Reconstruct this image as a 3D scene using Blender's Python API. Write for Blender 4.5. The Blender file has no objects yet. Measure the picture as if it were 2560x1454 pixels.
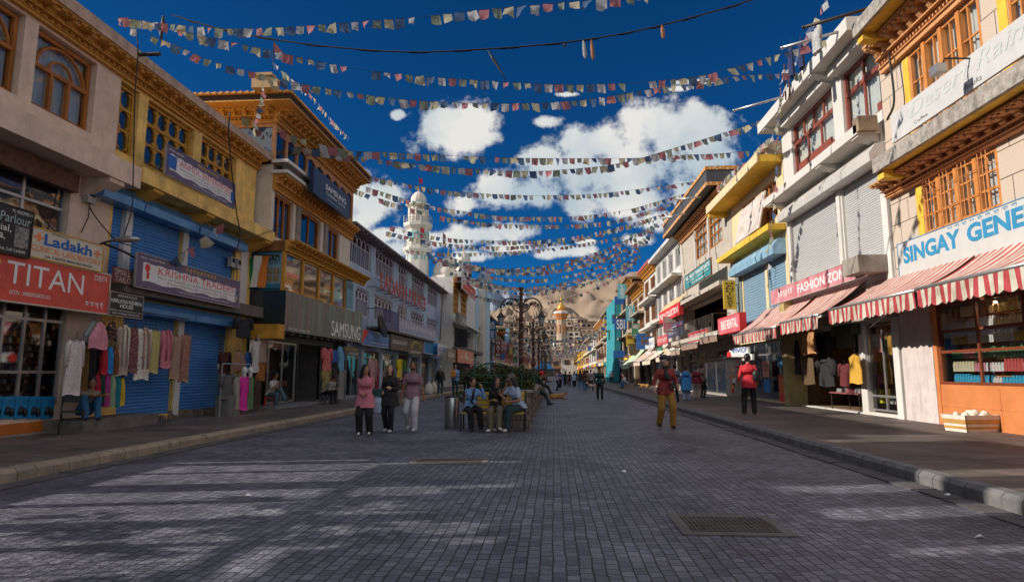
import bpy, bmesh, math, random
from mathutils import Vector, Matrix, noise as mnoise
random.seed(7)
R = math.radians
sc = bpy.context.scene
col = sc.collection
# ------------------------------------------------------------------ camera
H = 1.42                      # eye height over the road
FPX = 1540.0                  # focal length in pixels of the 2560 px photograph
PITCH = math.atan(206 / FPX)
YAW = math.atan(105 * math.cos(PITCH) / FPX)
cd = bpy.data.cameras.new('camera')
cam = bpy.data.objects.new('camera', cd); col.objects.link(cam)
cd.sensor_width = 36; cd.lens = 36 * FPX / 2560; cd.clip_start = .05; cd.clip_end = 20000
cam.location = (0, 0, H); cam.rotation_euler = (R(90) + PITCH, 0, YAW)
sc.camera = cam
CM = cam.rotation_euler.to_matrix()
# ------------------------------------------------------------------ exposure, sun
sc.view_settings.view_transform = 'Standard'; sc.view_settings.look = 'None'
sc.view_settings.gamma = 1; sc.view_settings.use_curve_mapping = False
sc.view_settings.exposure = 0.16
SUN_AZ = R(79)                # measured from -Y (behind the camera) towards -X (left)
SUN_EL = R(26.4)
sd = bpy.data.lights.new('sun', 'SUN'); sd.energy = 5.0; sd.angle = R(.5); sd.color = (1, .93, .83)
sun = bpy.data.objects.new('sun', sd); col.objects.link(sun)
TOSUN = Vector((-math.sin(SUN_AZ) * math.cos(SUN_EL), -math.cos(SUN_AZ) * math.cos(SUN_EL), math.sin(SUN_EL)))
sun.rotation_euler = TOSUN.to_track_quat('Z', 'Y').to_euler()
# ------------------------------------------------------------------ world: Nishita sky, deep blue, with clouds by direction
def raydir(u, v):
 return (CM @ Vector(((u - 1280) / FPX, (727 - v) / FPX, -1))).normalized()
w = bpy.data.worlds.new('World'); sc.world = w; w.use_nodes = True
nt = w.node_tree; N = nt.nodes; L = nt.links; N.clear()
def nd(t, **k):
 n = N.new(t)
 for a, b in k.items():
  if a.startswith('i_'):
   key = a[2:]; n.inputs[int(key) if key.isdigit() else key].default_value = b
  else: setattr(n, a, b)
 return n
def mth(op, a, b=None, c=None, clamp=False):
 n = N.new('ShaderNodeMath'); n.operation = op; n.use_clamp = clamp
 for i, x in enumerate((a, b, c)):
  if x is None: continue
  if isinstance(x, (int, float)): n.inputs[i].default_value = x
  else: L.new(x, n.inputs[i])
 return n.outputs[0]
sky = nd('ShaderNodeTexSky', sky_type='NISHITA', sun_disc=False, sun_elevation=SUN_EL,
        sun_rotation=math.atan2(TOSUN.x, TOSUN.y), altitude=3500, air_density=1.0, dust_density=.3, ozone_density=2.5)
tint = nd('ShaderNodeMix', data_type='RGBA', blend_type='MULTIPLY'); tint.inputs[0].default_value = 1
L.new(sky.outputs[0], tint.inputs[6]); tint.inputs[7].default_value = (.06, .56, .98, 1)
tc = nd('ShaderNodeTexCoord')
sep = nd('ShaderNodeSeparateXYZ'); L.new(tc.outputs['Generated'], sep.inputs[0])
ysafe = mth('MAXIMUM', sep.outputs[1], .02)
gx = mth('DIVIDE', sep.outputs[0], ysafe); gz = mth('DIVIDE', sep.outputs[2], ysafe)
comb = nd('ShaderNodeCombineXYZ'); L.new(gx, comb.inputs[0]); L.new(gz, comb.inputs[2])
nz1 = nd('ShaderNodeTexNoise', noise_dimensions='3D', i_Scale=10.0, i_Detail=12.0, i_Roughness=.66); L.new(comb.outputs[0], nz1.inputs['Vector'])
nz2 = nd('ShaderNodeTexNoise', noise_dimensions='3D', i_Scale=3.2, i_Detail=5.0, i_Roughness=.5, i_Distortion=.4); L.new(comb.outputs[0], nz2.inputs['Vector'])
BLOBS = [(1150, 322, 95, 50), (1205, 350, 55, 30), (1110, 300, 50, 26), (994, 288, 15, 11), (1356, 303, 42, 16),
        (1700, 330, 130, 75), (1735, 290, 42, 42), (1640, 300, 62, 55), (1480, 360, 95, 50), (1360, 410, 70, 42), (1430, 350, 40, 40), (1600, 430, 220, 62),
        (1780, 390, 75, 55), (1330, 485, 70, 36), (1240, 480, 60, 45), (1170, 510, 42, 22), (1280, 500, 90, 26), (1440, 510, 32, 32), (1560, 500, 60, 30), (1620, 490, 60, 26),
        (1660, 560, 60, 26), (1600, 600, 40, 16),
        (930, 500, 80, 52), (900, 465, 30, 32), (860, 560, 60, 30), (970, 480, 60, 30), (1200, 585, 70, 24), (1140, 600, 80, 20), (1260, 575, 70, 22), (960, 590, 80, 20),
        (1370, 635, 40, 12), (1410, 628, 60, 14), (1180, 640, 50, 14), (990, 620, 70, 30), (1420, 236, 34, 7),
        (1740, 205, 60, 7), (1700, 222, 30, 7), (1460, 605, 20, 5), (2230, 190, 60, 8), (1280, 620, 90, 10)]
mask = None; low = None
for (u, v, a, b) in BLOBS:
 c0 = raydir(u, v); c1 = raydir(u + a, v); c2 = raydir(u, v - b)
 cx, cz = c0.x / c0.y, c0.z / c0.y
 ax = abs(c1.x / c1.y - cx); bz = abs(c2.z / c2.y - cz)
 dx = mth('MULTIPLY_ADD', gx, 1 / ax, -cx / ax); dz = mth('MULTIPLY_ADD', gz, 1 / bz, -cz / bz)
 d2 = mth('MULTIPLY_ADD', dz, dz, mth('MULTIPLY', dx, dx))
 f = mth('SUBTRACT', 1.05, mth('MULTIPLY', mth('SQRT', d2), .72))
 mask = f if mask is None else mth('SMOOTH_MAX', mask, f, .3)
hi = mth('MULTIPLY_ADD', nz1.outputs[0], 3.3, -1.65)
lo = mth('MULTIPLY_ADD', nz2.outputs[0], 1.6, -.8)
dens = mth('ADD', mth('ADD', mth('MAXIMUM', mask, -2.0), hi), lo)
front = mth('GREATER_THAN', sep.outputs[1], .05)
alpha = nd('ShaderNodeMapRange', interpolation_type='SMOOTHSTEP'); L.new(dens, alpha.inputs[0]); alpha.inputs[1].default_value = .08; alpha.inputs[2].default_value = .62
nzb = nd('ShaderNodeTexNoise', i_Scale=2.6, i_Detail=8.0, i_Roughness=.6); L.new(tc.outputs['Generated'], nzb.inputs['Vector'])
mb_ = nd('ShaderNodeMapRange', interpolation_type='SMOOTHSTEP'); L.new(nzb.outputs[0], mb_.inputs[0]); mb_.inputs[1].default_value = .43; mb_.inputs[2].default_value = .56
ovh = mth('MAXIMUM', mth('LESS_THAN', sep.outputs[1], .03), mth('GREATER_THAN', gz, 1.05))
amul = mth('MULTIPLY', alpha.outputs[0], mth('MULTIPLY', front, mth('SUBTRACT', 1.0, ovh)))
shade = nd('ShaderNodeValToRGB'); shade.color_ramp.elements[0].position = .40; shade.color_ramp.elements[0].color = (.42, .50, .56, 1)
shade.color_ramp.elements[1].position = .58; shade.color_ramp.elements[1].color = (.72, .71, .68, 1)
nz3 = nd('ShaderNodeTexNoise', i_Scale=5.0, i_Detail=9.0); L.new(comb.outputs[0], nz3.inputs['Vector'])
L.new(nz3.outputs[0], shade.inputs[0])
bg1 = nd('ShaderNodeBackground', i_1=.068); L.new(tint.outputs[2], bg1.inputs[0])
bg2 = nd('ShaderNodeBackground', i_1=1.0); L.new(shade.outputs[0], bg2.inputs[0])
mx = nd('ShaderNodeMixShader'); L.new(amul, mx.inputs[0]); L.new(bg1.outputs[0], mx.inputs[1]); L.new(bg2.outputs[0], mx.inputs[2])
bg3 = nd('ShaderNodeBackground', i_1=1.05); bg3.inputs[0].default_value = (.78, .78, .80, 1)     # added unseen cloud cover behind and overhead, brightens the shaded fronts
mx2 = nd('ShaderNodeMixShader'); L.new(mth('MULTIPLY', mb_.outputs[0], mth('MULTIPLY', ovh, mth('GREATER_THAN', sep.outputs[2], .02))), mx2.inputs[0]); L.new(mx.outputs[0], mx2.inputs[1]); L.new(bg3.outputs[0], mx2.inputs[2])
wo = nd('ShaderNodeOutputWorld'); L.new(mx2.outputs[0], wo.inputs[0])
sc.render.engine = 'CYCLES'
sc.cycles.max_bounces = 6; sc.cycles.transparent_max_bounces = 12; sc.cycles.use_denoising = True
# ------------------------------------------------------------------ helpers
def G(u, v, z=0.0):
 d = raydir(u, v); t = (z - H) / d.z
 return Vector((d.x * t, d.y * t, z))
def onX(u, v, X):
 d = raydir(u, v); t = X / d.x
 return Vector((X, d.y * t, H + d.z * t))
def onY(u, v, Y):
 d = raydir(u, v); t = Y / d.y
 return Vector((d.x * t, Y, H + d.z * t))
MATS = {}
def mat(name, c, rough=.8, var=.15, scale=3.0, bump=0.0, bscale=30.0, metal=0.0, c2=None, spec=.4, stretch=None, stain=0.0, trans=0.0):
 key = name
 if key in MATS: return MATS[key]
 m = bpy.data.materials.new(name); m.use_nodes = True
 t = m.node_tree; n = t.nodes; l = t.links
 p = n['Principled BSDF']; p.inputs['Roughness'].default_value = rough; p.inputs['Metallic'].default_value = metal
 p.inputs['Specular IOR Level'].default_value = spec
 c = tuple(c[:3]); lo_ = tuple(max(0, x * (1 - var)) for x in c); hi_ = tuple(min(1, x * (1 + var)) for x in (c2 or c))
 co = n.new('ShaderNodeTexCoord'); mp = n.new('ShaderNodeMapping'); l.new(co.outputs['Object'], mp.inputs[0])
 if stretch: mp.inputs['Scale'].default_value = stretch
 nz = n.new('ShaderNodeTexNoise'); nz.inputs['Scale'].default_value = scale; nz.inputs['Detail'].default_value = 6; nz.inputs['Roughness'].default_value = .65
 l.new(mp.outputs[0], nz.inputs['Vector'])
 r = n.new('ShaderNodeValToRGB'); r.color_ramp.elements[0].position = .3; r.color_ramp.elements[1].position = .7
 r.color_ramp.elements[0].color = (*lo_, 1); r.color_ramp.elements[1].color = (*hi_, 1)
 l.new(nz.outputs[0], r.inputs[0]); out = r.outputs[0]
 if stain > 0:     # streaks of dirt that ran down the surface
  mp2 = n.new('ShaderNodeMapping'); mp2.inputs['Scale'].default_value = (2.2, 2.2, .35); l.new(co.outputs['Object'], mp2.inputs[0])
  n2 = n.new('ShaderNodeTexNoise'); n2.inputs['Scale'].default_value = 2.0; n2.inputs['Detail'].default_value = 8; n2.inputs['Roughness'].default_value = .7
  l.new(mp2.outputs[0], n2.inputs['Vector'])
  r2 = n.new('ShaderNodeValToRGB'); r2.color_ramp.elements[0].position = .5; r2.color_ramp.elements[1].position = .68
  r2.color_ramp.elements[0].color = (0, 0, 0, 1); r2.color_ramp.elements[1].color = (stain, stain, stain, 1)
  l.new(n2.outputs[0], r2.inputs[0])
  mi = n.new('ShaderNodeMix'); mi.data_type = 'RGBA'; l.new(r2.outputs[0], mi.inputs[0]); l.new(out, mi.inputs[6])
  mi.inputs[7].default_value = (c[0] * .35 + .02, c[1] * .33 + .015, c[2] * .32 + .01, 1); out = mi.outputs[2]
 l.new(out, p.inputs['Base Color'])
 if bump > 0:
  nb = n.new('ShaderNodeTexNoise'); nb.inputs['Scale'].default_value = bscale; nb.inputs['Detail'].default_value = 5; l.new(mp.outputs[0], nb.inputs['Vector'])
  b = n.new('ShaderNodeBump'); b.inputs['Strength'].default_value = bump; b.inputs['Distance'].default_value = .02; l.new(nb.outputs[0], b.inputs['Height'])
  l.new(b.outputs[0], p.inputs['Normal'])
 MATS[key] = m; return m
def nodes_of(m): return m.node_tree.nodes, m.node_tree.links, m.node_tree.nodes['Principled BSDF']
def mat_glass(name, tintc=(.012, .018, .028), rough=.04):
 if name in MATS: return MATS[name]
 m = bpy.data.materials.new(name); m.use_nodes = True; n, l, p = nodes_of(m)
 p.inputs['Base Color'].default_value = (*tintc, 1); p.inputs['Roughness'].default_value = rough
 p.inputs['Specular IOR Level'].default_value = 1.0; p.inputs['IOR'].default_value = 1.7
 co = n.new('ShaderNodeTexCoord'); nz = n.new('ShaderNodeTexNoise'); nz.inputs['Scale'].default_value = 1.3; nz.inputs['Detail'].default_value = 2
 l.new(co.outputs['Object'], nz.inputs['Vector']); b = n.new('ShaderNodeBump'); b.inputs['Strength'].default_value = .25; b.inputs['Distance'].default_value = .05
 l.new(nz.outputs[0], b.inputs['Height']); l.new(b.outputs[0], p.inputs['Normal'])
 MATS[name] = m; return m
def mat_clear(name='clear_glass', k=.12):
 if name in MATS: return MATS[name]
 m = bpy.data.materials.new(name); m.use_nodes = True; n = m.node_tree.nodes; l = m.node_tree.links; n.clear()
 o = n.new('ShaderNodeOutputMaterial'); mxx = n.new('ShaderNodeMixShader'); tr = n.new('ShaderNodeBsdfTransparent'); gl = n.new('ShaderNodeBsdfGlossy')
 tr.inputs[0].default_value = (.86, .9, .9, 1); gl.inputs['Roughness'].default_value = .03
 fr = n.new('ShaderNodeFresnel'); fr.inputs[0].default_value = 1.5
 ad = n.new('ShaderNodeMath'); ad.inputs[1].default_value = k; l.new(fr.outputs[0], ad.inputs[0])
 l.new(ad.outputs[0], mxx.inputs[0]); l.new(tr.outputs[0], mxx.inputs[1]); l.new(gl.outputs[0], mxx.inputs[2]); l.new(mxx.outputs[0], o.inputs[0])
 MATS[name] = m; return m
def mat_stripes(name, ca, cb, period, axis=0, duty=.5, rough=.85, dirt=.2):
 if name in MATS: return MATS[name]
 m = bpy.data.materials.new(name); m.use_nodes = True; n, l, p = nodes_of(m); p.inputs['Roughness'].default_value = rough
 co = n.new('ShaderNodeTexCoord'); se = n.new('ShaderNodeSeparateXYZ'); l.new(co.outputs['Object'], se.inputs[0])
 a = n.new('ShaderNodeMath'); a.operation = 'DIVIDE'; l.new(se.outputs[axis], a.inputs[0]); a.inputs[1].default_value = period
 f = n.new('ShaderNodeMath'); f.operation = 'FRACT'; l.new(a.outputs[0], f.inputs[0])
 g = n.new('ShaderNodeMath'); g.operation = 'GREATER_THAN'; l.new(f.outputs[0], g.inputs[0]); g.inputs[1].default_value = duty
 mi = n.new('ShaderNodeMix'); mi.data_type = 'RGBA'; l.new(g.outputs[0], mi.inputs[0]); mi.inputs[6].default_value = (*ca, 1); mi.inputs[7].default_value = (*cb, 1)
 nz = n.new('ShaderNodeTexNoise'); nz.inputs['Scale'].default_value = 2.5; nz.inputs['Detail'].default_value = 8; l.new(co.outputs['Object'], nz.inputs['Vector'])
 m2 = n.new('ShaderNodeMix'); m2.data_type = 'RGBA'; m2.blend_type = 'MULTIPLY'; l.new(mi.outputs[2], m2.inputs[6])
 r = n.new('ShaderNodeValToRGB'); r.color_ramp.elements[0].position = .35; r.color_ramp.elements[0].color = (1 - dirt, 1 - dirt * 1.15, 1 - dirt * 1.3, 1)
 r.color_ramp.elements[1].position = .65; l.new(nz.outputs[0], r.inputs[0]); l.new(r.outputs[0], m2.inputs[7]); m2.inputs[0].default_value = 1
 l.new(m2.outputs[2], p.inputs['Base Color']); MATS[name] = m; return m
def mat_print(name, base, spot, scale=16.0, thr=.22, spot2=None):
 """printed cloth: motifs scattered over a ground colour"""
 if name in MATS: return MATS[name]
 m = mat(name, base, rough=.9, var=.12, scale=5); n, l, p = nodes_of(m)
 src = p.inputs['Base Color'].links[0].from_socket
 co = n.new('ShaderNodeTexCoord'); v = n.new('ShaderNodeTexVoronoi'); v.inputs['Scale'].default_value = scale; l.new(co.outputs['Object'], v.inputs['Vector'])
 lt = n.new('ShaderNodeMath'); lt.operation = 'LESS_THAN'; l.new(v.outputs['Distance'], lt.inputs[0]); lt.inputs[1].default_value = thr * 1.6
 mi = n.new('ShaderNodeMix'); mi.data_type = 'RGBA'; l.new(lt.outputs[0], mi.inputs[0]); l.new(src, mi.inputs[6]); mi.inputs[7].default_value = (*spot, 1)
 l.new(mi.outputs[2], p.inputs['Base Color']); return m
class MB:
 def __init__(s): s.v = []; s.f = []; s.mi = []; s.sm = []; s.m = 0; s.s = False
 def add(s, vs, fs):
  o = len(s.v); s.v += [tuple(p) for p in vs]
  for f in fs: s.f.append([i + o for i in f]); s.mi.append(s.m); s.sm.append(s.s)
 def box(s, x0, x1, y0, y1, z0, z1):
  if x0 > x1: x0, x1 = x1, x0
  if y0 > y1: y0, y1 = y1, y0
  if z0 > z1: z0, z1 = z1, z0
  s.add([(x0, y0, z0), (x1, y0, z0), (x1, y1, z0), (x0, y1, z0), (x0, y0, z1), (x1, y0, z1), (x1, y1, z1), (x0, y1, z1)],
         [(0, 3, 2, 1), (4, 5, 6, 7), (0, 1, 5, 4), (1, 2, 6, 5), (2, 3, 7, 6), (3, 0, 4, 7)])
 def quad(s, a, b, c, d): s.add([a, b, c, d], [(0, 1, 2, 3)])
 def prism(s, pts, a0, a1, axis='x'):
  """closed outline in the plane normal to axis, extruded from a0 to a1"""
  k = len(pts)
  def q(p, a):
   return {'x': (a, p[0], p[1]), 'y': (p[0], a, p[1]), 'z': (p[0], p[1], a)}[axis]
  s.add([q(p, a0) for p in pts] + [q(p, a1) for p in pts],
         [tuple(range(k)), tuple(range(2 * k - 1, k - 1, -1))] + [(i, i + k, (i + 1) % k + k, (i + 1) % k) for i in range(k)])
 def tube(s, pts, r, n=6, cap=True):
  pts = [Vector(p) for p in pts]; k = len(pts)
  rs = r if isinstance(r, (list, tuple)) else [r] * k
  vs = []; prev = None
  for i, p in enumerate(pts):
   d = (pts[min(i + 1, k - 1)] - pts[max(i - 1, 0)])
   d = d.normalized() if d.length > 1e-9 else Vector((0, 0, 1))
   if prev is None:
    a = Vector((0, 0, 1)) if abs(d.z) < .9 else Vector((1, 0, 0)); x = d.cross(a).normalized()
   else:
    x = prev - d * prev.dot(d); x = x.normalized() if x.length > 1e-6 else d.orthogonal().normalized()
   prev = x; y = d.cross(x)
   for j in range(n):
    t = 2 * math.pi * j / n; vs.append(p + (x * math.cos(t) + y * math.sin(t)) * rs[i])
  fs = [(i * n + j, i * n + (j + 1) % n, (i + 1) * n + (j + 1) % n, (i + 1) * n + j) for i in range(k - 1) for j in range(n)]
  if cap: fs += [tuple(range(n - 1, -1, -1)), tuple((k - 1) * n + j for j in range(n))]
  s.add(vs, fs)
 def lathe(s, prof, c=(0, 0, 0), n=16, sx=1, sy=1, ribs=0, ribamp=0):
  vs = []; k = len(prof)
  for (r, z) in prof:
   for j in range(n):
    t = 2 * math.pi * j / n; rr = r * (1 + (ribamp * abs(math.cos(ribs * t / 2)) if ribs else 0))
    vs.append((c[0] + rr * math.cos(t) * sx, c[1] + rr * math.sin(t) * sy, c[2] + z))
  fs = [(i * n + j, i * n + (j + 1) % n, (i + 1) * n + (j + 1) % n, (i + 1) * n + j) for i in range(k - 1) for j in range(n)]
  fs += [tuple(range(n - 1, -1, -1)), tuple((k - 1) * n + j for j in range(n))]
  s.add(vs, fs)
 def sphere(s, c, r, n=12, m=8, sx=1, sy=1, sz=1):
  s.lathe([(max(1e-3, r * math.sin(math.pi * i / m)), -r * math.cos(math.pi * i / m) * sz) for i in range(m + 1)], c, n, sx, sy)
 def build(s, name, mats, parent=None, loc=None, rz=None):
  me = bpy.data.meshes.new(name); me.from_pydata(s.v, [], s.f)
  for m in (mats if isinstance(mats, (list, tuple)) else [mats]): me.materials.append(m)
  me.polygons.foreach_set('material_index', s.mi)
  me.polygons.foreach_set('use_smooth', s.sm); me.update()
  o = bpy.data.objects.new(name, me); col.objects.link(o)
  if parent: o.parent = parent
  if loc is not None: o.location = loc
  if rz is not None: o.rotation_euler = (0, 0, rz)
  return o
def tag(o, label=None, cat=None, group=None, kind=None):
 if label: o['label'] = label
 if cat: o['category'] = cat
 if group: o['group'] = group
 if kind: o['kind'] = kind
 return o
def thing(name, loc, rz, label, cat, group=None):
 o = bpy.data.objects.new(name, None); o.empty_display_size = .1; col.objects.link(o)
 o.location = loc; o.rotation_euler = (0, 0, rz); return tag(o, label, cat, group)
KIDS = {}
def copy_tree(o, parent=None):
 c = o.copy(); col.objects.link(c)
 if parent: c.parent = parent
 for ch in list(o.children): copy_tree(ch, c)
 return c
class Fac:
 """a facade plane along the street; local x runs left to right as seen from the street, -y is outward"""
 def __init__(s, side, X, y0, y1):
  s.side, s.X, s.y0, s.y1, s.L = side, X, y0, y1, y1 - y0
  s.o = Vector((X, y0 if side == 'L' else y1, 0)); s.rz = R(90) if side == 'L' else R(-90)
 def loc(s, x, d=0, z=0):
  return Vector((s.X + d, s.y0 + x, z)) if s.side == 'L' else Vector((s.X - d, s.y1 - x, z))
 def P(s, u, v, d=0):
  p = onX(u, v, s.X + d if s.side == 'L' else s.X - d)
  return ((p.y - s.y0) if s.side == 'L' else (s.y1 - p.y), p.z)
 def rect(s, a, b, d=0):
  """a, b: (u, v_top, v_bottom) of the left and right edges"""
  x0, zt0 = s.P(a[0], a[1], d); _, zb0 = s.P(a[0], a[2], d); x1, zt1 = s.P(b[0], b[1], d); _, zb1 = s.P(b[0], b[2], d)
  return x0, x1, (zb0 + zb1) / 2, (zt0 + zt1) / 2
 def root(s, name, label, cat='building', group=None): return thing(name, s.o, s.rz, label, cat, group)
def mat_name(): pass
TEXT = []
def text(body, parent, x0, x1, z0, z1, y, m, depth=.006, bold=.0, axis='xz', name='lettering', slant=0.0, vertical=False):
 TEXT.append(dict(body=body, parent=parent, box=(x0, x1, z0, z1), y=y, m=m, depth=depth, bold=bold, name=name, slant=slant, vertical=vertical))
def script_marks(parent, x0, x1, z0, z1, y, m, n=8, seed=1, name='lettering'):
 """a line of hill-script syllables: head bar, stems, hooks and vowel marks"""
 rnd = random.Random(seed); mb = MB(); h = z1 - z0; w_ = (x1 - x0) / n; t = h * .09
 def st(a, b, k=1.0):
  a = Vector((a[0], 0, a[1])); b = Vector((b[0], 0, b[1])); d = (b - a); q = Vector((-d.z, 0, d.x)).normalized() * t * k * .6
  mb.quad((a.x - q.x, y, a.z - q.z), (b.x - q.x, y, b.z - q.z), (b.x + q.x, y, b.z + q.z), (a.x + q.x, y, a.z + q.z))
 for i in range(n):
  cx = x0 + w_ * (i + .5); hw = w_ * .36; zt = z0 + h * .72
  st((cx - hw, zt), (cx + hw * .8, zt), 1.5)
  k = rnd.randint(0, 3)
  st((cx + hw * .6, zt), (cx + hw * .45, z0 + h * (.0 if k == 1 else .2)))
  if k != 2: st((cx - hw * .5, zt), (cx - hw * .6, z0 + h * .42)); st((cx - hw * .6, z0 + h * .42), (cx - hw * .1, z0 + h * .3))
  if k == 2: st((cx - hw * .2, zt), (cx - hw * .7, z0 + h * .3)); st((cx - hw * .7, z0 + h * .3), (cx + hw * .3, z0 + h * .45))
  if k == 3: st((cx - hw * .6, z0 + h * .2), (cx + hw * .5, z0 + h * .05))
  if rnd.random() < .4: st((cx - hw * .3, z0 + h), (cx + hw * .4, z0 + h * .85))
 return mb.build(name, m, parent)
# ------------------------------------------------------------------ common materials
XL, XR = -10.9, 9.7           # the two building lines
KL, KR = -7.15, 4.72          # kerb faces
PZ = .16                      # pavement height
EAR = (0.30, 0.27, 0.24)
M_wood = mat('orange_timber', (.34, .115, .016), rough=.6, var=.35, scale=5, stretch=(1, 1, .25), bump=.2, bscale=14)
M_carv = mat('carved_ochre_timber', (.60, .26, .04), rough=.7, var=.45, scale=22, bump=.9, bscale=45, c2=(.55, .27, .06))
M_wood_d = mat('brown_timber', (.20, .075, .025), rough=.6, var=.35, scale=6, stretch=(1, 1, .3))
M_maroon = mat('maroon_paint', (.22, .055, .035), rough=.45, var=.25, scale=7)
M_yel_p = mat('yellow_wall_paint', (.68, .42, .045), rough=.8, var=.22, scale=1.8, stain=.35)
M_glass = mat_glass('dark_glass'); M_glass_b = mat_glass('blue_glass', (.004, .012, .03), .02)
M_clear = mat_clear()
M_conc = mat('concrete', (.27, .235, .20), rough=.9, var=.3, scale=3, bump=.35, bscale=25, stain=.35)
M_conc_d = mat('dark_concrete', (.13, .115, .10), rough=.9, var=.35, scale=4, bump=.4, bscale=20)
M_white = mat('white_paint', (.60, .575, .54), rough=.75, var=.07, scale=2, stain=.10, bump=.1)
M_black = mat('black_paint', (.015, .015, .016), rough=.4, var=.3)
M_iron = mat('dark_iron', (.05, .035, .025), rough=.55, var=.4, scale=14, metal=.3)
M_rust = mat('rusty_pole', (.07, .032, .02), rough=.7, var=.5, scale=9, bump=.3, bscale=30)
M_alu = mat('aluminium', (.45, .43, .41), rough=.35, var=.15, scale=6, metal=.7)
M_steel = mat('brushed_steel', (.55, .54, .52), rough=.28, var=.12, scale=3, metal=1.0, stretch=(30, 30, .3))
M_cable = mat('black_cable', (.012, .012, .013), rough=.6)
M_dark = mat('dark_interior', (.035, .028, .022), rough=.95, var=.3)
M_curt = mat('white_curtain', (.62, .60, .56), rough=.9, var=.12, scale=9, stretch=(6, 6, .4))
M_txw = mat('white_lettering', (.78, .76, .72), rough=.6, var=.03)
M_txk = mat('black_lettering', (.02, .02, .022), rough=.6, var=.03)
M_txr = mat('red_lettering', (.62, .03, .03), rough=.5, var=.05)
M_txb = mat('blue_lettering', (.02, .12, .40), rough=.6, var=.08)
M_txy = mat('yellow_lettering', (.75, .48, .05), rough=.6, var=.05)
M_txo = mat('orange_lettering', (.72, .24, .07), rough=.6, var=.1)
# ------------------------------------------------------------------ road of small setts
def setts(name, c1, c2, cm, bw, bh, swap=False, rough=.62, bump=.7):
 m = bpy.data.materials.new(name); m.use_nodes = True; n, l, p = nodes_of(m)
 co = n.new('ShaderNodeTexCoord'); mp = n.new('ShaderNodeMapping'); l.new(co.outputs['Object'], mp.inputs[0])
 nw = n.new('ShaderNodeTexNoise'); nw.inputs['Scale'].default_value = 1.7; nw.inputs['Detail'].default_value = 3; l.new(co.outputs['Object'], nw.inputs['Vector'])
 sc1 = n.new('ShaderNodeVectorMath'); sc1.operation = 'MULTIPLY_ADD'; l.new(nw.outputs['Color'], sc1.inputs[0]); sc1.inputs[1].default_value = (.045, .045, 0); l.new(mp.outputs[0], sc1.inputs[2])
 if swap: mp.inputs['Rotation'].default_value = (0, 0, R(90))
 b = n.new('ShaderNodeTexBrick'); l.new(sc1.outputs[0], b.inputs['Vector'])
 b.inputs['Scale'].default_value = 1; b.inputs['Brick Width'].default_value = bw; b.inputs['Row Height'].default_value = bh
 b.inputs['Mortar Size'].default_value = .0065; b.inputs['Mortar Smooth'].default_value = .8; b.inputs['Bias'].default_value = 0
 b.inputs['Color1'].default_value = (*c1, 1); b.inputs['Color2'].default_value = (*c2, 1); b.inputs['Mortar'].default_value = (*cm, 1); b.offset = .5 if bw > .3 else .37; b.squash = 1 if bw > .3 else 1.25; b.squash_frequency = 3
 nz = n.new('ShaderNodeTexNoise'); nz.inputs['Scale'].default_value = .55; nz.inputs['Detail'].default_value = 9; nz.inputs['Roughness'].default_value = .7; l.new(co.outputs['Object'], nz.inputs['Vector'])
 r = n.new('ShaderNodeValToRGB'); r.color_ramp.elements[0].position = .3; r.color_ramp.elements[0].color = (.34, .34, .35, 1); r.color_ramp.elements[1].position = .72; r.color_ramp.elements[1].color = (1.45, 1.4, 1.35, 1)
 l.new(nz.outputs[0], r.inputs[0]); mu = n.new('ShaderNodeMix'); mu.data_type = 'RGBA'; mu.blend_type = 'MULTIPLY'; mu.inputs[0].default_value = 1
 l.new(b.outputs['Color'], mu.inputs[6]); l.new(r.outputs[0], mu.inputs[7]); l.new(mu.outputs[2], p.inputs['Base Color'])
 p.inputs['Roughness'].default_value = rough; p.inputs['Specular IOR Level'].default_value = .35
 n3 = n.new('ShaderNodeTexNoise'); n3.inputs['Scale'].default_value = 28; n3.inputs['Detail'].default_value = 6; l.new(co.outputs['Object'], n3.inputs['Vector'])
 hh = n.new('ShaderNodeMath'); hh.operation = 'MULTIPLY_ADD'; l.new(n3.outputs[0], hh.inputs[0]); hh.inputs[1].default_value = .6
 inv = n.new('ShaderNodeMath'); inv.operation = 'SUBTRACT'; inv.inputs[0].default_value = 1; l.new(b.outputs['Fac'], inv.inputs[1]); l.new(inv.outputs[0], hh.inputs[2])
 bu = n.new('ShaderNodeBump'); bu.inputs['Strength'].default_value = bump; bu.inputs['Distance'].default_value = .035 if bw < .3 else .02; l.new(hh.outputs[0], bu.inputs['Height']); l.new(bu.outputs[0], p.inputs['Normal'])
 return m
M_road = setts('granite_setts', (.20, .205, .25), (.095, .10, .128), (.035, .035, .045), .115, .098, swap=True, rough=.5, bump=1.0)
M_pave = setts('pavement_slabs', (.15, .12, .11), (.10, .085, .08), (.05, .042, .04), .42, .22, bump=.35)
M_kerb = mat('kerb_stone', (.27, .22, .16), rough=.85, var=.3, scale=4, bump=.4, bscale=18)
YE = 262                     # far end of the street
b_ = MB(); b_.quad((-900, -300, -.03), (900, -300, -.03), (900, 420, -.03), (-900, 420, -.03))
tag(b_.build('ground', mat('dry_earth', (.26, .21, .16), rough=.95, var=.25, scale=.02)), kind='structure')
b_ = MB(); b_.quad((KL, -14, 0), (KR, -14, 0), (KR, YE, 0), (KL, YE, 0)); tag(b_.build('road', M_road), kind='structure')
for nm, xa, xb in (('pavement_left', XL - 3, KL - .22), ('pavement_right', KR + .22, XR + 3)):
 b_ = MB(); b_.quad((xa, -14, PZ), (xb, -14, PZ), (xb, YE, PZ), (xa, YE, PZ)); tag(b_.build(nm, M_pave), kind='structure')
rk = random.Random(3)
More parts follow.
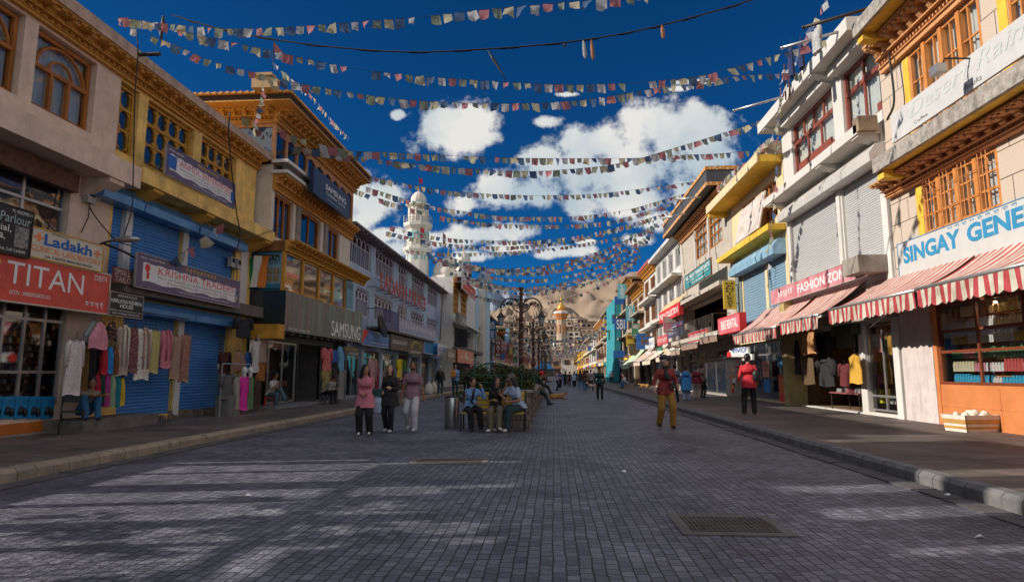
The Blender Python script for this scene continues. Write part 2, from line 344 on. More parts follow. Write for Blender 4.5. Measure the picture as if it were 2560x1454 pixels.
for nm, xk, sg in (('kerb_left', KL, -1), ('kerb_right', KR, 1)):
 b_ = MB(); y = -4.0
 while y < YE:
  ln = .30 if y < 40 else 5; j = rk.uniform(-.006, .006); zt = PZ + .012 + rk.uniform(-.004, .005)
  a, c = xk + j, xk + sg * .22
  pr = [(a, -.02), (a, zt - .05), (a + sg * .05, zt), (c, zt), (c, -.02)]
  if sg < 0: pr = pr[::-1]
  b_.prism(pr, y + .006, y + ln - .006, 'y') if False else b_.add(
   [(p[0], y + .007, p[1]) for p in pr] + [(p[0], y + ln - .007, p[1]) for p in pr],
   [(0, 1, 2, 3, 4), (9, 8, 7, 6, 5)] + [(i, i + 5, (i + 1) % 5 + 5, (i + 1) % 5) for i in range(5)])
  y += ln
 tag(b_.build(nm, M_kerb if sg < 0 else mat('kerb_stone_right', (.15, .145, .145), var=.3, scale=4, bump=.4, bscale=18)), kind='structure')  # right kerb: shade put into the stone as a darker, cooler colour
 b_ = MB(); y = -3
 while y < 70:
  ln = rk.uniform(.5, .75)
  x0 = xk - sg * .06; x1 = xk - sg * (.36 + rk.uniform(-.02, .02)); z = .012 + rk.uniform(0, .014)
  b_.box(x0, x1, y + .02, y + ln - .02, .004, z); y += ln
 tag(b_.build('drain_channel', mat('drain_slab', (.085, .078, .078), rough=.8, var=.35, scale=5, bump=.3)), kind='structure')
def manhole(u, v, wx, wy, label):
 g = G(u, v); t = thing('manhole_cover', (g.x, g.y, 0), 0, label, 'manhole cover')
 b = MB(); b.box(-wx / 2 - .1, wx / 2 + .1, -wy / 2 - .1, -wy / 2, .002, .012); b.box(-wx / 2 - .1, wx / 2 + .1, wy / 2, wy / 2 + .1, .002, .012)
 b.box(-wx / 2 - .1, -wx / 2, -wy / 2, wy / 2, .002, .012); b.box(wx / 2, wx / 2 + .1, -wy / 2, wy / 2, .002, .012)
 b.build('surround', mat('manhole_surround', (.13, .115, .105), var=.3, bump=.4), t)
 b = MB(); b.box(-wx / 2 + .005, wx / 2 - .005, -wy / 2 + .005, wy / 2 - .005, .002, .008)
 k = 18
 for i in range(k):
  x = -wx / 2 + wx * (i + .5) / k; b.box(x - .008, x + .008, -wy / 2 + .02, wy / 2 - .02, .009, .014)
 for i in range(11):
  y = -wy / 2 + wy * (i + .5) / 11; b.box(-wx / 2 + .02, wx / 2 - .02, y - .007, y + .007, .0095, .0145)
 b.build('cover_plate', mat('cast_iron_cover', (.10, .08, .07), rough=.7, var=.35, metal=.1, bump=.3), t)
manhole(1820, 1312, .80, .60, 'square cast iron grid cover set in the setts at the lower right')
manhole(1125, 1153, 1.05, .45, 'wide low manhole cover in the sunlit setts below the bench')
# ------------------------------------------------------------------ hillside and mountains
def fbm(x, y, o=5):
 s, a, f = 0, 1, 1
 for _ in range(o): s += a * mnoise.noise(Vector((x * f, y * f, 3.1 * f))); a *= .5; f *= 2.03
 return s
def hill_h(x, y):             # the town hill behind the end of the street
 t = max(0, (y - 268) / 225.0)
 return -.03 + 46 * min(1.0, t) ** 1.05 * (1 - .35 * max(0, t - 1)) * (1 + .12 * fbm(x / 130, y / 130, 3)) + (4 * fbm(x / 25, y / 25, 3) * min(1, t * 4) if t > 0 else 0)
def grid_mesh(name, x0, x1, y0, y1, nx, ny, hf, m, smooth=True):
 b = MB(); b.s = smooth
 vs = [(x0 + (x1 - x0) * i / nx, y0 + (y1 - y0) * j / ny) for j in range(ny + 1) for i in range(nx + 1)]
 b.add([(x, y, hf(x, y)) for x, y in vs], [(j * (nx + 1) + i, j * (nx + 1) + i + 1, (j + 1) * (nx + 1) + i + 1, (j + 1) * (nx + 1) + i) for j in range(ny) for i in range(nx)])
 return b.build(name, m)
M_hill = mat('dusty_hill', (.36, .27, .18), rough=.95, var=.3, scale=.05)
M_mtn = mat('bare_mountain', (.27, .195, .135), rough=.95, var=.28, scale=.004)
M_mtn2 = mat('far_mountain', (.20, .235, .30), rough=.95, var=.18, scale=.003)  # distance haze put into the rock colour as a blue tint
tag(grid_mesh('hillside', -420, 420, 262, 860, 84, 60, hill_h, M_hill), kind='structure')
def ridge(pts):               # list of (u, v) on the skyline -> height over x at a given distance
 def f(Y):
  q = [onY(u, v, Y) for u, v in pts]
  def h(x):
   if x <= q[0].x: return q[0].z
   for a, b in zip(q, q[1:]):
    if x <= b.x: return a.z + (b.z - a.z) * (x - a.x) / (b.x - a.x)
   return q[-1].z
  return h
 return f
def mountain(name, Y, dpt, pts, m, nx=150, ny=46, rough=.10, x0=None, x1=None, fr=1.0, base=20):
 h = ridge(pts)(Y)
 xa = x0 if x0 is not None else onY(pts[0][0], 900, Y).x; xb = x1 if x1 is not None else onY(pts[-1][0], 900, Y).x
 def hf(x, y):
  t = (y - (Y - dpt)) / dpt          # 0 at the foot, 1 at the crest
  top = h(x)
  if t <= 1: s = t ** 1.15
  else: s = max(0, 1 - (t - 1) * 1.5)
  rdg = 1 - abs(fbm(x / (dpt * .13) * fr, y / (dpt * .30) * fr, 6)) * 2.0
  crest = fbm(x / (dpt * .05), 4.2, 4) * .022
  return base + (top - base) * (s * (1 - rough * 6.5 * (1 - rdg) * (1.12 - min(1, t))) + crest * s)
 return tag(grid_mesh(name, xa, xb, Y - dpt, Y + dpt * .4, nx, ny, hf, m), kind='structure')
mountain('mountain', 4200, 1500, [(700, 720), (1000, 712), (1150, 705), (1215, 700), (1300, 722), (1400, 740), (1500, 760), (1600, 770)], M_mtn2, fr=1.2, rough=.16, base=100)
mountain('mountain', 2700, 1250, [(1000, 860), (1200, 800), (1300, 752), (1362, 722), (1420, 708), (1480, 694), (1560, 680), (1700, 660), (1900, 640), (2100, 620)], M_mtn, rough=.075, base=60)
mountain('mountain', 1400, 600, [(900, 850), (1130, 812), (1210, 782), (1255, 764), (1290, 745), (1325, 752), (1375, 758), (1420, 762), (1470, 800), (1550, 840), (1700, 860)], M_mtn, rough=.20, fr=2.2, base=40)
# ------------------------------------------------------------------ building parts
def skin(root, L_, H_, openings, m, reveal=.22, name='wall', depth=7.0, z0=0.0, x0=0.0, roof=True, y=0.0, sides=True):
 """front wall with real openings (x0,x1,z0,z1), their reveals, side walls, back and roof as ONE mesh"""
 b = MB()
 xs = sorted({x0, L_} | {min(max(o[0], x0), L_) for o in openings} | {min(max(o[1], x0), L_) for o in openings}); zs = sorted({z0, H_} | {o[2] for o in openings} | {o[3] for o in openings})
 xs = [x for x in xs if x0 <= x <= L_]; zs = [z for z in zs if z0 <= z <= H_]
 for i in range(len(xs) - 1):
  for j in range(len(zs) - 1):
   cx, cz = (xs[i] + xs[i + 1]) / 2, (zs[j] + zs[j + 1]) / 2
   if any(o[0] < cx < o[1] and o[2] < cz < o[3] for o in openings): continue
   b.quad((xs[i], y, zs[j]), (xs[i + 1], y, zs[j]), (xs[i + 1], y, zs[j + 1]), (xs[i], y, zs[j + 1]))
 for o in openings:
  a, c, d, e = max(o[0], x0), min(o[1], L_), o[2], o[3]; r = y + (o[4] if len(o) > 4 else reveal)
  b.quad((a, y, d), (a, y, e), (a, r, e), (a, r, d)); b.quad((c, y, d), (c, r, d), (c, r, e), (c, y, e))
  b.quad((a, y, e), (c, y, e), (c, r, e), (a, r, e)); b.quad((a, y, d), (a, r, d), (c, r, d), (c, y, d))
 if sides:
  b.quad((x0, y, z0), (x0, y, H_), (x0, depth, H_), (x0, depth, z0)); b.quad((L_, y, z0), (L_, depth, z0), (L_, depth, H_), (L_, y, H_))
  b.quad((x0, depth, z0), (x0, depth, H_), (L_, depth, H_), (L_, depth, z0))
 if roof: b.quad((x0, y, H_), (L_, y, H_), (L_, depth, H_), (x0, depth, H_))
 return b.build(name, m, root)
def arc(x0, x1, zs, rise, n=10, pointed=False):
 cx, hw = (x0 + x1) / 2, (x1 - x0) / 2
 if pointed:
  l = [(x0 + hw * (1 - math.cos(t)), zs + rise * math.sin(t) ** .8) for t in [math.pi / 2 * i / n for i in range(n + 1)]]
  return l + [(2 * cx - x, z) for x, z in l[-2::-1]]
 return [(cx - hw * math.cos(math.pi * i / n), zs + rise * math.sin(math.pi * i / n)) for i in range(n + 1)]
def window(root, x0, x1, z0, z1, y, m_f, m_g, style='grid', nx=2, nz=1, fw=.07, transom=None, curtain=False, name='window', mull=.045, fd=.09, tn=None):
 """a window part (its frame) with the pane as its own child; style adds the woodwork of its kind"""
 b = MB(); f = fw
 b.box(x0, x0 + f, y, y + fd, z0, z1); b.box(x1 - f, x1, y, y + fd, z0, z1)
 b.box(x0 + f, x1 - f, y, y + fd, z0, z0 + f); b.box(x0 + f, x1 - f, y, y + fd, z1 - f, z1)
 a, c, d, e = x0 + f, x1 - f, z0 + f, z1 - f; yy0, yy1 = y + .012, y + fd - .02; m = mull
 zt = d + (e - d) * transom if transom else e
 if style in ('grid', 'octo', 'lattice', 'shutter'):
  for i in range(1, nx): x = a + (c - a) * i / nx; b.box(x - m / 2, x + m / 2, yy0, yy1, d, zt)
  for j in range(1, nz): z = d + (zt - d) * j / nz; b.box(a, c, yy0 + .006, yy1 - .006, z - m / 2, z + m / 2)
  if transom:
   b.box(a, c, y - .01, yy1, zt - m * .7, zt + m * .7)
   k = tn or nx
   for i in range(1, k): x = a + (c - a) * i / k; b.box(x - m / 2, x + m / 2, yy0, yy1, zt, e)
 if style == 'octo':       # chamfered corners in every light
  cells = [(a + (c - a) * i / nx, a + (c - a) * (i + 1) / nx, d + (zt - d) * j / nz, d + (zt - d) * (j + 1) / nz) for i in range(nx) for j in range(nz)]
  if transom: k = tn or nx; cells += [(a + (c - a) * i / k, a + (c - a) * (i + 1) / k, zt, e) for i in range(k)]
  for (p, q, r_, s_) in cells:
   p += m / 2 + .02; q -= m / 2 + .02; r_ += m / 2 + .02; s_ -= m / 2 + .02; k = min(q - p, s_ - r_) * .28
   b.box(p - .02, p, yy0, yy1, r_, s_); b.box(q, q + .02, yy0, yy1, r_, s_)
   for tri in (((p, r_), (p + k, r_), (p, r_ + k)), ((q, r_), (q, r_ + k), (q - k, r_)), ((p, s_), (p, s_ - k), (p + k, s_)), ((q, s_), (q - k, s_), (q, s_ - k))):
    b.prism(tri, yy0, yy1, 'y')
 if style == 'arch':       # big round arch over three lights, with a smaller arch inside it
  zt = d + (e - d) * .56; b.box(a, c, y - .015, yy1, zt - .04, zt + .04)
  for t in (.33, .66): x = a + (c - a) * t; b.box(x - .04, x + .04, y - .012, yy1, d, zt)
  hw = (c - a) / 2
  b.tube([(px, y + .03, pz) for px, pz in arc(a + .06, c - .06, zt, (e - zt) * .93)], .045, 5)
  b.tube([(px, y + .03, pz) for px, pz in arc(a + hw * .55, c - hw * .55, zt, (e - zt) * .5)], .035, 5)
 if style == 'gothic':
  zt = d + (e - d) * .60; b.box(a, c, y - .01, yy1, zt - m * .6, zt + m * .6)
  w_ = (c - a) / nx
  for i in range(1, nx): x = a + w_ * i; b.box(x - m / 2, x + m / 2, yy0 - .01, yy1, d, zt); b.box(x - m / 2, x + m / 2, yy0, yy1, zt, zt + (e - zt) * .55)
  for i in range(nx):
   b.tube([(px, y + .02, pz) for px, pz in arc(a + w_ * i + .02, a + w_ * (i + 1) - .02, zt + .04, (e - zt) * .68, 5, True)], .022, 4)
   xm = a + w_ * (i + .5); b.box(xm - .012, xm + .012, yy0, yy1 - .02, d, zt)
  for i in range(nx + 1):   # tracery between the arches
   x = a + w_ * i; b.tube([(max(a, x - w_ / 2), y + .02, e), (x, y + .02, zt + (e - zt) * .5), (min(c, x + w_ / 2), y + .02, e)], .018, 4)
 if style == 'shutter':    # boarded lower half
  b.box(a, c, yy0 + .01, yy1 - .01, d, d + (e - d) * .42)
 w_ = b.build(name, m_f, root)
 g = MB(); g.quad((x0 + f * .5, y + fd * .7, z0 + f * .5), (x1 - f * .5, y + fd * .7, z0 + f * .5), (x1 - f * .5, y + fd * .7, z1 - f * .5), (x0 + f * .5, y + fd * .7, z1 - f * .5))
 g.build('pane', m_g, w_)
 if curtain:
  g = MB(); g.s = True; n = int((x1 - x0) * 22) + 4; xs = [x0 + .03 + (x1 - x0 - .06) * i / n for i in range(n + 1)]
  vs = [(x, y + fd + .08 + .03 * math.sin(i * 1.9) + .012 * math.sin(i * 4.3), z) for z in (z0, z1) for i, x in enumerate(xs)]
  g.add(vs, [(i, i + 1, n + 2 + i, n + 1 + i) for i in range(n)]); g.build('curtain', M_curt, w_)
 return w_
def shutter(root, x0, x1, z0, z1, y, m, pitch=.085, name='roller_shutter'):
 b = MB(); z = z0; p = [(y, 0)]
 n = max(2, int((z1 - z0) / pitch)); h = (z1 - z0) / n; prof = []
 for i in range(n):
  a = z0 + h * i; prof += [(y, a), (y - .022, a + h * .3), (y - .022, a + h * .7), (y, a + h)] if i == 0 else [(y - .022, a + h * .3), (y - .022, a + h * .7), (y, a + h)]
 vs = [(x, q[0], q[1]) for x in (x0, x1) for q in prof]; k = len(prof)
 b.add(vs, [(i, k + i, k + i + 1, i + 1) for i in range(k - 1)])
 return b.build(name, m, root)
def hood(root, x0, x1, z0, z1, y, d, m, name='shutter_box'):
 b = MB(); b.prism([(y, z0), (y - d, z0), (y - d * 1.05, z0 + (z1 - z0) * .45), (y - d * .55, z1), (y, z1)][::-1], x0, x1, 'x'); return b.build(name, m, root)
def slab(root, x0, x1, z0, z1, y, d, m, name='ledge', corbels=(), cw=.35, ch=.28, m2=None):
 b = MB(); b.box(x0, x1, y + .002, y - d, z0, z1)
 o = b.build(name, m, root)
 for cx in corbels:
  c = MB(); c.prism([(y, z0 - ch * 1.15), (y - d * .93, z0 - ch * .25), (y - d * .93, z0 - .003), (y, z0 - .003)], cx - cw / 2, cx + cw / 2, 'x'); c.build('corbel', m2 or m, root)
 return o
def cornice(root, x0, x1, z0, z1, y, d, m=None, pitch=.34, m_band=None, name='carved_cornice', ends=True):
 """carved timber cornice: lower moulding, row of pendants, scroll brackets, dentils and a top rail"""
 m = m or M_carv; b = MB(); h = z1 - z0; bx = b.box
 bx(x0, x1, y, y - d * .25, z0, z0 + h * .16)
 bx(x0, x1, y, y - d * .34, z0 + h * .16, z0 + h * .20)
 bx(x0, x1, y, y - d * .18, z0 + h * .20, z0 + h * .42)
 bx(x0, x1, y, y - d * .50, z0 + h * .42, z0 + h * .47)
 bx(x0, x1, y, y - d * .36, z0 + h * .47, z0 + h * .80)
 bx(x0, x1, y, y - d * .85, z0 + h * .80, z0 + h * .87)
 bx(x0, x1, y, y - d, z0 + h * .90, z1)
 bx(x0, x1, y, y - d * .78, z0 + h * .87, z0 + h * .90)
 n = max(2, int((x1 - x0) / pitch)); p = (x1 - x0) / n
 for i in range(n):
  cx = x0 + p * (i + .5)
  q = [(y - d * .36, z0 + h * .5), (y - d * .5, z0 + h * .47), (y - d * .62, z0 + h * .56), (y - d * .58, z0 + h * .64), (y - d * .82, z0 + h * .70), (y - d * .84, z0 + h * .795), (y - d * .36, z0 + h * .795)]
  b.prism(q, cx - p * .17, cx + p * .17, 'x')
  for k in range(3):     # triangular pendants below the brackets
   px = x0 + p * (i + (k + .5) / 3); t = p / 3 * .42
   b.prism([(px - t, z0 + h * .40), (px + t, z0 + h * .40), (px, z0 + h * .24)], y - d * .30, y - d * .18, 'y')
  for k in range(2):     # dentils beneath the top rail
   px = x0 + p * (i + (k + .5) / 2); bx(px - p * .13, px + p * .13, y - d * .85, y - d * .97, z0 + h * .81, z0 + h * .895)
 o = b.build(name, m, root)
 return o
def board(F, name, label, cat, a, b, d, m, th=.08, frame=None, fw=.05, group=None, corners=False, skew=0.0, yaw=0):
 """a sign board hung on the facade F: a, b are (u, v_top, v_bottom) of its left and right edges"""
 x0, x1, z0, z1 = F.rect(a, b, d)
 t = thing(name, F.loc(x0, d, z0), F.rz + yaw, label, cat, group)
 W, Hh = x1 - x0, z1 - z0
 q = MB(); q.box(0, W, 0, th, 0, Hh); q.build('board', m, t)
 if frame:
  q = MB(); q.box(-fw, W + fw, -.015, th + .01, Hh, Hh + fw); q.box(-fw, W + fw, -.015, th + .01, -fw, 0); q.box(-fw, 0, -.015, th + .01, 0, Hh); q.box(W, W + fw, -.015, th + .01, 0, Hh)
  q.build('frame', frame, t)
 return t, W, Hh
def T(t, W, Hh, s, x0, x1, z0, z1, m, **k):
 return text(s, t, W * x0, W * x1, Hh * z0, Hh * z1, -.006, m, **k)
def patch(t, W, Hh, x0, x1, z0, z1, m, name='printed_panel', y=-.010):
 b = MB(); b.box(W * x0, W * x1, y, .002, Hh * z0, Hh * z1); return b.build(name, m, t)
def railing(root, x0, x1, z0, z1, y, m, n=20, r=.015, name='railing', style='bars', side=0):
 b = MB()
 for z in (z0, z1): b.tube([(x0, y, z), (x1, y, z)], r * 1.4, 5)
 for i in range(n + 1):
  x = x0 + (x1 - x0) * i / n; b.tube([(x, y, z0), (x, y, z1)], r, 4)
 if style == 'fret':
  k = max(2, int((x1 - x0) / .55)); p = (x1 - x0) / k; h = z1 - z0
  for i in range(k):
   a = x0 + p * i
   for s_ in (.2, .36):
    b.tube([(a + p * s_, y, z0 + h * s_), (a + p * (1 - s_), y, z0 + h * s_), (a + p * (1 - s_), y, z1 - h * s_), (a + p * s_, y, z1 - h * s_), (a + p * s_, y, z0 + h * s_)], r, 4)
 if side:
  for xx in ((x0,) if side == 1 else (x1,) if side == 2 else (x0, x1)):
   for z in (z0, z1): b.tube([(xx, y, z), (xx, 0, z)], r * 1.4, 5)
 return b.build(name, m, root)
def frame_box(root, x0, x1, z0, z1, y, m, nx=1, zs=(), fw=.06, name='shop_front', glass=None, fd=.06):
 b = MB(); b.box(x0, x0 + fw, y, y + fd, z0, z1); b.box(x1 - fw, x1, y, y + fd, z0, z1); b.box(x0 + fw, x1 - fw, y, y + fd, z1 - fw, z1); b.box(x0 + fw, x1 - fw, y, y + fd, z0, z0 + fw)
 for i in range(1, nx): x = x0 + (x1 - x0) * i / nx; b.box(x - fw / 2, x + fw / 2, y + .004, y + fd - .004, z0 + fw, z1 - fw)
 for z in zs: b.box(x0 + fw, x1 - fw, y - .004, y + fd + .004, z - fw / 2, z + fw / 2)
 o = b.build(name, m, root)
 if glass:
  g = MB(); g.quad((x0, y + fd / 2, z0), (x1, y + fd / 2, z0), (x1, y + fd / 2, z1), (x0, y + fd / 2, z1)); g.build('pane', glass, o)
 return o
def meter(F, u, v, label, d=.02):
 x, z = F.P(u, v, d); t = thing('meter_box', F.loc(x, d, z), F.rz, label, 'electricity meter')
 b = MB(); b.box(-.13, .13, -.14, 0, -.17, .17); b.build('case', mat('grey_plastic', (.38, .36, .33), var=.1), t)
 b = MB(); b.box(-.08, .08, -.155, -.14, -.02, .12); b.build('window', M_glass, t)
 b = MB(); b.tube([(.05, -.05, -.17), (.06, -.04, -.5), (-.1, -.03, -.9)], .012, 5); b.build('cable', M_cable, t)
def roof_clutter(F, items): pass
# ================================================================== LEFT SIDE
def sp(F, u, v, d=0): return F.P(u, v, d)
# ---- grey plastered building with the arched windows
Y12 = onX(272, 560, XL).y     # party line between the grey and the yellow building
F1 = Fac('L', XL, 10.15, Y12)
B1 = F1.root('plaster_building', 'grey plastered three storey building with arched timber windows above the red shop sign')
M_pl1 = mat('grey_pink_plaster', (.66, .50, .39), rough=.9, var=.16, scale=2.2, bump=.3, bscale=35, stain=.25)
L1 = F1.L
ZL = 6.30; ZT = 9.4           # top of upper ledge, roof
Z2 = 3.60
xa0, _ = F1.P(88, 160); xa1, _ = F1.P(238, 230)
zat = (F1.P(96, 65)[1] + F1.P(237, 152)[1]) / 2; zab = (F1.P(90, 268)[1] + F1.P(228, 332)[1]) / 2
wA = (xa0, xa1, zab, zat); gap = 3.35
xb_ = F1.P(48, 200)[0]; op = [wA, (xb_ - (xa1 - xa0), xb_, zab, zat)]
x2, z2t = F1.P(178, 470); _, z2b = F1.P(100, 585)
op.append((x2 - 4.4, x2, 4.05, 5.75))
xt1, _ = F1.P(158, 900)
op.append((.4, xt1, .75, 3.15, .12))
skin(B1, L1, ZT, op, M_pl1)
for k, o in enumerate(op[:2]):
 window(B1, o[0] + .02, o[1] - .02, o[2] + .02, o[3] - .02, .14, M_wood, M_clear, 'arch', fw=.09, curtain=True)
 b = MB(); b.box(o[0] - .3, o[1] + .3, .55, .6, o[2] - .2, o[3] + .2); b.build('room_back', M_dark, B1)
frame_box(B1, op[2][0], op[2][1], op[2][2], op[2][3], .1, M_alu, 4, (5.05,), .06, 'metal_window', M_glass)
F = F1
slab(B1, 0, L1 - .02, 5.93, 6.45, 0, .75, M_pl1, 'ledge', (L1 - .75,), .5, .4)
b = MB(); b.box(0, L1 - 1.3, -.02, -.22, 5.45, 5.85); b.build('worn_soffit', mat('worn_brown_board', (.11, .05, .03), var=.5, scale=8, bump=.5), B1)
cornice(B1, 0, L1, 8.86, 9.24, 0, .45, pitch=.5)
b = MB(); b.box(0, L1 + .0, .03, -.5, 9.24, 9.53); b.build('parapet', mat('rough_parapet', (.46, .32, .24), rough=.95, var=.25, scale=3, bump=.6, bscale=12, stain=.5), B1)
slab(B1, 0, L1, 3.18, 3.42, 0, .35, M_conc_d, 'lower_ledge')
frame_box(B1, .4, xt1, .78, 3.1, .06, M_alu, 5, (2.55, 1.45), .06, 'shop_front', M_clear)
b = MB(); b.box(0, xt1 + .15, -.012, .06, .16, .42); b.build('base_tiles', mat('orange_tile', (.45, .13, .02), rough=.5, var=.2), B1)
b = MB(); b.box(0, xt1 + .3, -.08, .05, 0, .2); b.build('plinth', M_conc, B1)
b = MB(); b.box(.3, xt1 + 1.6, .75, .8, .3, 3.3); b.box(.3, xt1 + .1, .08, 1.0, .70, .75); b.build('interior', mat('shop_interior_brown', (.16, .10, .06), var=.4), B1)
sh = thing('display_shelf', F1.loc(.5, -.40, .76), F1.rz, 'row upon row of dark shelves with small goods behind the window under the red sign', 'shelf')
b = MB()
for i in range(11): b.box(0, xt1 + .9, 0, .28, .14 * i + .02, .14 * i + .035)
b.build('shelf_boards', M_wood_d, sh)
rr = random.Random(5)
M_goods = [mat('goods_' + n_, c_, rough=.4, var=.2) for n_, c_ in (('dark', (.10, .09, .08)), ('grey', (.35, .33, .32)), ('cream', (.6, .54, .45)), ('brown', (.25, .13, .08)), ('pink', (.4, .2, .2)), ('blue', (.05, .16, .38)), ('amber', (.6, .24, .03)))]
gn = ['black', 'grey', 'cream', 'brown', 'pink', 'blue', 'amber']
gcache = {}
def goods(name, M_i, w_, h_, dd, loc, rz, label, cat, group):
 k = (name, M_i.name, round(w_, 2), round(h_, 2))
 if k not in gcache:
  b = MB(); e = min(w_, h_) * .12
  b.box(-w_ / 2, w_ / 2, -dd / 2, dd / 2, 0, h_ * .78); b.box(-w_ / 2 + e, w_ / 2 - e, -dd / 2 + e, dd / 2 - e, h_ * .78, h_)
  o = b.build(name, M_i); gcache[k] = o
 else: o = gcache[k].copy(); col.objects.link(o)
 o.location = loc; o.rotation_euler = (0, 0, rz); return tag(o, label, cat, group)
for i in range(11):
 x = .12
 while x < xt1 + .6:
  k = rr.choice([0, 0, 0, 1, 1, 2, 3, 4, 5]) if i < 9 else rr.choice([6, 6, 2, 6])
  if x > .8 and i < 11: goods('watch_box', M_goods[k], .075, .085 if i < 9 else .12, .08, F1.loc(.5 + x, -.46, .76 + .14 * i + .036), F1.rz, '%s display box on shelf row %d from the bottom of the watch shop window' % (gn[k], i + 1), 'box', 'small display boxes in the window under the red sign')
  x += rr.uniform(.13, .2)
for i in range(5):
 ua = 140 - (i + 1) * 33.0; ub = ua + 31
 t, W, Hh = board(F1, 'poster', ['blue poster of two dark bottles, nearest the doorpost', 'second blue bottle poster from the doorpost', 'middle one of the five blue bottle posters', 'fourth blue bottle poster from the doorpost', 'blue bottle poster cut by the left frame edge'][i], 'poster', (ua, 990, 1046), (ub, 990, 1046), .035, mat('poster_blue', (.015, .21, .42), rough=.4, var=.3, scale=5), th=.012, group='blue posters below the shop window')
 T(t, W, Hh, '60%', .42, .85, .72, .86, M_txb)
 b = MB(); b.s = True
 for cx, cz, rz_ in ((.38, .36, .5), (.72, .28, -.4)):
  b.tube([(W * (cx - .1 * rz_), -.012, Hh * (cz - .16)), (W * cx, -.02, Hh * cz), (W * (cx + .08 * rz_), -.012, Hh * (cz + .2))], [.035, .05, .03], 7)
 b.build('bottle_picture', M_black, t)
# ---- yellow plastered building
F2 = Fac('L', XL, Y12, onX(634, 560, XL).y)
B2 = F2.root('plaster_building', 'weathered yellow plaster building with octagonal paned windows and blue shutters')
M_pl2 = mat('ochre_plaster', (.72, .47, .16), rough=.9, var=.3, scale=1.6, bump=.4, bscale=30, stain=.45, c2=(.76, .50, .15))
L2 = F2.L
def wrect(F, ua, ub, va, vb, vc, vd):     # top-left, top-right, bottom-left, bottom-right v
 x0, a = F.P(ua, va); x1, b = F.P(ub, vb); _, c = F.P(ua, vc); _, d = F.P(ub, vd); return (x0, x1, (c + d) / 2, (a + b) / 2)
w1 = wrect(F2, 276, 350, 190, 232, 372, 400); w2 = wrect(F2, 372, 487, 248, 322, 415, 465); w3 = wrect(F2, 506, 592, 340, 392, 470, 500)
zt_ = (w1[3] + w2[3] + w3[3]) / 3; zb_ = w1[2]
ops2 = [(a[0], a[1], zb_, zt_) for a in (w1, w2, w3)]
s1 = F2.P(222, 520)[0]; s1b = F2.P(312, 560)[0]; s2 = F2.P(329, 560)[0]; s2b = F2.P(456, 600)[0]; s3 = F2.P(471, 600)[0]; s3b = F2.P(590, 620)[0]
g1 = F2.P(292, 1000)[0]; g1b = F2.P(430, 1000)[0]; g2 = F2.P(447, 1000)[0]; g2b = F2.P(560, 1000)[0]
ops2 += [(max(.1, s1), s1b, 3.75, 6.0, .18), (s2, s2b, 3.75, 6.0, .18), (s3, s3b, 3.75, 6.0, .18), (g1, g1b, .3, 3.0, .15), (g2, g2b, .3, 3.0, .15)]
skin(B2, L2, ZT, ops2, M_pl2)
for k, o in enumerate(ops2[:3]):
 window(B2, o[0] + .02, o[1] - .02, o[2] + .02, o[3] - .02, .12, mat('mustard_timber', (.45, .22, .02), rough=.5, var=.3, scale=8), M_glass, 'octo', nx=(2, 4, 4)[k], nz=2, transom=.68, fw=.08, mull=.06)
M_bsh = mat('blue_shutter', (.07, .24, .56), rough=.45, var=.16, scale=2.5, stretch=(.3, .3, 8), metal=.2, stain=.2)
for o in ops2[3:]:
 shutter(B2, o[0] - .02, o[1] + .02, o[2], o[3], .12, M_bsh)
M_hood = mat('blue_shutter_box', (.09, .26, .52), rough=.35, var=.2, scale=3, metal=.3, stain=.25)
for a, c, z in ((s1 - .1, s1b + .1, 5.55), (s2 - .1, s2b + .1, 5.55), (s3 - .1, s3b, 5.55)): hood(B2, a, c, z, z + .45, 0, .42, M_hood)
hood(B2, g1 - .2, (g1b + g2) / 2 - .02, 2.93, 3.30, 0, .45, M_hood); hood(B2, (g1b + g2) / 2 + .02, g2b + .3, 2.93, 3.30, 0, .45, M_hood)
slab(B2, 0, L2 + .05, 6.12, 6.50, 0, .8, M_pl2, 'ledge', (s1b + .15, s2b + .15, L2 - .3), .42, .34, mat('ochre_corbel', (.58, .33, .06), var=.2))
slab(B2, 0, L2, 3.38, 3.74, 0, .55, M_conc_d, 'lower_ledge')
for xx in ((s1b + s2) / 2, (s2b + s3) / 2, (s3b + L2) / 2): b = MB(); b.box(xx - .13 - (.1 if xx > s3 else 0), xx + .13 + (.14 if xx > s3 else 0), -.03, .1, 3.74, 5.98); b.build('white_pillar', M_white, B2)
b = MB(); b.box((g1b + g2) / 2 - .13, (g1b + g2) / 2 + .13, -.03, .1, PZ, 3.0); b.build('white_pillar', M_white, B2)
cornice(B2, 0, L2, 8.86, 9.24, 0, .45, pitch=.45)
b = MB(); b.box(0, L2 + .1, .03, -.5, 9.24, 9.5); b.build('parapet', MATS['rough_parapet'], B2)
b = MB()
for i in range(60):
 x = g1 + (L2 - g1) * rr.random(); b.box(x - .13, x + .1, -.02 - rr.random() * .06, .05, PZ, PZ + rr.uniform(.08, .22))
b.build('rubble_base', mat('rubble_stone', (.17, .13, .10), var=.4, bump=.5), B2)
b = MB(); b.box(g1 - 2.2, g1 + .3, -.9, 0, PZ, .42); b.build('door_step', M_conc_d, B2)
meter(F1, 217, 490, 'grey electricity meter on the white pillar beside the metal framed window')
meter(F2, 574, 655, 'left of the paired grey meters on the white pillar')
meter(F2, 589, 660, 'right of the paired grey meters on the white pillar')
b = MB(); x, z = F1.P(348, 137, .5); b.tube([(0, 0, 0), (0, -.55, 0)], .05, 8)
t = b.build('drain_spout', M_iron, None, F1.loc(x, .5, z), F1.rz); tag(t, 'short dark spout sticking out of the parapet above the octagonal windows', 'pipe')
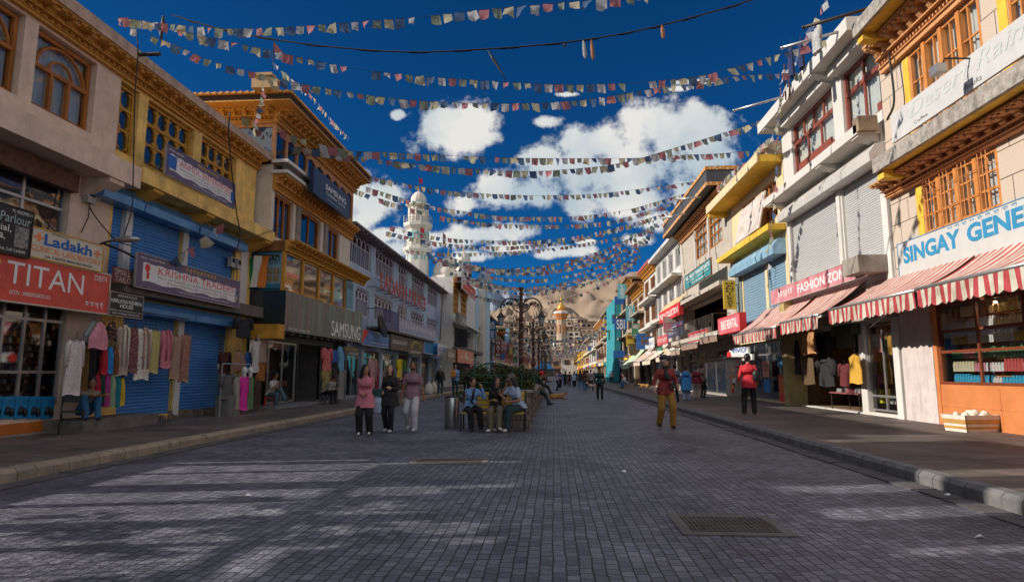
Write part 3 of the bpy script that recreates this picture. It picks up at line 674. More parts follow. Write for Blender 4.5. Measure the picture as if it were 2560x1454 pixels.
# ---- building with the black fascia (phone shop)
XB = -9.65
y3 = onX(712, 700, XB).y; y3e = onX(906, 720, XB).y
F3 = Fac('L', XL + .55, y3 + .1, y3e)      # upper facade plane
FB0 = Fac('L', XB, y3, y3e)
B3 = F3.root('timber_trimmed_building', 'white building with carved timber cornices and a glazed top floor over a black shop fascia')
M_cream = mat('cream_render', (.62, .56, .47), rough=.85, var=.1, scale=2, bump=.15, stain=.2)
L3 = F3.L
z3a, z3b = F3.P(700, 480)[1], 0
p2 = [wrect(F3, 668, 712, 470, 500, 585, 605), wrect(F3, 752, 805, 515, 550, 625, 655), wrect(F3, 824, 850, 560, 575, 650, 665)]
zt2 = F3.P(700, 488)[1]; zb2 = F3.P(700, 598)[1]
ops3 = [(.25, F3.P(735, 500)[0], zb2, zt2), (F3.P(755, 500)[0], F3.P(805, 500)[0], zb2, zt2), (F3.P(824, 500)[0], F3.P(853, 500)[0], zb2, zt2)]
ZTOP0 = zt2 + 1.0; ZTOP1 = 10.5
zr = F3.P(690, 205, .7)[1]
zf0 = (FB0.P(710, 826)[1] + FB0.P(905, 858)[1]) / 2
skin(B3, L3, ZTOP0, ops3, M_cream, depth=9, z0=zf0)
for i, o in enumerate(ops3): window(B3, o[0] + .01, o[1] - .01, o[2], o[3], .1, M_wood, M_glass_b, 'grid', nx=(3, 2, 2)[i], nz=1, transom=None, fw=.1, mull=.09)
for u in (745, 815): x = F3.P(u, 540)[0]; b = MB(); b.box(x - .2, x + .2, -.06, .02, zb2 - .1, zt2 + .1); b.build('grey_pillar', M_conc, B3)
cornice(B3, 0, L3, zt2 + .03, zt2 + .62, 0, .5, pitch=.4)
slab(B3, -.12, L3 * .55, zt2 + .62, zt2 + .74, 0, .62, M_white, 'terrace_edge')
b = MB(); b.box(-.1, L3 * .55, -.5, -.4, zt2 + .74, zt2 + 1.02); b.build('terrace_wall', mat('pebble_dash', (.10, .085, .07), var=.5, scale=40, bump=.6), B3)
slab(B3, -.14, L3 * .55, zt2 + 1.02, zt2 + 1.14, 0, .62, M_white, 'terrace_coping')
b = MB(); zf = ZTOP0; n_ = 9; zc = ZTOP1 + .2
for i in range(n_ + 1):
 x = L3 * i / n_; b.box(x - .06, x + .06, -.05, .08, zf, zc)
b.box(0, L3, -.04, .06, zc - .12, zc); b.box(0, L3, -.06, .08, zf, zf + .1)
for i in range(n_):     # scalloped heads
 x = L3 * (i + .5) / n_; w_ = L3 / n_ / 2; b.prism([(x - w_, zc - .1), (x - w_, zc - .42), (x - w_ * .7, zc - .26), (x - w_ * .3, zc - .22), (x, zc - .14), (x + w_ * .3, zc - .22), (x + w_ * .7, zc - .26), (x + w_, zc - .42), (x + w_, zc - .1)], -.03, .03, 'y')
for yy in (1.6, 3.2, 4.8, 7.5): b.box(-.05, .08, yy - .08, yy + .08, zf, zc)
b.box(-.04, .06, 0, 9, zc - .12, zc)
wt = b.build('glazed_storey', mat('pinkish_timber', (.50, .25, .11), rough=.6, var=.25, scale=6), B3)
g = MB(); g.quad((0, .03, zf), (L3, .03, zf), (L3, .03, zc), (0, .03, zc)); g.quad((.02, 9, zf), (.02, .03, zf), (.02, .03, zc), (.02, 9, zc)); g.build('pane', M_glass_b, wt)
cornice(B3, -.2, L3 + .1, zc, zr - .33, 0, .7, pitch=.42)
cs = cornice(B3, 0, 9, zc, zr - .33, 0, .55, pitch=.42, name='side_cornice'); cs.rotation_euler = (0, 0, R(-90)); cs.location = (-.0, 9.0, 0)
b = MB(); b.box(-.8, L3 + .2, -.85, 9, zr - .28, zr - .05); b.build('roof_fascia', mat('thatch_brown', (.05, .03, .02), var=.6, scale=30, bump=.6), B3)
b = MB(); b.box(-.9, L3 + .3, -.92, 9.1, zr - .05, zr + .02); b.box(-.86, L3 + .24, -.9, 9.06, zr - .33, zr - .28)
for i in range(50): x = -.8 + (L3 + 1) * i / 49; b.box(x - .05, x + .05, -.97, -.92, zr - .06, zr + .03)
for i in range(40): y = -.8 + 9.6 * i / 39; b.box(-.95, -.9, y - .05, y + .05, zr - .06, zr + .03)
b.build('roof_rail', M_carv, B3)
for u, ds in ((675, .6), (805, .5)):
 x, z = F3.P(u, 190, .1); c = MB(); c.box(x - .35, x + .35, -.3, .4, zr + .02, zr + .45); c.box(x - .42, x + .42, -.37, .47, zr + .45, zr + .55); c.build('roof_block', mat('roof_block_stone', (.45, .30, .16), var=.25), B3)
FB = Fac('L', XB, y3, y3e)
b = MB(); zbt = FB.P(713, 690)[1]; zbt = FB.P(760, 640, .2)[1]
zc0 = (FB.P(706, 628)[1] + FB.P(868, 694)[1]) / 2; zc1 = (FB.P(712, 592, .3)[1] + FB.P(903, 682, .3)[1]) / 2
zf1 = (FB.P(712, 728)[1] + FB.P(905, 784)[1]) / 2; zf0 = (FB.P(710, 826)[1] + FB.P(905, 858)[1]) / 2
BAYX = FB.P(868, 660)[0]; LB = FB.L
M_glr = mat_clear('shop_glass', .25)
bay = MB(); dB = FB.X - F3.X                                # depth of the bay
off = FB.y0 - F3.y0
def bx3(x0, x1, y0, y1, z0, z1): bay.box(x0 + off, x1 + off, y0 - dB, y1 - dB, z0, z1)
nb = 4
for i in range(nb + 1): x = BAYX * i / nb; bx3(x - .07, x + .07, 0, .12, zf1, zc0)
bx3(0, BAYX, 0, .12, zc0 - .08, zc0); bx3(0, BAYX, 0, .1, zf1, zf1 + .06)
bayo = bay.build('bay_frame', mat('amber_timber', (.52, .25, .03), rough=.5, var=.2), B3)
g = MB(); g.quad((off, .06 - dB, zf1), (off + BAYX, .06 - dB, zf1), (off + BAYX, .06 - dB, zc0), (off, .06 - dB, zc0)); g.build('pane', M_glr, bayo)
b = MB(); b.box(off, off + LB, 1.0 - dB, 1.1 - dB, zf1, zc0); b.box(off + .02, off + LB, -dB + .1, 1 - dB, zf1 - .02, zf1 + .02); b.build('bay_back', M_wood_d, B3)
c = cornice(B3, off - .1, off + LB + .05, zc0, zc1, -dB, .45, mat('amber_carved', (.55, .28, .04), var=.4, scale=14, bump=.8, bscale=30), pitch=.42)
b = MB(); b.box(off - .1, off + LB, -dB, .0, zc1 - .2, zc1 - .02); b.box(off - .1, off + .0, -dB, 1.2, zc0, zc1 - .2); b.build('bay_roof', M_wood_d, B3)
b = MB(); b.box(off - .0, off + .08, -dB + .1, 1.5, zf1, zc0); b.build('bay_side', mat('teal_board', (.02, .12, .17), var=.3), B3)
fb = MB(); fb.box(off - .02, off + LB, -dB - .08, 1.5, zf0, zf1);
def fascia_mat():
 m = bpy.data.materials.new('sheet_black_fascia'); m.use_nodes = True; n, l, p = nodes_of(m); p.inputs['Base Color'].default_value = (.018, .026, .026, 1); p.inputs['Roughness'].default_value = .22; p.inputs['Specular IOR Level'].default_value = .7
 co = n.new('ShaderNodeTexCoord'); mp = n.new('ShaderNodeMapping'); mp.inputs['Scale'].default_value = (1, 1, .12); l.new(co.outputs['Object'], mp.inputs[0])
 nz = n.new('ShaderNodeTexNoise'); nz.inputs['Scale'].default_value = 1.1; nz.inputs['Detail'].default_value = 1; l.new(mp.outputs[0], nz.inputs['Vector'])
 bu = n.new('ShaderNodeBump'); bu.inputs['Strength'].default_value = .5; bu.inputs['Distance'].default_value = .3; l.new(nz.outputs[0], bu.inputs['Height']); l.new(bu.outputs[0], p.inputs['Normal']); return m
M_fas = fascia_mat()
fo = fb.build('fascia', M_fas, B3)
def onfas(s, a, b_2, m, **k):       # text on the fascia by pixel corners (u, v_top, v_bottom)
 x0, x1, z0, z1 = FB.rect(a, b_2, .08); text(s, fo, x0 + off, x1 + off, z0, z1, -dB - .09, m, **k)
onfas('SAMSUNG', (829, 803, 842), (901, 815, 848), M_txw, depth=.10)
onfas('SmartCafé | Leh Smart Café', (721, 817, 826), (774, 826, 833), M_txw)
xg = lambda u: FB.P(u, 950)[0] + off
b = MB()
yb = -dB + 1.1
for u in (716, 737, 806, 858, 905): b.box(xg(u) - .06, xg(u) + .06, yb, yb + .12, PZ, zf0)
b.box(xg(716), xg(905), yb, yb + .1, zf0 - .25, zf0); b.build('door_posts', M_black, B3)
b = MB(); b.box(off, off + LB, yb + 3.2, yb + 3.3, PZ, zf0); b.box(off + LB, off + LB + .1, yb - .4, yb + 3.3, PZ, zf0); b.box(off, off + LB, yb - 1.0, yb + 3.2, .165, .26); b.build('shop_back', mat('grey_interior', (.16, .17, .18), var=.3, scale=3), B3)
frame_box(B3, xg(740), xg(803), .28, zf0 - .28, yb + .02, M_alu, 2, (), .06, 'glass_doors', M_clear)
b = MB(); b.box(xg(737) - 3.0, xg(716), yb + .25, yb + .3, .2, zf0 - .2); b.build('side_glass', mat_glass('green_glass', (.03, .06, .07), .06), B3)
b = MB()
for i in range(12): x = off + .2 + LB * i / 12; b.lathe([(.05, 0), (.06, .06)], (x, -dB + .35, zf0 - .06), 8)
b.build('downlights', M_alu, B3)
b = MB(); b.box(-.1, 0, 2.2, 8, 0, zf0); b.build('side_wall', M_conc_d, B3)
x0, x1, z0_, z1_ = F3.rect((785, 425, 488), (875, 487, 545), .95)
t = thing('shop_sign', F3.loc(x0, .95, z0_), F3.rz, 'dark blue box sign hung across the glazed top floor of the timber trimmed building', 'sign')
b = MB(); b.box(0, x1 - x0, 0, .18, 0, z1_ - z0_); b.build('board', mat('navy_sign', (.012, .02, .05), rough=.35, var=.1), t)
W, Hh = x1 - x0, z1_ - z0_
T(t, W, Hh, 'SAMSUNG', .30, .88, .52, .74, M_txw, bold=.012); T(t, W, Hh, 'Customer Service', .32, .86, .33, .46, M_txw); T(t, W, Hh, 'Authorised Service Centre', .35, .82, .14, .18, M_txw)
# ---- pale blue hotel with pointed-arch windows
y4e = onX(1101, 850, XL).y
F4 = Fac('L', XL, y3e + .35, y4e)
B4 = F4.root('hotel_building', 'long pale blue two storey hotel front with white pointed arch windows')
M_blu = mat('pale_blue_render', (.37, .47, .60), rough=.85, var=.16, scale=1.4, bump=.15, stain=.4)
M_lil = mat('lilac_white_paint', (.52, .49, .58), rough=.6, var=.08)
zr4 = (F4.P(872, 560, .5)[1] + F4.P(1098, 712, .5)[1]) / 2
tops = [(864, 923), (935, 981), (994, 1016), (1028, 1059), (1068, 1092)]
a_ = (F4.P(935, 615)[1] + F4.P(1092, 716)[1]) / 2; b_b = (F4.P(935, 683)[1] + F4.P(1092, 772)[1]) / 2
zt4, zb4 = F4.P(1000, 655)[1], F4.P(1000, 722)[1]
zt4b, zb4b = F4.P(1000, 762)[1], F4.P(1000, 818)[1]
o4 = []
for (ua, ub), (za, zb) in [(t_, (zb4, zt4)) for t_ in tops] + [(t_, (zb4b, zt4b)) for t_ in [(887, 922)] + tops[1:]]:
 o4.append((max(.1, F4.P(ua, 800)[0]), F4.P(ub, 800)[0], za, zb))
zsh = F4.P(1000, 852)[1]
for i in range(7): o4.append((.5 + i * (F4.L - 1) / 7, .5 + (i + .86) * (F4.L - 1) / 7, .2, 2.75, .3))
skin(B4, F4.L, zr4 - .1, o4, M_blu, depth=10)
for i, o in enumerate(o4[:10]): window(B4, o[0] + .02, o[1] - .02, o[2], o[3], .07, M_lil, M_glass, 'gothic', nx=[5, 5, 3, 5, 5, 4, 5, 3, 5, 5][i], fw=.08)
b = MB(); b.box(-.1, F4.L + .4, -.75, 10, zr4 - .06, zr4 + .04)
for i in range(34): x = (F4.L) * (i + .5) / 34; b.box(x - .06, x + .06, -.68, .02, zr4 - .18, zr4 - .065)
b.build('eaves', mat('grey_mauve_paint', (.22, .19, .21), var=.3), B4)
for i in range(7):
 o = o4[10 + i]; b = MB(); b.box(o[0], o[1], 2.2, 2.3, .17, 2.8); b.box(o[0], o[1], .3, 2.2, 2.76, 2.8); b.build('shop_interior', mat('warm_interior', (.13, .085, .05), var=.5, scale=4), B4)
 frame_box(B4, o[0] + .02, o[1] - .02, .2, 2.72, .16, M_wood_d if i % 2 else M_alu, 3, (2.3,), .07, 'shop_front', M_clear if i in (1, 3) else M_glass)
slab(B4, 0, F4.L, zsh - .1, zsh + .1, 0, .5, M_conc_d, 'canopy')
xb0, xb1 = F4.P(999, 830, 1.0)[0], F4.P(1088, 860, 1.0)[0]; zb0_ = F4.P(1040, 840, 1.0)[1]; zb1_ = F4.P(1040, 806, 1.0)[1]
xg0 = F4.P(958, 820, 1.0)[0]
slab(B4, xg0, xb1, zb0_ - .12, zb0_, 0, 1.0, M_conc_d, 'balcony')
railing(B4, xb0, xb1, zb0_ + .05, zb1_ + .15, -.98, M_lil, n=14, r=.025, style='fret', side=2)
railing(B4, xg0, xb0, zb0_ + .05, zb1_ + .15, -.98, mat('violet_iron', (.10, .08, .20), var=.2), n=18, r=.02, side=1, name='grille')
t = thing('roof_lettering', F4.loc(F4.P(952, 740, .6)[0], .6, F4.P(960, 724, .6)[1]), F4.rz, 'large red open-frame letters standing on the pale blue hotel front', 'sign')
Wl = F4.P(1066, 740, .6)[0] - F4.P(952, 740, .6)[0]
text('LADAKH PALACE', t, 0, Wl, .0, 1.0, 0, mat('red_letters_metal', (.42, .06, .04), rough=.5), depth=.04)
b = MB()
for z in (0.0, .5): b.tube([(-.8, .12, z), (Wl + .2, .12, z)], .025, 5)
for i in range(9): x = -.8 + (Wl + 1) * i / 8; b.tube([(x, .12, 0), (x, .6, 0)], .02, 4)
b.build('support_frame', M_iron, t)
b = MB(); b.s = True; b.lathe([(.02, .0), (.35, .05), (.62, .16), (.70, .26), (.68, .27), (.6, .19), (.33, .08), (.0, .03)], (0, 0, 0), 20)
x, z = F4.P(947, 818, .9); t = thing('satellite_dish', F4.loc(x, .9, z), F4.rz, 'dark round satellite dish at the left end of the hotel balcony', 'satellite dish')
o = b.build('dish', M_black, t); o.rotation_euler = (R(75), 0, 0)
b = MB(); b.tube([(0, .1, 0), (0, .9, -.2)], .03, 6); b.build('bracket', M_iron, t)
# ---- white bank building
XW = -9.7
F5 = Fac('L', XW, onX(1131, 850, XW).y, onX(1189, 850, XW).y)
B5 = F5.root('white_building', 'white painted building with two ochre carved windows and bank signs')
M_w5 = mat('white_lime_wash', (.64, .61, .56), rough=.85, var=.1, scale=1.2, stain=.25)
z5 = F5.P(1131, 690)[1]
ow = [(F5.P(1133, 750)[0], F5.P(1146, 750)[0], F5.P(1140, 786)[1], F5.P(1140, 722)[1]), (F5.P(1152, 760)[0], F5.P(1166, 760)[0], F5.P(1159, 798)[1], F5.P(1159, 740)[1])]
skin(B5, F5.L, z5, ow + [(.6, F5.L - .6, .2, 3.0, .4), (1, F5.L - 2, 4.0, 6.2, .6)], M_w5, depth=9)
for o in ow:
 window(B5, o[0], o[1], o[2], o[3], .05, mat('amber_timber', (.5, .25, .03)), M_glass, 'lattice', nx=5, nz=4, fw=.1, mull=.12); cornice(B5, o[0] - .25, o[1] + .25, o[3], o[3] + .9, 0, .4, pitch=.4, m=MATS['amber_carved'])
slab(B5, -.2, F5.L * .4, z5, z5 + .5, 0, .8, M_w5, 'roof_slab'); slab(B5, 0, F5.L, 6.3, 6.5, 0, .8, M_w5, 'ledge')
railing(B5, 1, F5.L, 4.0, 4.9, -.9, M_alu, n=10, r=.02); slab(B5, 0, F5.L, 3.6, 3.95, 0, .95, M_conc_d, 'balcony')
b = MB(); b.box(.2, F5.L, .7, .8, .2, 6.3); b.build('dark_back', M_dark, B5)
# ---- mosque behind, minarets and domes
YM = 80.0
M_mq = mat('mosque_white', (.62, .57, .49), rough=.7, var=.07, scale=.8, stain=.15)
M_tq = mat('turquoise_band', (.10, .42, .42), rough=.6, var=.15)
def oct_(b, r0, r1, z0, z1, n=8): b.lathe([(r0, z0), (r1, z1)], (0, 0, 0), n)
def minaret(u, vt, X=None, Yd=YM, r=1.15, label='', zbase=0, dome_n=16, m=None):
 p = onY(u, vt, Yd); t = thing('minaret', (p.x, p.y, 0), R(22.5), label, 'minaret'); zt = p.z; m = m or M_mq
 k = Yd / FPX
 zz = lambda v: onY(u, v, Yd).z
 return t, zz, k
t, zz, k = minaret(1047, 478, label='tall white octagonal minaret with two balconies behind the pale blue hotel')
b = MB(); b.lathe([(1.55, 0), (1.55, zz(622)), (1.5, zz(615)), (1.5, zz(575))], (0, 0, 0), 8); b.build('shaft', M_mq, t)
b = MB(); b.lathe([(1.45, zz(575)), (1.95, zz(565)), (1.95, zz(560)), (1.4, zz(558)), (1.35, zz(517))], (0, 0, 0), 8); b.lathe([(1.62, zz(640)), (1.95, zz(627)), (1.95, zz(622)), (1.5, zz(620))], (0, 0, 0), 8)
b.lathe([(1.4, zz(578)), (1.95, zz(568)), (1.96, zz(562))], (0, 0, 0), 8); b.build('balcony_floor', M_mq, t)
b = MB(); b.lathe([(1.0, zz(560)), (1.0, zz(528)), (1.3, zz(522)), (1.75, zz(516)), (1.7, zz(513)), (1.0, zz(509))], (0, 0, 0), 8)
for i in range(8):
 a = math.pi / 4 * i + math.pi / 8; b.tube([(1.3 * math.cos(a), 1.3 * math.sin(a), zz(562)), (1.3 * math.cos(a), 1.3 * math.sin(a), zz(520))], .12, 6)
b.build('lantern_storey', M_mq, t)
b = MB()
for i in range(8):
 a = math.pi / 4 * i;
 for za, zb in ((zz(556), zz(532)), (zz(672), zz(650))): b.tube([(1.02 * math.cos(a), 1.02 * math.sin(a), za), (1.06 * math.cos(a), 1.06 * math.sin(a), (za * .3 + zb * .7)), (1.0 * math.cos(a), 1.0 * math.sin(a), zb)], [.3, .3, .05], 6)
b.build('arched_openings', M_dark, t)
b = MB()
for z0_, z1_ in ((zz(600), zz(582)), (zz(652), zz(640))):
 for i in range(8): a = math.pi / 4 * i; c_, s_ = math.cos(a), math.sin(a); rr_ = 1.44; ww = .42; b.quad((rr_ * c_ + s_ * ww, rr_ * s_ - c_ * ww, z0_), (rr_ * c_ - s_ * ww, rr_ * s_ + c_ * ww, z0_), (rr_ * c_ - s_ * ww, rr_ * s_ + c_ * ww, z1_), (rr_ * c_ + s_ * ww, rr_ * s_ - c_ * ww, z1_))
b.build('turquoise_panels', M_tq, t)
b = MB()
for zf_ in (zz(562), zz(622)):
 for j in range(3): b.tube([(1.93 * math.cos(math.pi / 4 * i), 1.93 * math.sin(math.pi / 4 * i), zf_ + .35 * (j + 1)) for i in range(9)], .03, 4)
 for i in range(8): a = math.pi / 4 * i; rr_ = 1.93 * math.cos(math.pi / 8) / math.cos((a % (math.pi / 4)) - math.pi / 8); b.tube([(rr_ * math.cos(a), rr_ * math.sin(a), zf_), (rr_ * math.cos(a), rr_ * math.sin(a), zf_ + 1.1)], .03, 4)
b.build('balcony_rail', M_alu, t)
def dome(t, r, z0, h, m, ribs=12, ax=(0, 0), band=True):
 b = MB(); b.s = True
 pr = [(r * .86, z0), (r * .98, z0 + h * .15), (r * 1.0, z0 + h * .32), (r * .93, z0 + h * .52), (r * .76, z0 + h * .7), (r * .5, z0 + h * .86), (r * .2, z0 + h * .96), (.04, z0 + h)]
 b.lathe(pr, (ax[0], ax[1], 0), 48, 1, 1, ribs, .05); o = b.build('dome', m, t)
 b = MB(); b.s = True; b.tube([(ax[0], ax[1], z0 + h), (ax[0], ax[1], z0 + h * 1.12), (ax[0], ax[1], z0 + h * 1.2), (ax[0], ax[1], z0 + h * 1.45)], [.06 * r, .12 * r, .05 * r, .015], 6); b.build('finial', M_txy, t)
 if band:
  b = MB()
  for i in range(16):
   a0 = 2 * math.pi * i / 16; pts = [(r * 1.02 * math.cos(a0 + q), r * 1.02 * math.sin(a0 + q), z0 + h * (.04 + zq)) for q, zq in ((-.19, 0), (.19, 0), (0, .15))]
   b.add([(p[0] + ax[0], p[1] + ax[1], p[2]) for p in pts], [(0, 1, 2)])
  b.build('painted_petals', M_tq, t)
dome(t, 1.02, zz(512), zz(478) - zz(512), M_mq)
def flagstaff(p, hh, label, c, sz=(.5, .9)):
 t = thing('flagpole', p, 0, label, 'flagpole'); b = MB(); b.tube([(0, 0, 0), (0, 0, hh)], .03, 5); b.build('pole', M_iron, t)
 b = MB(); b.add([(.03, 0, hh), (sz[0], .1, hh * .9), (sz[0] * .8, .15, hh - sz[1]), (.03, 0, hh - sz[1] * .8)], [(0, 1, 2, 3)]); b.build('flag', mat('flag_' + c[0], c[1], var=.2), t)
RED = ('red', (.5, .03, .05))
flagstaff((t.location.x, t.location.y, zz(480)), 2.0, 'red pennant on the tip of the tall minaret', RED)
flagstaff((t.location.x + .8, t.location.y - 2.0, zz(622)), 2.5, 'red pennant on the lower balcony of the tall minaret', RED)
pD = onY(1117, 700, YM); t = thing('mosque_hall', (pD.x, pD.y + 1, 0), 0, 'white mosque hall with its big ribbed dome behind the bank building', 'mosque')
b = MB(); b.box(-6, 5, -2, 5, 0, onY(1117, 706, YM).z); b.lathe([(2.5, onY(1117, 706, YM).z), (2.5, onY(1117, 690, YM).z)], (0, 0, 0), 8); b.build('hall_wall', M_mq, t)
dome(t, 1.95, onY(1117, 695, YM).z, onY(1117, 638, YM).z - onY(1117, 695, YM).z, M_mq, 16, band=False)
flagstaff((pD.x - .4, pD.y - 1, onY(1117, 640, YM).z), 2.9, 'dark red flag on the mast over the big ribbed dome', ('dark_red', (.25, .04, .06)), (.35, 2.0))
for (u, v0, v1, r_, lab) in ((1161, 668, 632, .93, 'domed white corner turret just right of the big ribbed dome'),):
 p = onY(u, v0, YM); z = lambda v: onY(u, v, YM).z
 t = thing('turret', (p.x, p.y - 1, 0), R(22.5), lab, 'turret')
 b = MB(); b.lathe([(1.0, 0), (1.0, z(672)), (1.35, z(669)), (1.4, z(666)), (.9, z(664))], (0, 0, 0), 8)
 for i in range(8): a = math.pi / 4 * i; b.tube([(.9 * math.cos(a), .9 * math.sin(a), z(705)), (.9 * math.cos(a), .9 * math.sin(a), z(670))], .13, 6)
 b.build('drum', M_mq, t); b = MB()
 for i in range(8): a = math.pi / 4 * i; b.tube([(.88 * math.cos(a), .88 * math.sin(a), z(700)), (.9 * math.cos(a), .9 * math.sin(a), z(682)), (.88 * math.cos(a), .88 * math.sin(a), z(676))], [.24, .24, .05], 6)
 b.build('arched_openings', M_dark, t); dome(t, r_, z(664), z(v1) - z(664), M_mq)
F6 = Fac('L', -9.55, onX(1190, 850, -9.55).y + .1, onX(1213, 850, -9.55).y)
B6 = F6.root('mosque_gatehouse', 'pale blue mosque front on the street, white script over a tall arched doorway')
M_lb = mat('ice_blue_paint', (.40, .52, .60), rough=.8, var=.1, scale=1)
z6 = F6.P(1195, 770)[1]
skin(B6, F6.L, z6 + 2.5, [(1, 5, .2, 6, 1.0), (6.0, 7.5, 5.5, 8.0)], M_lb)
b = MB(); b.prism([(1, 5.0), (3, 7.4), (5, 5.0), (4.4, 5.0), (3, 6.4), (1.6, 5.0)], -.12, .0, 'y'); b.box(.8, 5.2, .9, 1.0, .2, 6.1); b.build('gate_arch', mat('gold_green', (.3, .22, .06), var=.4), B6)
for i in range(9): script_marks(B6, .8, 5.6, 7.6 + i * .42, 7.9 + i * .42, -.02, M_txw, n=9, seed=i)
window(B6, 6.0, 7.5, 5.5, 8.0, .05, M_wood_d, M_glass, 'lattice', nx=3, nz=3)
t = thing('minaret', (-9.3, 82.5, 0), R(22.5), 'slim pale blue street-side minaret with a grey dome and covered balcony', 'minaret')
z = lambda v: onX(1205, v, -9.3).z
b = MB(); b.lathe([(.78, 0), (.78, z(750)), (1.5, z(742)), (1.55, z(738)), (.7, z(737)), (.7, z(712)), (1.5, z(708)), (1.45, z(705)), (.8, z(702))], (0, 0, 0), 8); b.build('shaft', M_lb, t)
b = MB()
for i in range(8): a = math.pi / 4 * i; b.tube([(1.3 * math.cos(a), 1.3 * math.sin(a), z(738)), (1.3 * math.cos(a), 1.3 * math.sin(a), z(708))], .08, 5)
b.build('balcony_posts', M_lb, t); dome(t, 1.0, z(702), z(668) - z(702), mat('grey_dome', (.30, .33, .35), var=.1))
# ---- further buildings on the left, generic builder
ORDW = ['first', 'second', 'third', 'fourth', 'fifth', 'sixth', 'seventh', 'eighth']
S_pan = mat('pale_print', (.4, .36, .3), var=.5, scale=9)
SD = ['dark roofed house left of the lamp', 'low timber windowed house on the left', 'brick red house on the left', 'pale grey house far left', 'farthest tan house on the left', 'tall white block', 'orange windowed narrow house', 'pale brick house', 'house just before the teal netting', 'netted house', 'first house beyond the netting', 'second house beyond the netting', 'third house beyond the netting', 'fourth house beyond the netting', 'yellow house far down the right']
rs_ = random.Random(77); SGC = [(n_, mat('board_' + n_, c_, rough=.5, var=.2, scale=3)) for n_, c_ in (('red', (.45, .05, .04)), ('blue', (.04, .14, .40)), ('white', (.55, .53, .5)), ('yellow', (.58, .38, .05)), ('green', (.06, .22, .12)), ('brown', (.12, .07, .04)), ('pink', (.5, .2, .2)))]
def simple_building(side, X, y0, y1, Ht, label, m_w, m_f, nb, floors, hang=0.5, m_r=None, name='shop_house', sh=None, style='grid', wn=(2, 2), gl=None, corn=False, depth=8, ledge=True):
 sd_ = SD.pop(0); F = Fac(side, X, y0, y1); B = F.root(name, label); ops = []; fh = (Ht - 3.2) / floors; w_ = F.L / nb
 for f in range(floors):
  for i in range(nb): ops.append((w_ * (i + .14), w_ * (i + .86), 3.2 + fh * f + fh * .26, 3.2 + fh * f + fh * .84))
 n = len(ops)
 for i in range(nb): ops.append((w_ * (i + .06), w_ * (i + .94), .2, 2.8, .35))
 skin(B, F.L, Ht, ops, m_w, depth=depth)
 for o in ops[:n]: window(B, o[0], o[1], o[2], o[3], .06, m_f, gl or M_glass, style, nx=wn[0], nz=wn[1], fw=.09, mull=.07)
 for i, o in enumerate(ops[n:]):
  if sh and (i % 2 == 0): shutter(B, o[0], o[1], o[2], o[3], .2, sh, pitch=.12)
  else:
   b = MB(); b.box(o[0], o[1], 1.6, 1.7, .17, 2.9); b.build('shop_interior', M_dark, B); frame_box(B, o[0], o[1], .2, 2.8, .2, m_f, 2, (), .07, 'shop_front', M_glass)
 if ledge:
  for f in range(floors): slab(B, -.02, F.L - .02, 3.2 + fh * f - .12, 3.2 + fh * f + .1, 0, .6 + .1 * f, m_w, 'ledge')
 if corn: cornice(B, 0, F.L, Ht - .15, Ht + .65, 0, .6, pitch=.6)
 b = MB(); b.box(-.1, F.L + .02, -hang, depth, Ht + (.65 if corn else 0), Ht + (.65 if corn else 0) + .28); b.build('roof', m_r or M_conc, B)
 for i in range(nb):
  q_ = SGC[rs_.randrange(len(SGC))]; hh_ = rs_.uniform(.5, .8); x_ = w_ * (i + .1); lab2 = sd_
  t = thing('shop_sign', F.loc(x_, .65, 2.85), F.rz, '%s board over the %s bay of the %s' % (q_[0], ORDW[i], lab2), 'sign', 'sign boards of the ' + lab2); b = MB(); b.box(0, w_ * .8, 0, .1, 0, hh_); b.build('board', q_[1], t); b = MB(); b.box(w_ * .1, w_ * .7, -.012, 0, hh_ * .35, hh_ * .65); b.build('lettering_strip', rs_.choice([M_txw, M_txy, M_txb]), t)
  if rs_.random() < .6:
   q_ = SGC[rs_.randrange(len(SGC))]; z_ = rs_.uniform(3.6, max(3.8, Ht - 2.4)); h2 = rs_.uniform(.8, 1.8); w2 = rs_.uniform(.5, 1.1)
   t = thing('hanging_sign', F.loc(w_ * (i + .95), .95, z_), 0, '%s board projecting above the %s bay, %s' % (q_[0], ORDW[i], lab2), 'sign', 'standing out boards of the ' + lab2); b = MB(); b.box(-w2 / 2, w2 / 2, 0, .12, 0, h2); b.build('board', q_[1], t); b = MB(); b.box(-w2 * .38, w2 * .38, -.012, 0, h2 * .62, h2 * .9); b.box(-w2 * .38, w2 * .38, -.012, 0, h2 * .1, h2 * .2); b.build('printed_panel', rs_.choice([S_pan, M_wood_d, M_txb]), t)
 return F, B
M_gw = mat('greyed_white', (.30, .31, .32), rough=.85, var=.2, scale=1, stain=.3)
M_bt = mat('brown_tin_roof', (.09, .07, .06), var=.3)
F7, B7 = simple_building('L', -9.7, 83.6, 100, 9.2, 'dark roofed shop house with the blue cafe banner, right of the slim minaret', M_gw, M_lb, 4, 2, 1.0, M_bt)
F8, B8 = simple_building('L', -9.7, 100.5, 122, 8.0, 'low shop house with timber windows and white roof edge behind the first street lamp', mat('tan_render', (.33, .25, .17), var=.2), M_wood, 5, 1, .9, M_conc, wn=(3, 1))
F9, B9 = simple_building('L', -9.9, 122.5, 150, 8.4, 'brick red shop house half hidden behind the lamp posts on the left', mat('brick_red_render', (.30, .10, .07), var=.2), M_wood_d, 5, 1, .5)
FA, BA = simple_building('L', -9.9, 150.5, 190, 7.8, 'pale grey shop house far down the left side', M_gw, M_white, 7, 1, .5)
FC, BC = simple_building('L', -9.9, 190.5, 235, 8.2, 'farthest tan shop house on the left side', MATS['tan_render'], M_wood, 8, 1, .5)
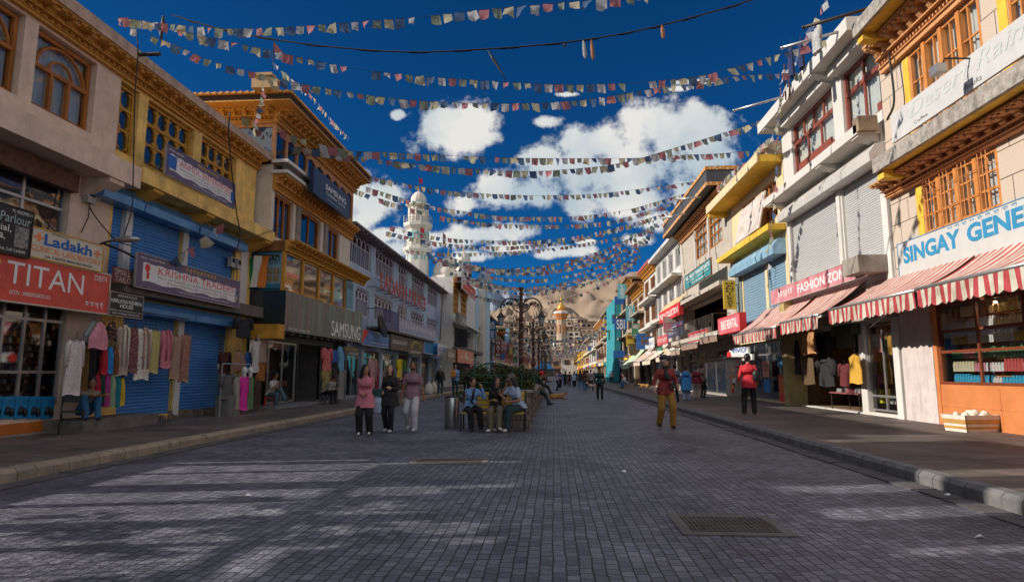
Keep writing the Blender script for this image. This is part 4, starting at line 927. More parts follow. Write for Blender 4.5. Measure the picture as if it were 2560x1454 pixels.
def offcam():  # added shapes out of view that cut the sunlight into streaks
 t = thing('unfinished_building', (XL, -5.0, 0), R(90), 'unfinished concrete building with open storey beside the viewer', 'building')
 b = MB()
 b.box(0, 13.8, 0, .7, 0, 2.5); b.box(0, 13.8, 0, .5, 5.5, 6.9); b.box(0, 6.2, .0, .5, 6.9, 9.8); b.box(6.8, 7.5, 0, .5, 6.9, 9.8); b.box(7.8, 8.7, 0, .5, 6.9, 9.8); b.box(9.3, 10, 0, .5, 6.9, 9.8); b.box(10.6, 13.8, 0, .5, 6.9, 9.8)
 for x, q in ((0, .3), (1.2, .1), (2.0, .45), (3.3, .08), (4.1, .2), (5.0, .5), (6.5, .12), (7.2, .35), (8.6, .1), (9.3, .3), (10.4, .15), (11.2, .5), (12.6, .1), (13.4, .3)): b.box(x, x + q, .1, .3, 2.5, 5.5)
 b.box(13.8, 15.1, .4, 1.2, 0, 8.45)
 for x, q in ((0, 5.0), (2.2, 4.5), (4.6, 5.2), (6.6, 4.7), (9.2, 5.1), (11.4, 4.4)): b.box(x, x + 1.7, .5, .55, q, 5.5)
 b.build('concrete_frame', M_conc, t)
 b = MB()
 for z, xa, xb in ((3.3, 0, 6), (4.1, 5, 13), (4.6, 2, 9)): b.box(xa, xb, -.1, -.02, z, z + .12)
 b.build('scaffold_rails', M_wood_d, t)
 t = thing('shop_house', (XL, -40, 0), R(90), 'plain tall block behind the viewer on the left', 'building')  # added block out of view, shapes the light on the street
 b = MB(); b.box(0, 34.8, 0, 8, 0, 10.5); b.box(0, 34.8, -.5, 8, 10.5, 10.8); b.build('wall', M_conc, t)
offcam()
# ================================================================== RIGHT SIDE
yR1 = onX(2242, 700, XR).y
FR1 = Fac('R', XR, 7.5, yR1)
M_stone = mat('pink_granite_cladding', (.50, .41, .33), rough=.85, var=.22, scale=45, bump=.3, bscale=60)
def add_joints(m, bw=.85, bh=.62):
 n, l, p = nodes_of(m); src = p.inputs['Base Color'].links[0].from_socket
 co = n.new('ShaderNodeTexCoord'); sp_ = n.new('ShaderNodeSeparateXYZ'); cb = n.new('ShaderNodeCombineXYZ'); l.new(co.outputs['Object'], sp_.inputs[0]); l.new(sp_.outputs[0], cb.inputs[0]); l.new(sp_.outputs[2], cb.inputs[1])
 b = n.new('ShaderNodeTexBrick'); l.new(cb.outputs[0], b.inputs['Vector']); b.inputs['Scale'].default_value = 1; b.inputs['Brick Width'].default_value = bw; b.inputs['Row Height'].default_value = bh; b.inputs['Mortar Size'].default_value = .012
 mi = n.new('ShaderNodeMix'); mi.data_type = 'RGBA'; l.new(b.outputs['Fac'], mi.inputs[0]); l.new(src, mi.inputs[6]); mi.inputs[7].default_value = (.08, .06, .05, 1); l.new(mi.outputs[2], p.inputs['Base Color'])
add_joints(M_stone)
BR1 = FR1.root('stone_clad_building', 'pink stone clad building with yellow ledges and carved orange window bands over the striped awnings')
LR1 = FR1.L
zw2t = (FR1.P(2308, 458)[1] + FR1.P(2490, 368)[1]) / 2; zw2b = (FR1.P(2320, 580)[1] + FR1.P(2500, 522)[1]) / 2
xw2, xw2b = FR1.P(2308, 500)[0], FR1.P(2500, 450)[0]
xw3, xw3b = FR1.P(2276, 200)[0], FR1.P(2456, 100)[0]
zw3t = (FR1.P(2276, 122)[1] + FR1.P(2456, -12)[1]) / 2
zL2 = FR1.P(2180, 412, 1.0)[1] ; zL2 = (FR1.P(2180, 405, 1.0)[1] + FR1.P(2560, 160, 1.0)[1]) / 2
zdr = (FR1.P(2226, 283, .95)[1] + FR1.P(2560, 42, .95)[1]) / 2
zR1 = 12.2
xs0 = FR1.P(2340, 850)[0]; xs0b = LR1; xg0_, xg1_ = FR1.P(2166, 900)[0], FR1.P(2262, 900)[0]
opR = [(xw2, xw2b, zw2b, zw2t), (xw3, xw3b, zL2 + .45, zw3t), (FR1.P(2522, 40)[0], FR1.P(2522, 40)[0] + 2.2, zL2 + .45, zw3t), (xs0, LR1 - .1, 1.15, 3.15, .15)]
skin(BR1, LR1, zR1, opR, M_stone, reveal=.3)
for i, o in enumerate(opR[:3]):
 b = MB(); b.box(o[0] - .28, o[0] - .01, -.02, .1, o[2], o[3]); b.build('yellow_jamb', M_yel_p, BR1)
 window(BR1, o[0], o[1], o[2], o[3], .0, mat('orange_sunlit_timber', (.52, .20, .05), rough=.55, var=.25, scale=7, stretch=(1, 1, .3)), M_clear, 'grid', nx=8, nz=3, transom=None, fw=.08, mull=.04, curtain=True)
 b = MB(); n_ = 4
 for k in range(1, n_): x = o[0] + (o[1] - o[0]) * k / n_; b.box(x - .07, x + .07, -.04, .1, o[2], o[3])
 if i == 0:
  for k in range(n_):
   a = o[0] + (o[1] - o[0]) * k / n_; c_ = (o[1] - o[0]) / n_
   b.tube([(px, -.1, pz) for px, pz in arc(a + c_ * .2, a + c_ * .8, o[2] + 1.0, .25, 6)], .012, 4)
   for q in (.3, .5, .7): b.tube([(a + c_ * q, -.1, o[2]), (a + c_ * q, -.1, o[3])], .01, 4)
  for z in (.45, 1.0): b.tube([(o[0], -.1, o[2] + z), (o[1], -.1, o[2] + z)], .01, 4)
 b.build('window_posts', MATS['orange_sunlit_timber'], BR1)
 b = MB(); b.box(o[0] - .1, o[1] + .1, .5, .55, o[2] - .1, o[3] + .1); b.build('room_back', M_dark, BR1)
M_carv_s = mat('carved_terracotta_timber', (.56, .27, .11), rough=.7, var=.4, scale=20, bump=.9, bscale=45)
ye0 = FR1.P(2180, 410, 1.0)[0]
for (za, zb_2, xe) in ((zL2 - .28, zL2 + .02, max(-.55, ye0)), (FR1.P(2132, 95, 1.1)[1], FR1.P(2132, 95, 1.1)[1] + .32, FR1.P(2132, 95, 1.1)[0])):
 b = MB(); b.box(xe, LR1, -1.0 if za < 9 else -1.1, -.9 if za < 9 else -1.0, za - .02, zb_2 + .06); b.build('ledge_edge', mat('weathered_cement', (.30, .27, .24), var=.5, scale=6, bump=.5, stain=.6), BR1)
 b = MB(); b.box(xe + .01, LR1, -.9 if za < 9 else -1.0, .02, za, zb_2); b.box(xe - .002, xe + .3, -.88 if za < 9 else -.98, .0, za - .22, za); b.build('yellow_ledge', M_yel_p, BR1)
cornice(BR1, .05, LR1, zw2t + .04, zL2 - .34, 0, .62, M_carv_s, pitch=.42, ends=False)
cornice(BR1, .3, LR1, zw3t + .04, FR1.P(2132, 95, 1.1)[1] - .03, 0, .6, M_carv_s, pitch=.42)
M_osh = mat('orange_enamel', (.56, .20, .07), rough=.35, var=.15, scale=1.5)
b = MB(); b.box(xs0, LR1, -.02, .08, .14, 1.15); b.box(xs0 - .08, xs0 + .06, -.04, .1, .14, 3.2)
for x in (2.1, 4.2): b.box(xs0 + x, xs0 + x + .03, -.03, 0, .2, 1.1)
b.box(xs0, LR1, -.03, 0, .62, .65); b.build('orange_counter_front', M_osh, BR1)
b = MB(); b.box(.02, xs0 - .12, -.035, .0, .14, 3.45); b.build('plaster_pilaster', mat('pinkish_plaster', (.56, .48, .45), var=.15, stain=.4, bump=.3), BR1)
M_rw = mat('red_brown_frame', (.17, .045, .02), rough=.4, var=.2)
frame_box(BR1, xs0 + .04, LR1 - .12, 1.15, 3.15, .03, M_rw, 6, (2.45, 1.95), .07, 'shop_window', M_clear)
b = MB(); b.box(xs0 - .3, LR1, 1.1, 1.16, .2, 3.3); b.box(xs0, LR1, .12, 1.1, 1.0, 1.06); b.build('interior', mat('brown_shop_back', (.40, .20, .07), var=.3), BR1)
sh = thing('display_shelf', FR1.loc(xs0 + .1, -.5, 1.12), FR1.rz, 'tall stocked shelves behind the orange framed window on the right', 'shelf')
b = MB()
for i in range(6): b.box(0, LR1 - xs0 - .3, 0, .35, .33 * i, .33 * i + .02)
b.build('shelf_boards', M_rw, sh)
M_g2 = [mat('carton_' + n_, c_, rough=.5, var=.15) for n_, c_ in (('blue', (.05, .35, .55)), ('cream', (.6, .5, .35)), ('red', (.5, .08, .08)), ('yellow', (.6, .38, .05)), ('green', (.07, .22, .12)), ('brown', (.2, .1, .05)), ('white', (.6, .58, .55)), ('pink', (.55, .2, .25)))]
gn2 = ['blue', 'cream', 'red', 'yellow', 'green', 'brown', 'white', 'pink']
for i in range(6):
 x = .12; run = 0
 while x < 5.2 and xs0 + x < LR1 - .4:
  if run <= 0: k = rr.choice([0, 0, 6] if i == 0 else [1, 2, 7, 6, 4] if i < 3 else [1, 3, 3, 5, 1, 6]); run = rr.randint(3, 7); w_ = rr.choice([.085, .1, .13]); h_ = rr.choice([.2, .24, .27])
  goods('carton', M_g2[k], w_, h_, .1, FR1.loc(xs0 + .1 + x, -.30, 1.14 + .33 * i), FR1.rz, '%s carton on shelf row %d from the bottom of the orange framed shop' % (gn2[k], i + 1), 'carton', 'cartons in the orange framed shop window')
  x += w_ + .012; run -= 1
t = thing('ceiling_bulb', FR1.loc(xs0 + 1.8, -.3, 3.02), 0, 'lit bulb at the top of the orange framed shop window', 'light bulb'); b = MB(); b.s = True; b.sphere((0, 0, 0), .035, 10, 8); mbu = mat('bulb_glow', (1, .8, .5)); mbu.node_tree.nodes['Principled BSDF'].inputs['Emission Color'].default_value = (1, .75, .4, 1); mbu.node_tree.nodes['Principled BSDF'].inputs['Emission Strength'].default_value = 8; b.build('bulb', mbu, t)
ld = bpy.data.lights.new('bulb_light', 'POINT'); ld.energy = 170; ld.color = (1, .72, .42); ld.shadow_soft_size = .06; lo_b = bpy.data.objects.new('bulb_light', ld); col.objects.link(lo_b); lo_b.parent = t; lo_b.location = (0, 0, -.08)
FW = Fac('R', XR - .0, yR1, yR1 + 2.6)
# ---- white building with roller shutters
yR2 = onX(1975, 700, XR).y
FR2 = Fac('R', XR, yR1 + .03, yR2)
BR2 = FR2.root('white_shuttered_building', 'white three storey building with maroon windows above big grey roller shutters')
LR2 = FR2.L
P2 = FR2.P
M_wr = mat('sunlit_white_paint', (.55, .52, .48), rough=.8, var=.07, scale=1.2, bump=.1, stain=.12)
zled = (P2(1922, 505, .7)[1] + P2(2165, 328, .7)[1]) / 2
zroof = (P2(1922, 292, .7)[1] + P2(2129, 88, .7)[1]) / 2
zwt = (P2(1985, 308)[1] + P2(2070, 222)[1]) / 2; zwb = (P2(1990, 442)[1] + P2(2080, 378)[1]) / 2
xA, xAb, xBw, xBb = P2(1981, 380)[0], P2(2084, 300)[0], P2(2106, 260)[0], P2(2205, 200)[0]
zst = zled - .75; zsb = (P2(1990, 690)[1] + P2(2225, 640)[1]) / 2 - .15
xS = [P2(1979, 600)[0], P2(2098, 600)[0], P2(2112, 600)[0], P2(2232, 600)[0]]
xd0, xd1 = P2(1995, 900)[0], P2(2148, 900)[0]; xe0, xe1 = P2(2163, 900)[0], min(LR2 - .1, P2(2262, 900)[0])
opw = [(xA, xAb, zwb, zwt), (xBw, xBb, zwb, zwt), (xS[0], xS[1], zsb, zst, .15), (xS[2], xS[3], zsb, zst, .15), (.1, xd0 - .6, .2, 2.95, .3), (xd0, xd1, .2, 2.95, .3), (xe0, LR2 - .35, .25, 2.95, .2)]
skin(BR2, LR2, zroof, opw, M_wr)
for i, o in enumerate(opw[:2]):
 window(BR2, o[0], o[1], o[2], o[3], .1, M_maroon, M_clear, 'grid', nx=3 if i == 0 else 2, nz=1, transom=.66, tn=4 if i == 0 else 2, fw=.1, mull=.1, curtain=True)
 b = MB(); b.box(o[0] + .3, o[1] - .5, .1, .17, o[2] + .08, o[2] + .55) if i == 0 else None; b.box(o[1] - .55, o[1] - .1, .1, .17, o[2] + .08, o[2] + .35); b.build('lower_panel', M_maroon, BR2)
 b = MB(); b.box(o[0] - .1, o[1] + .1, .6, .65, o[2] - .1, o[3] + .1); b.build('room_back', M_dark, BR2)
 b = MB(); b.box(o[0] - .15, o[1] + .1, -.35, .0, o[3] + .02, o[3] + .3); b.build('lintel', M_wr, BR2)
M_gsh = mat('grey_shutter', (.50, .50, .49), rough=.4, var=.08, scale=2, stretch=(.3, .3, 6), metal=.15)
for o in opw[2:4]: shutter(BR2, o[0] - .02, o[1] + .02, o[2], o[3], .1, M_gsh, pitch=.075)
hood(BR2, xS[0] - .2, xS[1] + .05, zst - .08, zst + .45, 0, .45, mat('pale_metal_hood', (.50, .47, .44), rough=.4, var=.12, stain=.3)); hood(BR2, xS[1] + .08, xS[3] + .0, zst - .08, zst + .45, 0, .45, MATS['pale_metal_hood'])
slab(BR2, -.5, LR2 - .05, zled, zled + .3, 0, .75, M_wr, 'ledge', (.1, xAb + .15, LR2 - .3), .4, .22)
slab(BR2, -.5, LR2 - .05, zroof - .05, zroof + .38, 0, .8, M_wr, 'roof_slab', (.1, xAb + .15), .4, .22)
b = MB(); b.box(xS[3] - .25, LR2 + .1, -.75, -.2, zled + .05, zled + .5); b.build('broken_brick_end', mat('brick_end', (.22, .16, .11), var=.4, bump=.6), BR2)
for x in ((xS[1] + xS[2]) / 2, xS[0] - .1): b = MB(); b.box(x - .12, x + .12, -.06, .0, zsb, zst + .05); b.build('white_pillar', M_wr, BR2)
b = MB(); b.box(LR2 - .33, LR2 - .02, -.08, .0, .16, zled); b.build('white_pillar', M_white, BR2)
slab(BR2, .0, LR2, 3.0, 3.35, 0, .45, M_conc, 'canopy_beam')
b = MB(); b.box(xS[3] - 1.2, LR2 - .2, -.9, -.1, zsb - .55, zsb - .05); b.build('concrete_block', M_conc, BR2)
b = MB(); b.box(.1, LR2 - .3, 2.2, 2.3, .17, 3.0); b.box(.1, LR2 - .3, .32, 2.2, .17, .2); b.box(xd1 + .1, xd1 + .16, .3, 2.2, .2, 3.0); b.box(xd0 - .3, xd0 - .2, .3, 2.2, .2, 3.0); b.build('interior', mat('ochre_room', (.20, .12, .06), var=.3), BR2)
frame_box(BR2, xe0 + .02, LR2 - .37, .3, 2.9, .1, M_alu, 2, (.75,), .06, 'shop_front', M_clear)
xp = xd0 - .6
frame_box(BR2, .1, xp, .22, 2.9, .15, M_alu, 3, (2.3,), .07, 'door_front', M_clear)
# ---- small yellow building with pale blue shutters
yR3 = onX(1836, 700, XR).y
FR3 = Fac('R', XR, yR2 + .05, yR3); P3 = FR3.P; LR3 = FR3.L
BR3 = FR3.root('yellow_building', 'small sunlit building with a bright yellow roof overhang and pale blue shutters')
zr3 = (P3(1800, 490, 1.0)[1] + P3(1938, 375, 1.0)[1]) / 2; zl3 = (P3(1806, 640, .7)[1] + P3(1918, 590, .7)[1]) / 2
M_cr3 = mat('cream_yellow_render', (.66, .52, .30), rough=.85, var=.1, scale=1.5, stain=.15)
o3 = [(P3(1858, 540)[0], P3(1890, 540)[0], zl3 + .8, zr3 - .45), (P3(1908, 520)[0], P3(1944, 520)[0], zl3 + .8, zr3 - .45), (P3(1857, 700)[0], P3(1913, 700)[0], 3.4, zl3 - .9, .12), (P3(1919, 700)[0], P3(1966, 700)[0], 3.4, zl3 - .9, .12), (.3, LR3 - .3, .2, 2.9, .4)]
skin(BR3, LR3, zr3, o3, M_cr3)
for o in o3[:2]: window(BR3, o[0], o[1], o[2], o[3], .06, MATS['orange_sunlit_timber'], M_glass, 'grid', nx=3, nz=2, transom=.7, fw=.1, mull=.08)
M_psh = mat('pale_blue_shutter', (.20, .32, .42), rough=.45, var=.12, scale=2, stretch=(.3, .3, 8), metal=.1, stain=.3)
for o in o3[2:4]: shutter(BR3, o[0], o[1], o[2], o[3], .06, M_psh, pitch=.12)
hood(BR3, o3[2][0] - .5, o3[3][1] + .2, zl3 - 1.0, zl3 - .35, 0, .55, mat('pale_blue_box', (.22, .38, .50), rough=.5, var=.3, stain=.5))
b = MB(); b.box(o3[2][0] - 1.2, o3[2][0] - .15, -.05, .05, 3.3, zl3 - .1); b.build('dark_louvre', mat('louvre_grey', (.15, .18, .17), var=.2), BR3)
b = MB(); b.box(-1.1, LR3, -1.0, 1, zr3, zr3 + .3); b.box(-1.1, -.75, -.98, 0, zr3 - .25, zr3); b.build('roof_overhang', M_yel_p, BR3)
b = MB(); b.box(-1.12, LR3 + .02, -1.06, -1.0, zr3 - .02, zr3 + .4); b.build('overhang_edge', mat('cream_edge', (.62, .5, .3), var=.2, stain=.3), BR3)
b = MB(); b.box(-.5, LR3, -.75, 0, zl3, zl3 + .25); b.build('yellow_ledge', M_yel_p, BR3)
b = MB(); b.box(LR3 - 1.0, LR3, -.6, .4, zr3 + .3, zr3 + .9); b.build('rough_parapet_end', mat('rubble_wall', (.32, .24, .17), var=.45, bump=.7), BR3)
b = MB(); b.box(.3, LR3 - .3, 1.8, 1.9, .17, 3); b.build('interior', M_dark, BR3)
frame_box(BR3, .35, LR3 - .35, .2, 2.88, .2, M_alu, 4, (2.3,), .08, 'shop_front', M_glass)
# ---- grey building with the timber cornice and green shop sign
yR4 = onX(1706, 700, XR).y
FR4 = Fac('R', XR, yR3 + .05, yR4); P4 = FR4.P; LR4 = FR4.L
BR4 = FR4.root('grey_building', 'grey cement building with draped timber windows and carved brackets above the green sign')
zr4_ = (P4(1702, 548, .8)[1] + P4(1800, 478, .8)[1]) / 2
M_gy = mat('warm_grey_cement', (.42, .37, .31), rough=.9, var=.15, scale=2, stain=.25)
M_roofb = mat('slate_black_fascia', (.06, .06, .065), rough=.6, var=.3)
zl4 = P4(1770, 640, .3)[1]
o4_ = [(P4(1740, 600)[0], P4(1768, 600)[0], zl4 + .5, zr4_ - .5), (P4(1774, 580)[0], P4(1806, 580)[0], zl4 + .5, zr4_ - .5), (1.0, LR4 - 1.6, 3.7, 6.0, .6), (.3, LR4 - .3, .2, 2.9, .4)]
skin(BR4, LR4, zr4_ + .3, o4_, M_gy)
for o in o4_[:2]: window(BR4, o[0], o[1], o[2], o[3], .0, M_wood, M_clear, 'grid', nx=3, nz=2, transom=.72, fw=.1, mull=.08, curtain=True)
for o in o4_[:2]: b = MB(); b.box(o[0] - .25, o[0] - .03, -.08, .0, zl4, zr4_ - .2); b.build('white_pillar', M_wr, BR4)
cornice(BR4, 0, LR4, zr4_ - .45, zr4_ + .15, 0, .6, M_carv_s, pitch=.5)
b = MB(); b.box(-.8, LR4 - .3, -1.15, 1.5, zr4_ + .3, zr4_ + 1.25); b.build('roof_fascia', M_roofb, BR4)
b = MB(); b.box(-.84, LR4 - .28, -1.2, -1.16, zr4_ + .22, zr4_ + .42); b.box(-.84, LR4 - .28, -1.2, -1.16, zr4_ + 1.12, zr4_ + 1.32); b.box(-.86, -.81, -1.2, 1.5, zr4_ + .22, zr4_ + .42); b.box(LR4 - .3, LR4 - .26, -1.2, 1.5, zr4_ + .22, zr4_ + .42); b.box(LR4 - .3, LR4 - .26, -1.2, 1.5, zr4_ + 1.12, zr4_ + 1.32)
b.build('dotted_trim', mat_print('dotted_orange_trim', (.5, .2, .04), (.7, .65, .5), scale=7, thr=.2), BR4)
slab(BR4, -.4, LR4, 6.15, 6.4, 0, .8, M_gy, 'ledge')
slab(BR4, 0, LR4, 3.45, 3.7, 0, 1.0, M_gy, 'balcony'); railing(BR4, .6, LR4 - 1.0, 3.7, 4.7, -.95, M_iron, n=34, r=.018, side=3)
b = MB(); b.box(.3, LR4 - .3, 2.2, 2.3, .2, 6.1); b.build('interior', M_wood_d, BR4)
frame_box(BR4, .35, LR4 - .35, .2, 2.88, .2, M_alu, 5, (2.3,), .08, 'shop_front', M_glass)
b = MB()
for i in range(5): x = 2 + i * .12; b.tube([(x, .6, zr4_ + 1.2), (x + .1 * math.sin(i), .6, zr4_ + 2.6 + .3 * math.cos(i * 2))], .012, 4)
b.build('rebar', M_rust, BR4)
# ---- white block with balconies
def right_block(u0, u1, vr, label, m_w, m_f, nb, floors, hang=.6, m_r=None, corn=False, cm=None, style='grid', wn=(2, 2), X=XR, name='shop_house', u_ref=None, gl=None, sh=None, rise=0):
 y0 = onX(u1, 700, X).y; y1 = onX(u0, 700, X).y; p = onX(u1, vr, X - hang)
 return simple_building('R', X, y0, y1 - .05, p.z - rise, label, m_w, m_f, nb, floors, hang, m_r, name, sh, style, wn, gl, corn)
FR5, BR5 = right_block(1640, 1706, 560, 'tall white block with glazed bays and long balcony slabs', M_wr, M_white, 4, 3, .7, M_wr, wn=(3, 1))
M_redr = mat('pink_red_fascia', (.42, .08, .08), rough=.6, var=.2)
FR6, BR6 = right_block(1609, 1640, 650, 'narrow house with orange timber windows under a red fringed roof', M_wr, M_wood, 2, 3, .7, M_redr, corn=True, wn=(3, 1))
M_brick = mat('pale_brick', (.42, .34, .24), rough=.9, var=.25, scale=6); add_joints(M_brick, .4, .16)
FR7, BR7 = right_block(1580, 1609, 700, 'pale brick house with projecting timber balconies beside the teal netting', M_brick, M_wood, 2, 3, 1.0, mat('brown_board_roof', (.2, .1, .04), var=.3), corn=True, wn=(3, 2))
FR8, BR8 = right_block(1552, 1580, 690, 'brick and timber house just before the teal netting', M_brick, M_wood_d, 2, 3, .8, MATS['brown_board_roof'], corn=True)
pn = onX(1552, 700, XR - .9); y9 = onX(1528, 700, XR).y
FR9, BR9 = right_block(1528, 1552, 745, 'narrow house wrapped in teal construction netting', M_gw, M_white, 2, 3, .3, M_conc_d)
t = thing('construction_net', FR9.loc(0, .85, 0), FR9.rz, 'long sheet of bright teal netting hanging down to the pavement on the right', 'netting')
b = MB(); b.s = True; nx_, nz_ = 26, 16; Wn = FR9.L; Hn = onX(1545, 725, XR - 1.3).z
b.add([(Wn * i / nx_, .0 + .12 * math.sin(i * 1.3 + j * .2) - .5 * (1 - j / nz_) ** 2, .25 + (Hn - .25) * j / nz_) for j in range(nz_ + 1) for i in range(nx_ + 1)], [(j * (nx_ + 1) + i, j * (nx_ + 1) + i + 1, (j + 1) * (nx_ + 1) + i + 1, (j + 1) * (nx_ + 1) + i) for j in range(nz_) for i in range(nx_)])
b.add([(Wn, -.5 * (1 - j / nz_) ** 2 + k * .8, .25 + (Hn - .25) * j / nz_) for j in range(nz_ + 1) for k in (0, 1)], [(2 * j, 2 * j + 1, 2 * j + 3, 2 * j + 2) for j in range(nz_)])
b.build('net_sheet', mat('teal_net', (.03, .24, .28), rough=.7, var=.3, scale=2, stretch=(2, 2, .5)), t)
rows = [(1506, 1528, 760, M_gy, M_wood, 3, 2), (1487, 1506, 800, MATS['tan_render'], M_wood, 3, 2), (1470, 1487, 830, M_wr, M_white, 3, 2), (1455, 1470, 850, MATS['cream_yellow_render'], M_wood, 3, 2), (1440, 1455, 872, M_yel_p, M_wood_d, 4, 2)]
labs = ['grey cement shop house just beyond the teal netting', 'tan shop house, second beyond the teal netting', 'white shop house, third beyond the teal netting', 'cream shop house, fourth beyond the teal netting', 'yellow shop house at the far right end of the street']
for (u0, u1, vr, mw, mf, nb, fl), lab in zip(rows, labs): right_block(u0, u1, vr, lab, mw, mf, nb, fl, .6, corn=(vr in (800, 850)))
F_, Be = Fac('L', 0, 0, 1), None
t = thing('end_building', (-14, 262, 0), 0, 'orange timber fronted block closing the far end of the street', 'building')
b = MB(); b.box(0, 17, 0, 8, 0, 7.2); b.build('wall', MATS['tan_render'], t)
b = MB(); b.box(-.3, 17.2, -.8, 8, 7.2, 7.7); b.box(-.2, 17.1, -.5, 0, 3.6, 4.0); b.build('roof', M_wood, t)
for i in range(5):
 window(t, 1 + i * 3.2, 3.2 + i * 3.2, 4.4, 6.6, -.1, M_wood, M_glass, 'grid', nx=3, nz=2, fw=.15)
b = MB(); b.box(.5, 16.5, -.1, 0, .2, 3.2); b.build('shop_front', M_dark, t)
t = thing('end_building', (3.4, 262, 0), 0, 'white block at the far end of the street beside the orange timber front', 'building')
b = MB(); b.box(0, 14, 0, 8, 0, 8.6); b.build('wall', M_wr, t); b = MB(); b.box(-.3, 14.3, -.6, 8.3, 8.6, 8.9); b.build('roof', M_conc, t)
for i in range(3): window(t, 1 + i * 4, 3.4 + i * 4, 5, 7.2, -.1, M_wood, M_glass, 'grid', nx=3, nz=2, fw=.15)
# ---- houses stepping up the hillside
rh = random.Random(11)
HM = [mat('house_' + n_, c_, rough=.9, var=.15, scale=.6) for n_, c_ in (('tan', (.40, .31, .22)), ('cream', (.52, .45, .35)), ('white', (.62, .58, .52)), ('brown', (.26, .18, .12)), ('pinkish', (.45, .31, .24)))]
HN = ['tan', 'cream', 'white', 'brown', 'pinkish']
spots = []
protos = {}
for j in range(11):
 Y = 285 + j * 17
 for i in range(9):
  u = 1225 + i * 37 + rh.uniform(-12, 12) + (j % 2) * 18;
  X = onY(u, 900, Y + 0).x
  if 1222 < u < 1545: spots.append((X, Y + rh.uniform(-5, 5)))
cnt = {}
for (X, Y) in spots:
 k = rh.randrange(5); sz = rh.choice([0, 1, 2]); key = (k, sz); hz = hill_h(X, Y)
 w_, d_, h_ = ((7, 6, 3.6), (10, 7, 6.4), (8, 6, 6.0))[sz]
 ring = 'lowest' if Y < 320 else 'lower' if Y < 360 else 'middle' if Y < 410 else 'upper'
 lab = '%s %s house on the %s slope, %s of the gold spire' % (HN[k], ('low', 'wide two storey', 'tall two storey')[sz], ring, 'left' if X / Y < onY(1403, 900, 300).x / 300 else 'right')
 if key not in protos:
  t = thing('hillside_house', (X, Y, hz - 1.5), 0, lab, 'house', 'flat roofed houses on the hillside')
  b = MB(); b.box(-w_ / 2, w_ / 2, -d_ / 2, d_ / 2, 0, h_ + 1.5); b.build('wall', HM[k], t)
  b = MB(); b.box(-w_ / 2 - .3, w_ / 2 + .3, -d_ / 2 - .4, d_ / 2 + .3, h_ + 1.5, h_ + 1.9); b.build('roof', HM[3 if k != 3 else 0], t)
  for q in range(3):
   for fl in range(1 if sz == 0 else 2):
    b = MB(); x = -w_ / 2 + w_ * (q + .5) / 3; b.box(x - w_ * .1, x + w_ * .1, -d_ / 2 - .08, -d_ / 2 + .02, 2.6 + fl * 2.7, 4.2 + fl * 2.7); b.build('window', M_dark, t)
  protos[key] = t
 else:
  t = copy_tree(protos[key]); t.location = (X, Y, hz - 1.5); t['label'] = lab
 t.rotation_euler = (0, 0, rh.uniform(-.25, .25)); cnt[lab] = cnt.get(lab, 0) + 1
YT = 300
p = onY(1403, 770, YT); z = lambda v: onY(1403, v, YT).z
t = thing('gold_spired_tower', (p.x, YT, 0), 0, 'tower with a golden bell spire rising above the hillside houses', 'tower')
b = MB(); b.lathe([(2.7, hill_h(p.x, YT) - 2), (2.4, z(835)), (2.4, z(800))], (0, 0, 0), 8); b.build('drum', HM[0], t)
b = MB(); b.lathe([(2.2, z(800)), (3.1, z(790)), (3.6, z(784)), (3.4, z(779)), (2.0, z(774))], (0, 0, 0), 8); b.build('eaves', mat('ochre_red', (.45, .18, .06)), t)
b = MB(); b.lathe([(3.62, z(784)), (3.65, z(780)), (3.4, z(778.5))], (0, 0, 0), 8); b.build('white_ring', M_white, t)
b = MB(); b.s = True; b.lathe([(1.9, z(775)), (2.1, z(770)), (1.7, z(764)), (.8, z(759)), (.5, z(755)), (.9, z(751)), (.35, z(747)), (.05, z(740))], (0, 0, 0), 16); b.build('gold_spire', mat('gold_paint', (.6, .33, .06), rough=.4, metal=.4), t)
b = MB()
for i in range(8): a = math.pi / 4 * i + math.pi / 8; b.tube([(2.1 * math.cos(a), 2.1 * math.sin(a), z(832)), (2.1 * math.cos(a), 2.1 * math.sin(a), z(812))], .5, 6)
b.build('windows', M_wood, t)
# ================================================================== signs, awnings, clothes and other things on the fronts
S_red = mat('sign_red', (.62, .075, .05), rough=.45, var=.15, stain=.12)
S_black = mat('sign_black', (.012, .012, .014), rough=.4, var=.1); S_white = mat('sign_white', (.70, .68, .66), rough=.5, var=.1, stain=.22)
S_cream = mat('sign_cream', (.60, .53, .42), rough=.6, var=.1, stain=.25); S_plum = mat('sign_plum', (.12, .09, .15), rough=.5, var=.1)
t, W, Hh = board(F1, 'shop_sign', 'long red shop sign with big white capitals over the watch shop window', 'sign', (-40, 622, 745), (275, 687, 783), .62, S_red, th=.14, frame=M_alu, fw=.03)
u2w = lambda u: (F1.P(u, 700, .62)[0] - F1.P(-40, 700, .62)[0]) / W
T(t, W, Hh, 'TITAN', u2w(22), u2w(216), .38, .86, M_txw); T(t, W, Hh, 'GSTIN : 38BBSPS5883D1ZU', u2w(33), u2w(137), .15, .235, M_txw)
T(t, W, Hh, 'टाइटन', u2w(240), u2w(273), .78, .93, M_txw); script_marks(t, W * u2w(222), W * u2w(270), Hh * .10, Hh * .27, -.006, M_txw, 4, 5)
T(t, W, Hh, 'S', u2w(-30), u2w(8), .36, .86, M_txy)
t, W, Hh = board(F1, 'shop_sign', 'dark beauty parlour board cut by the left edge of the photo', 'sign', (-60, 495, 622), (84, 527, 641), .70, S_black, th=.06, frame=M_iron, fw=.02)
T(t, W, Hh, 'Parlour', .42, .97, .66, .86, mat('pale_green_letters', (.35, .45, .42))); T(t, W, Hh, 'M.: 09622992111', .62, .99, .89, .96, M_txw)
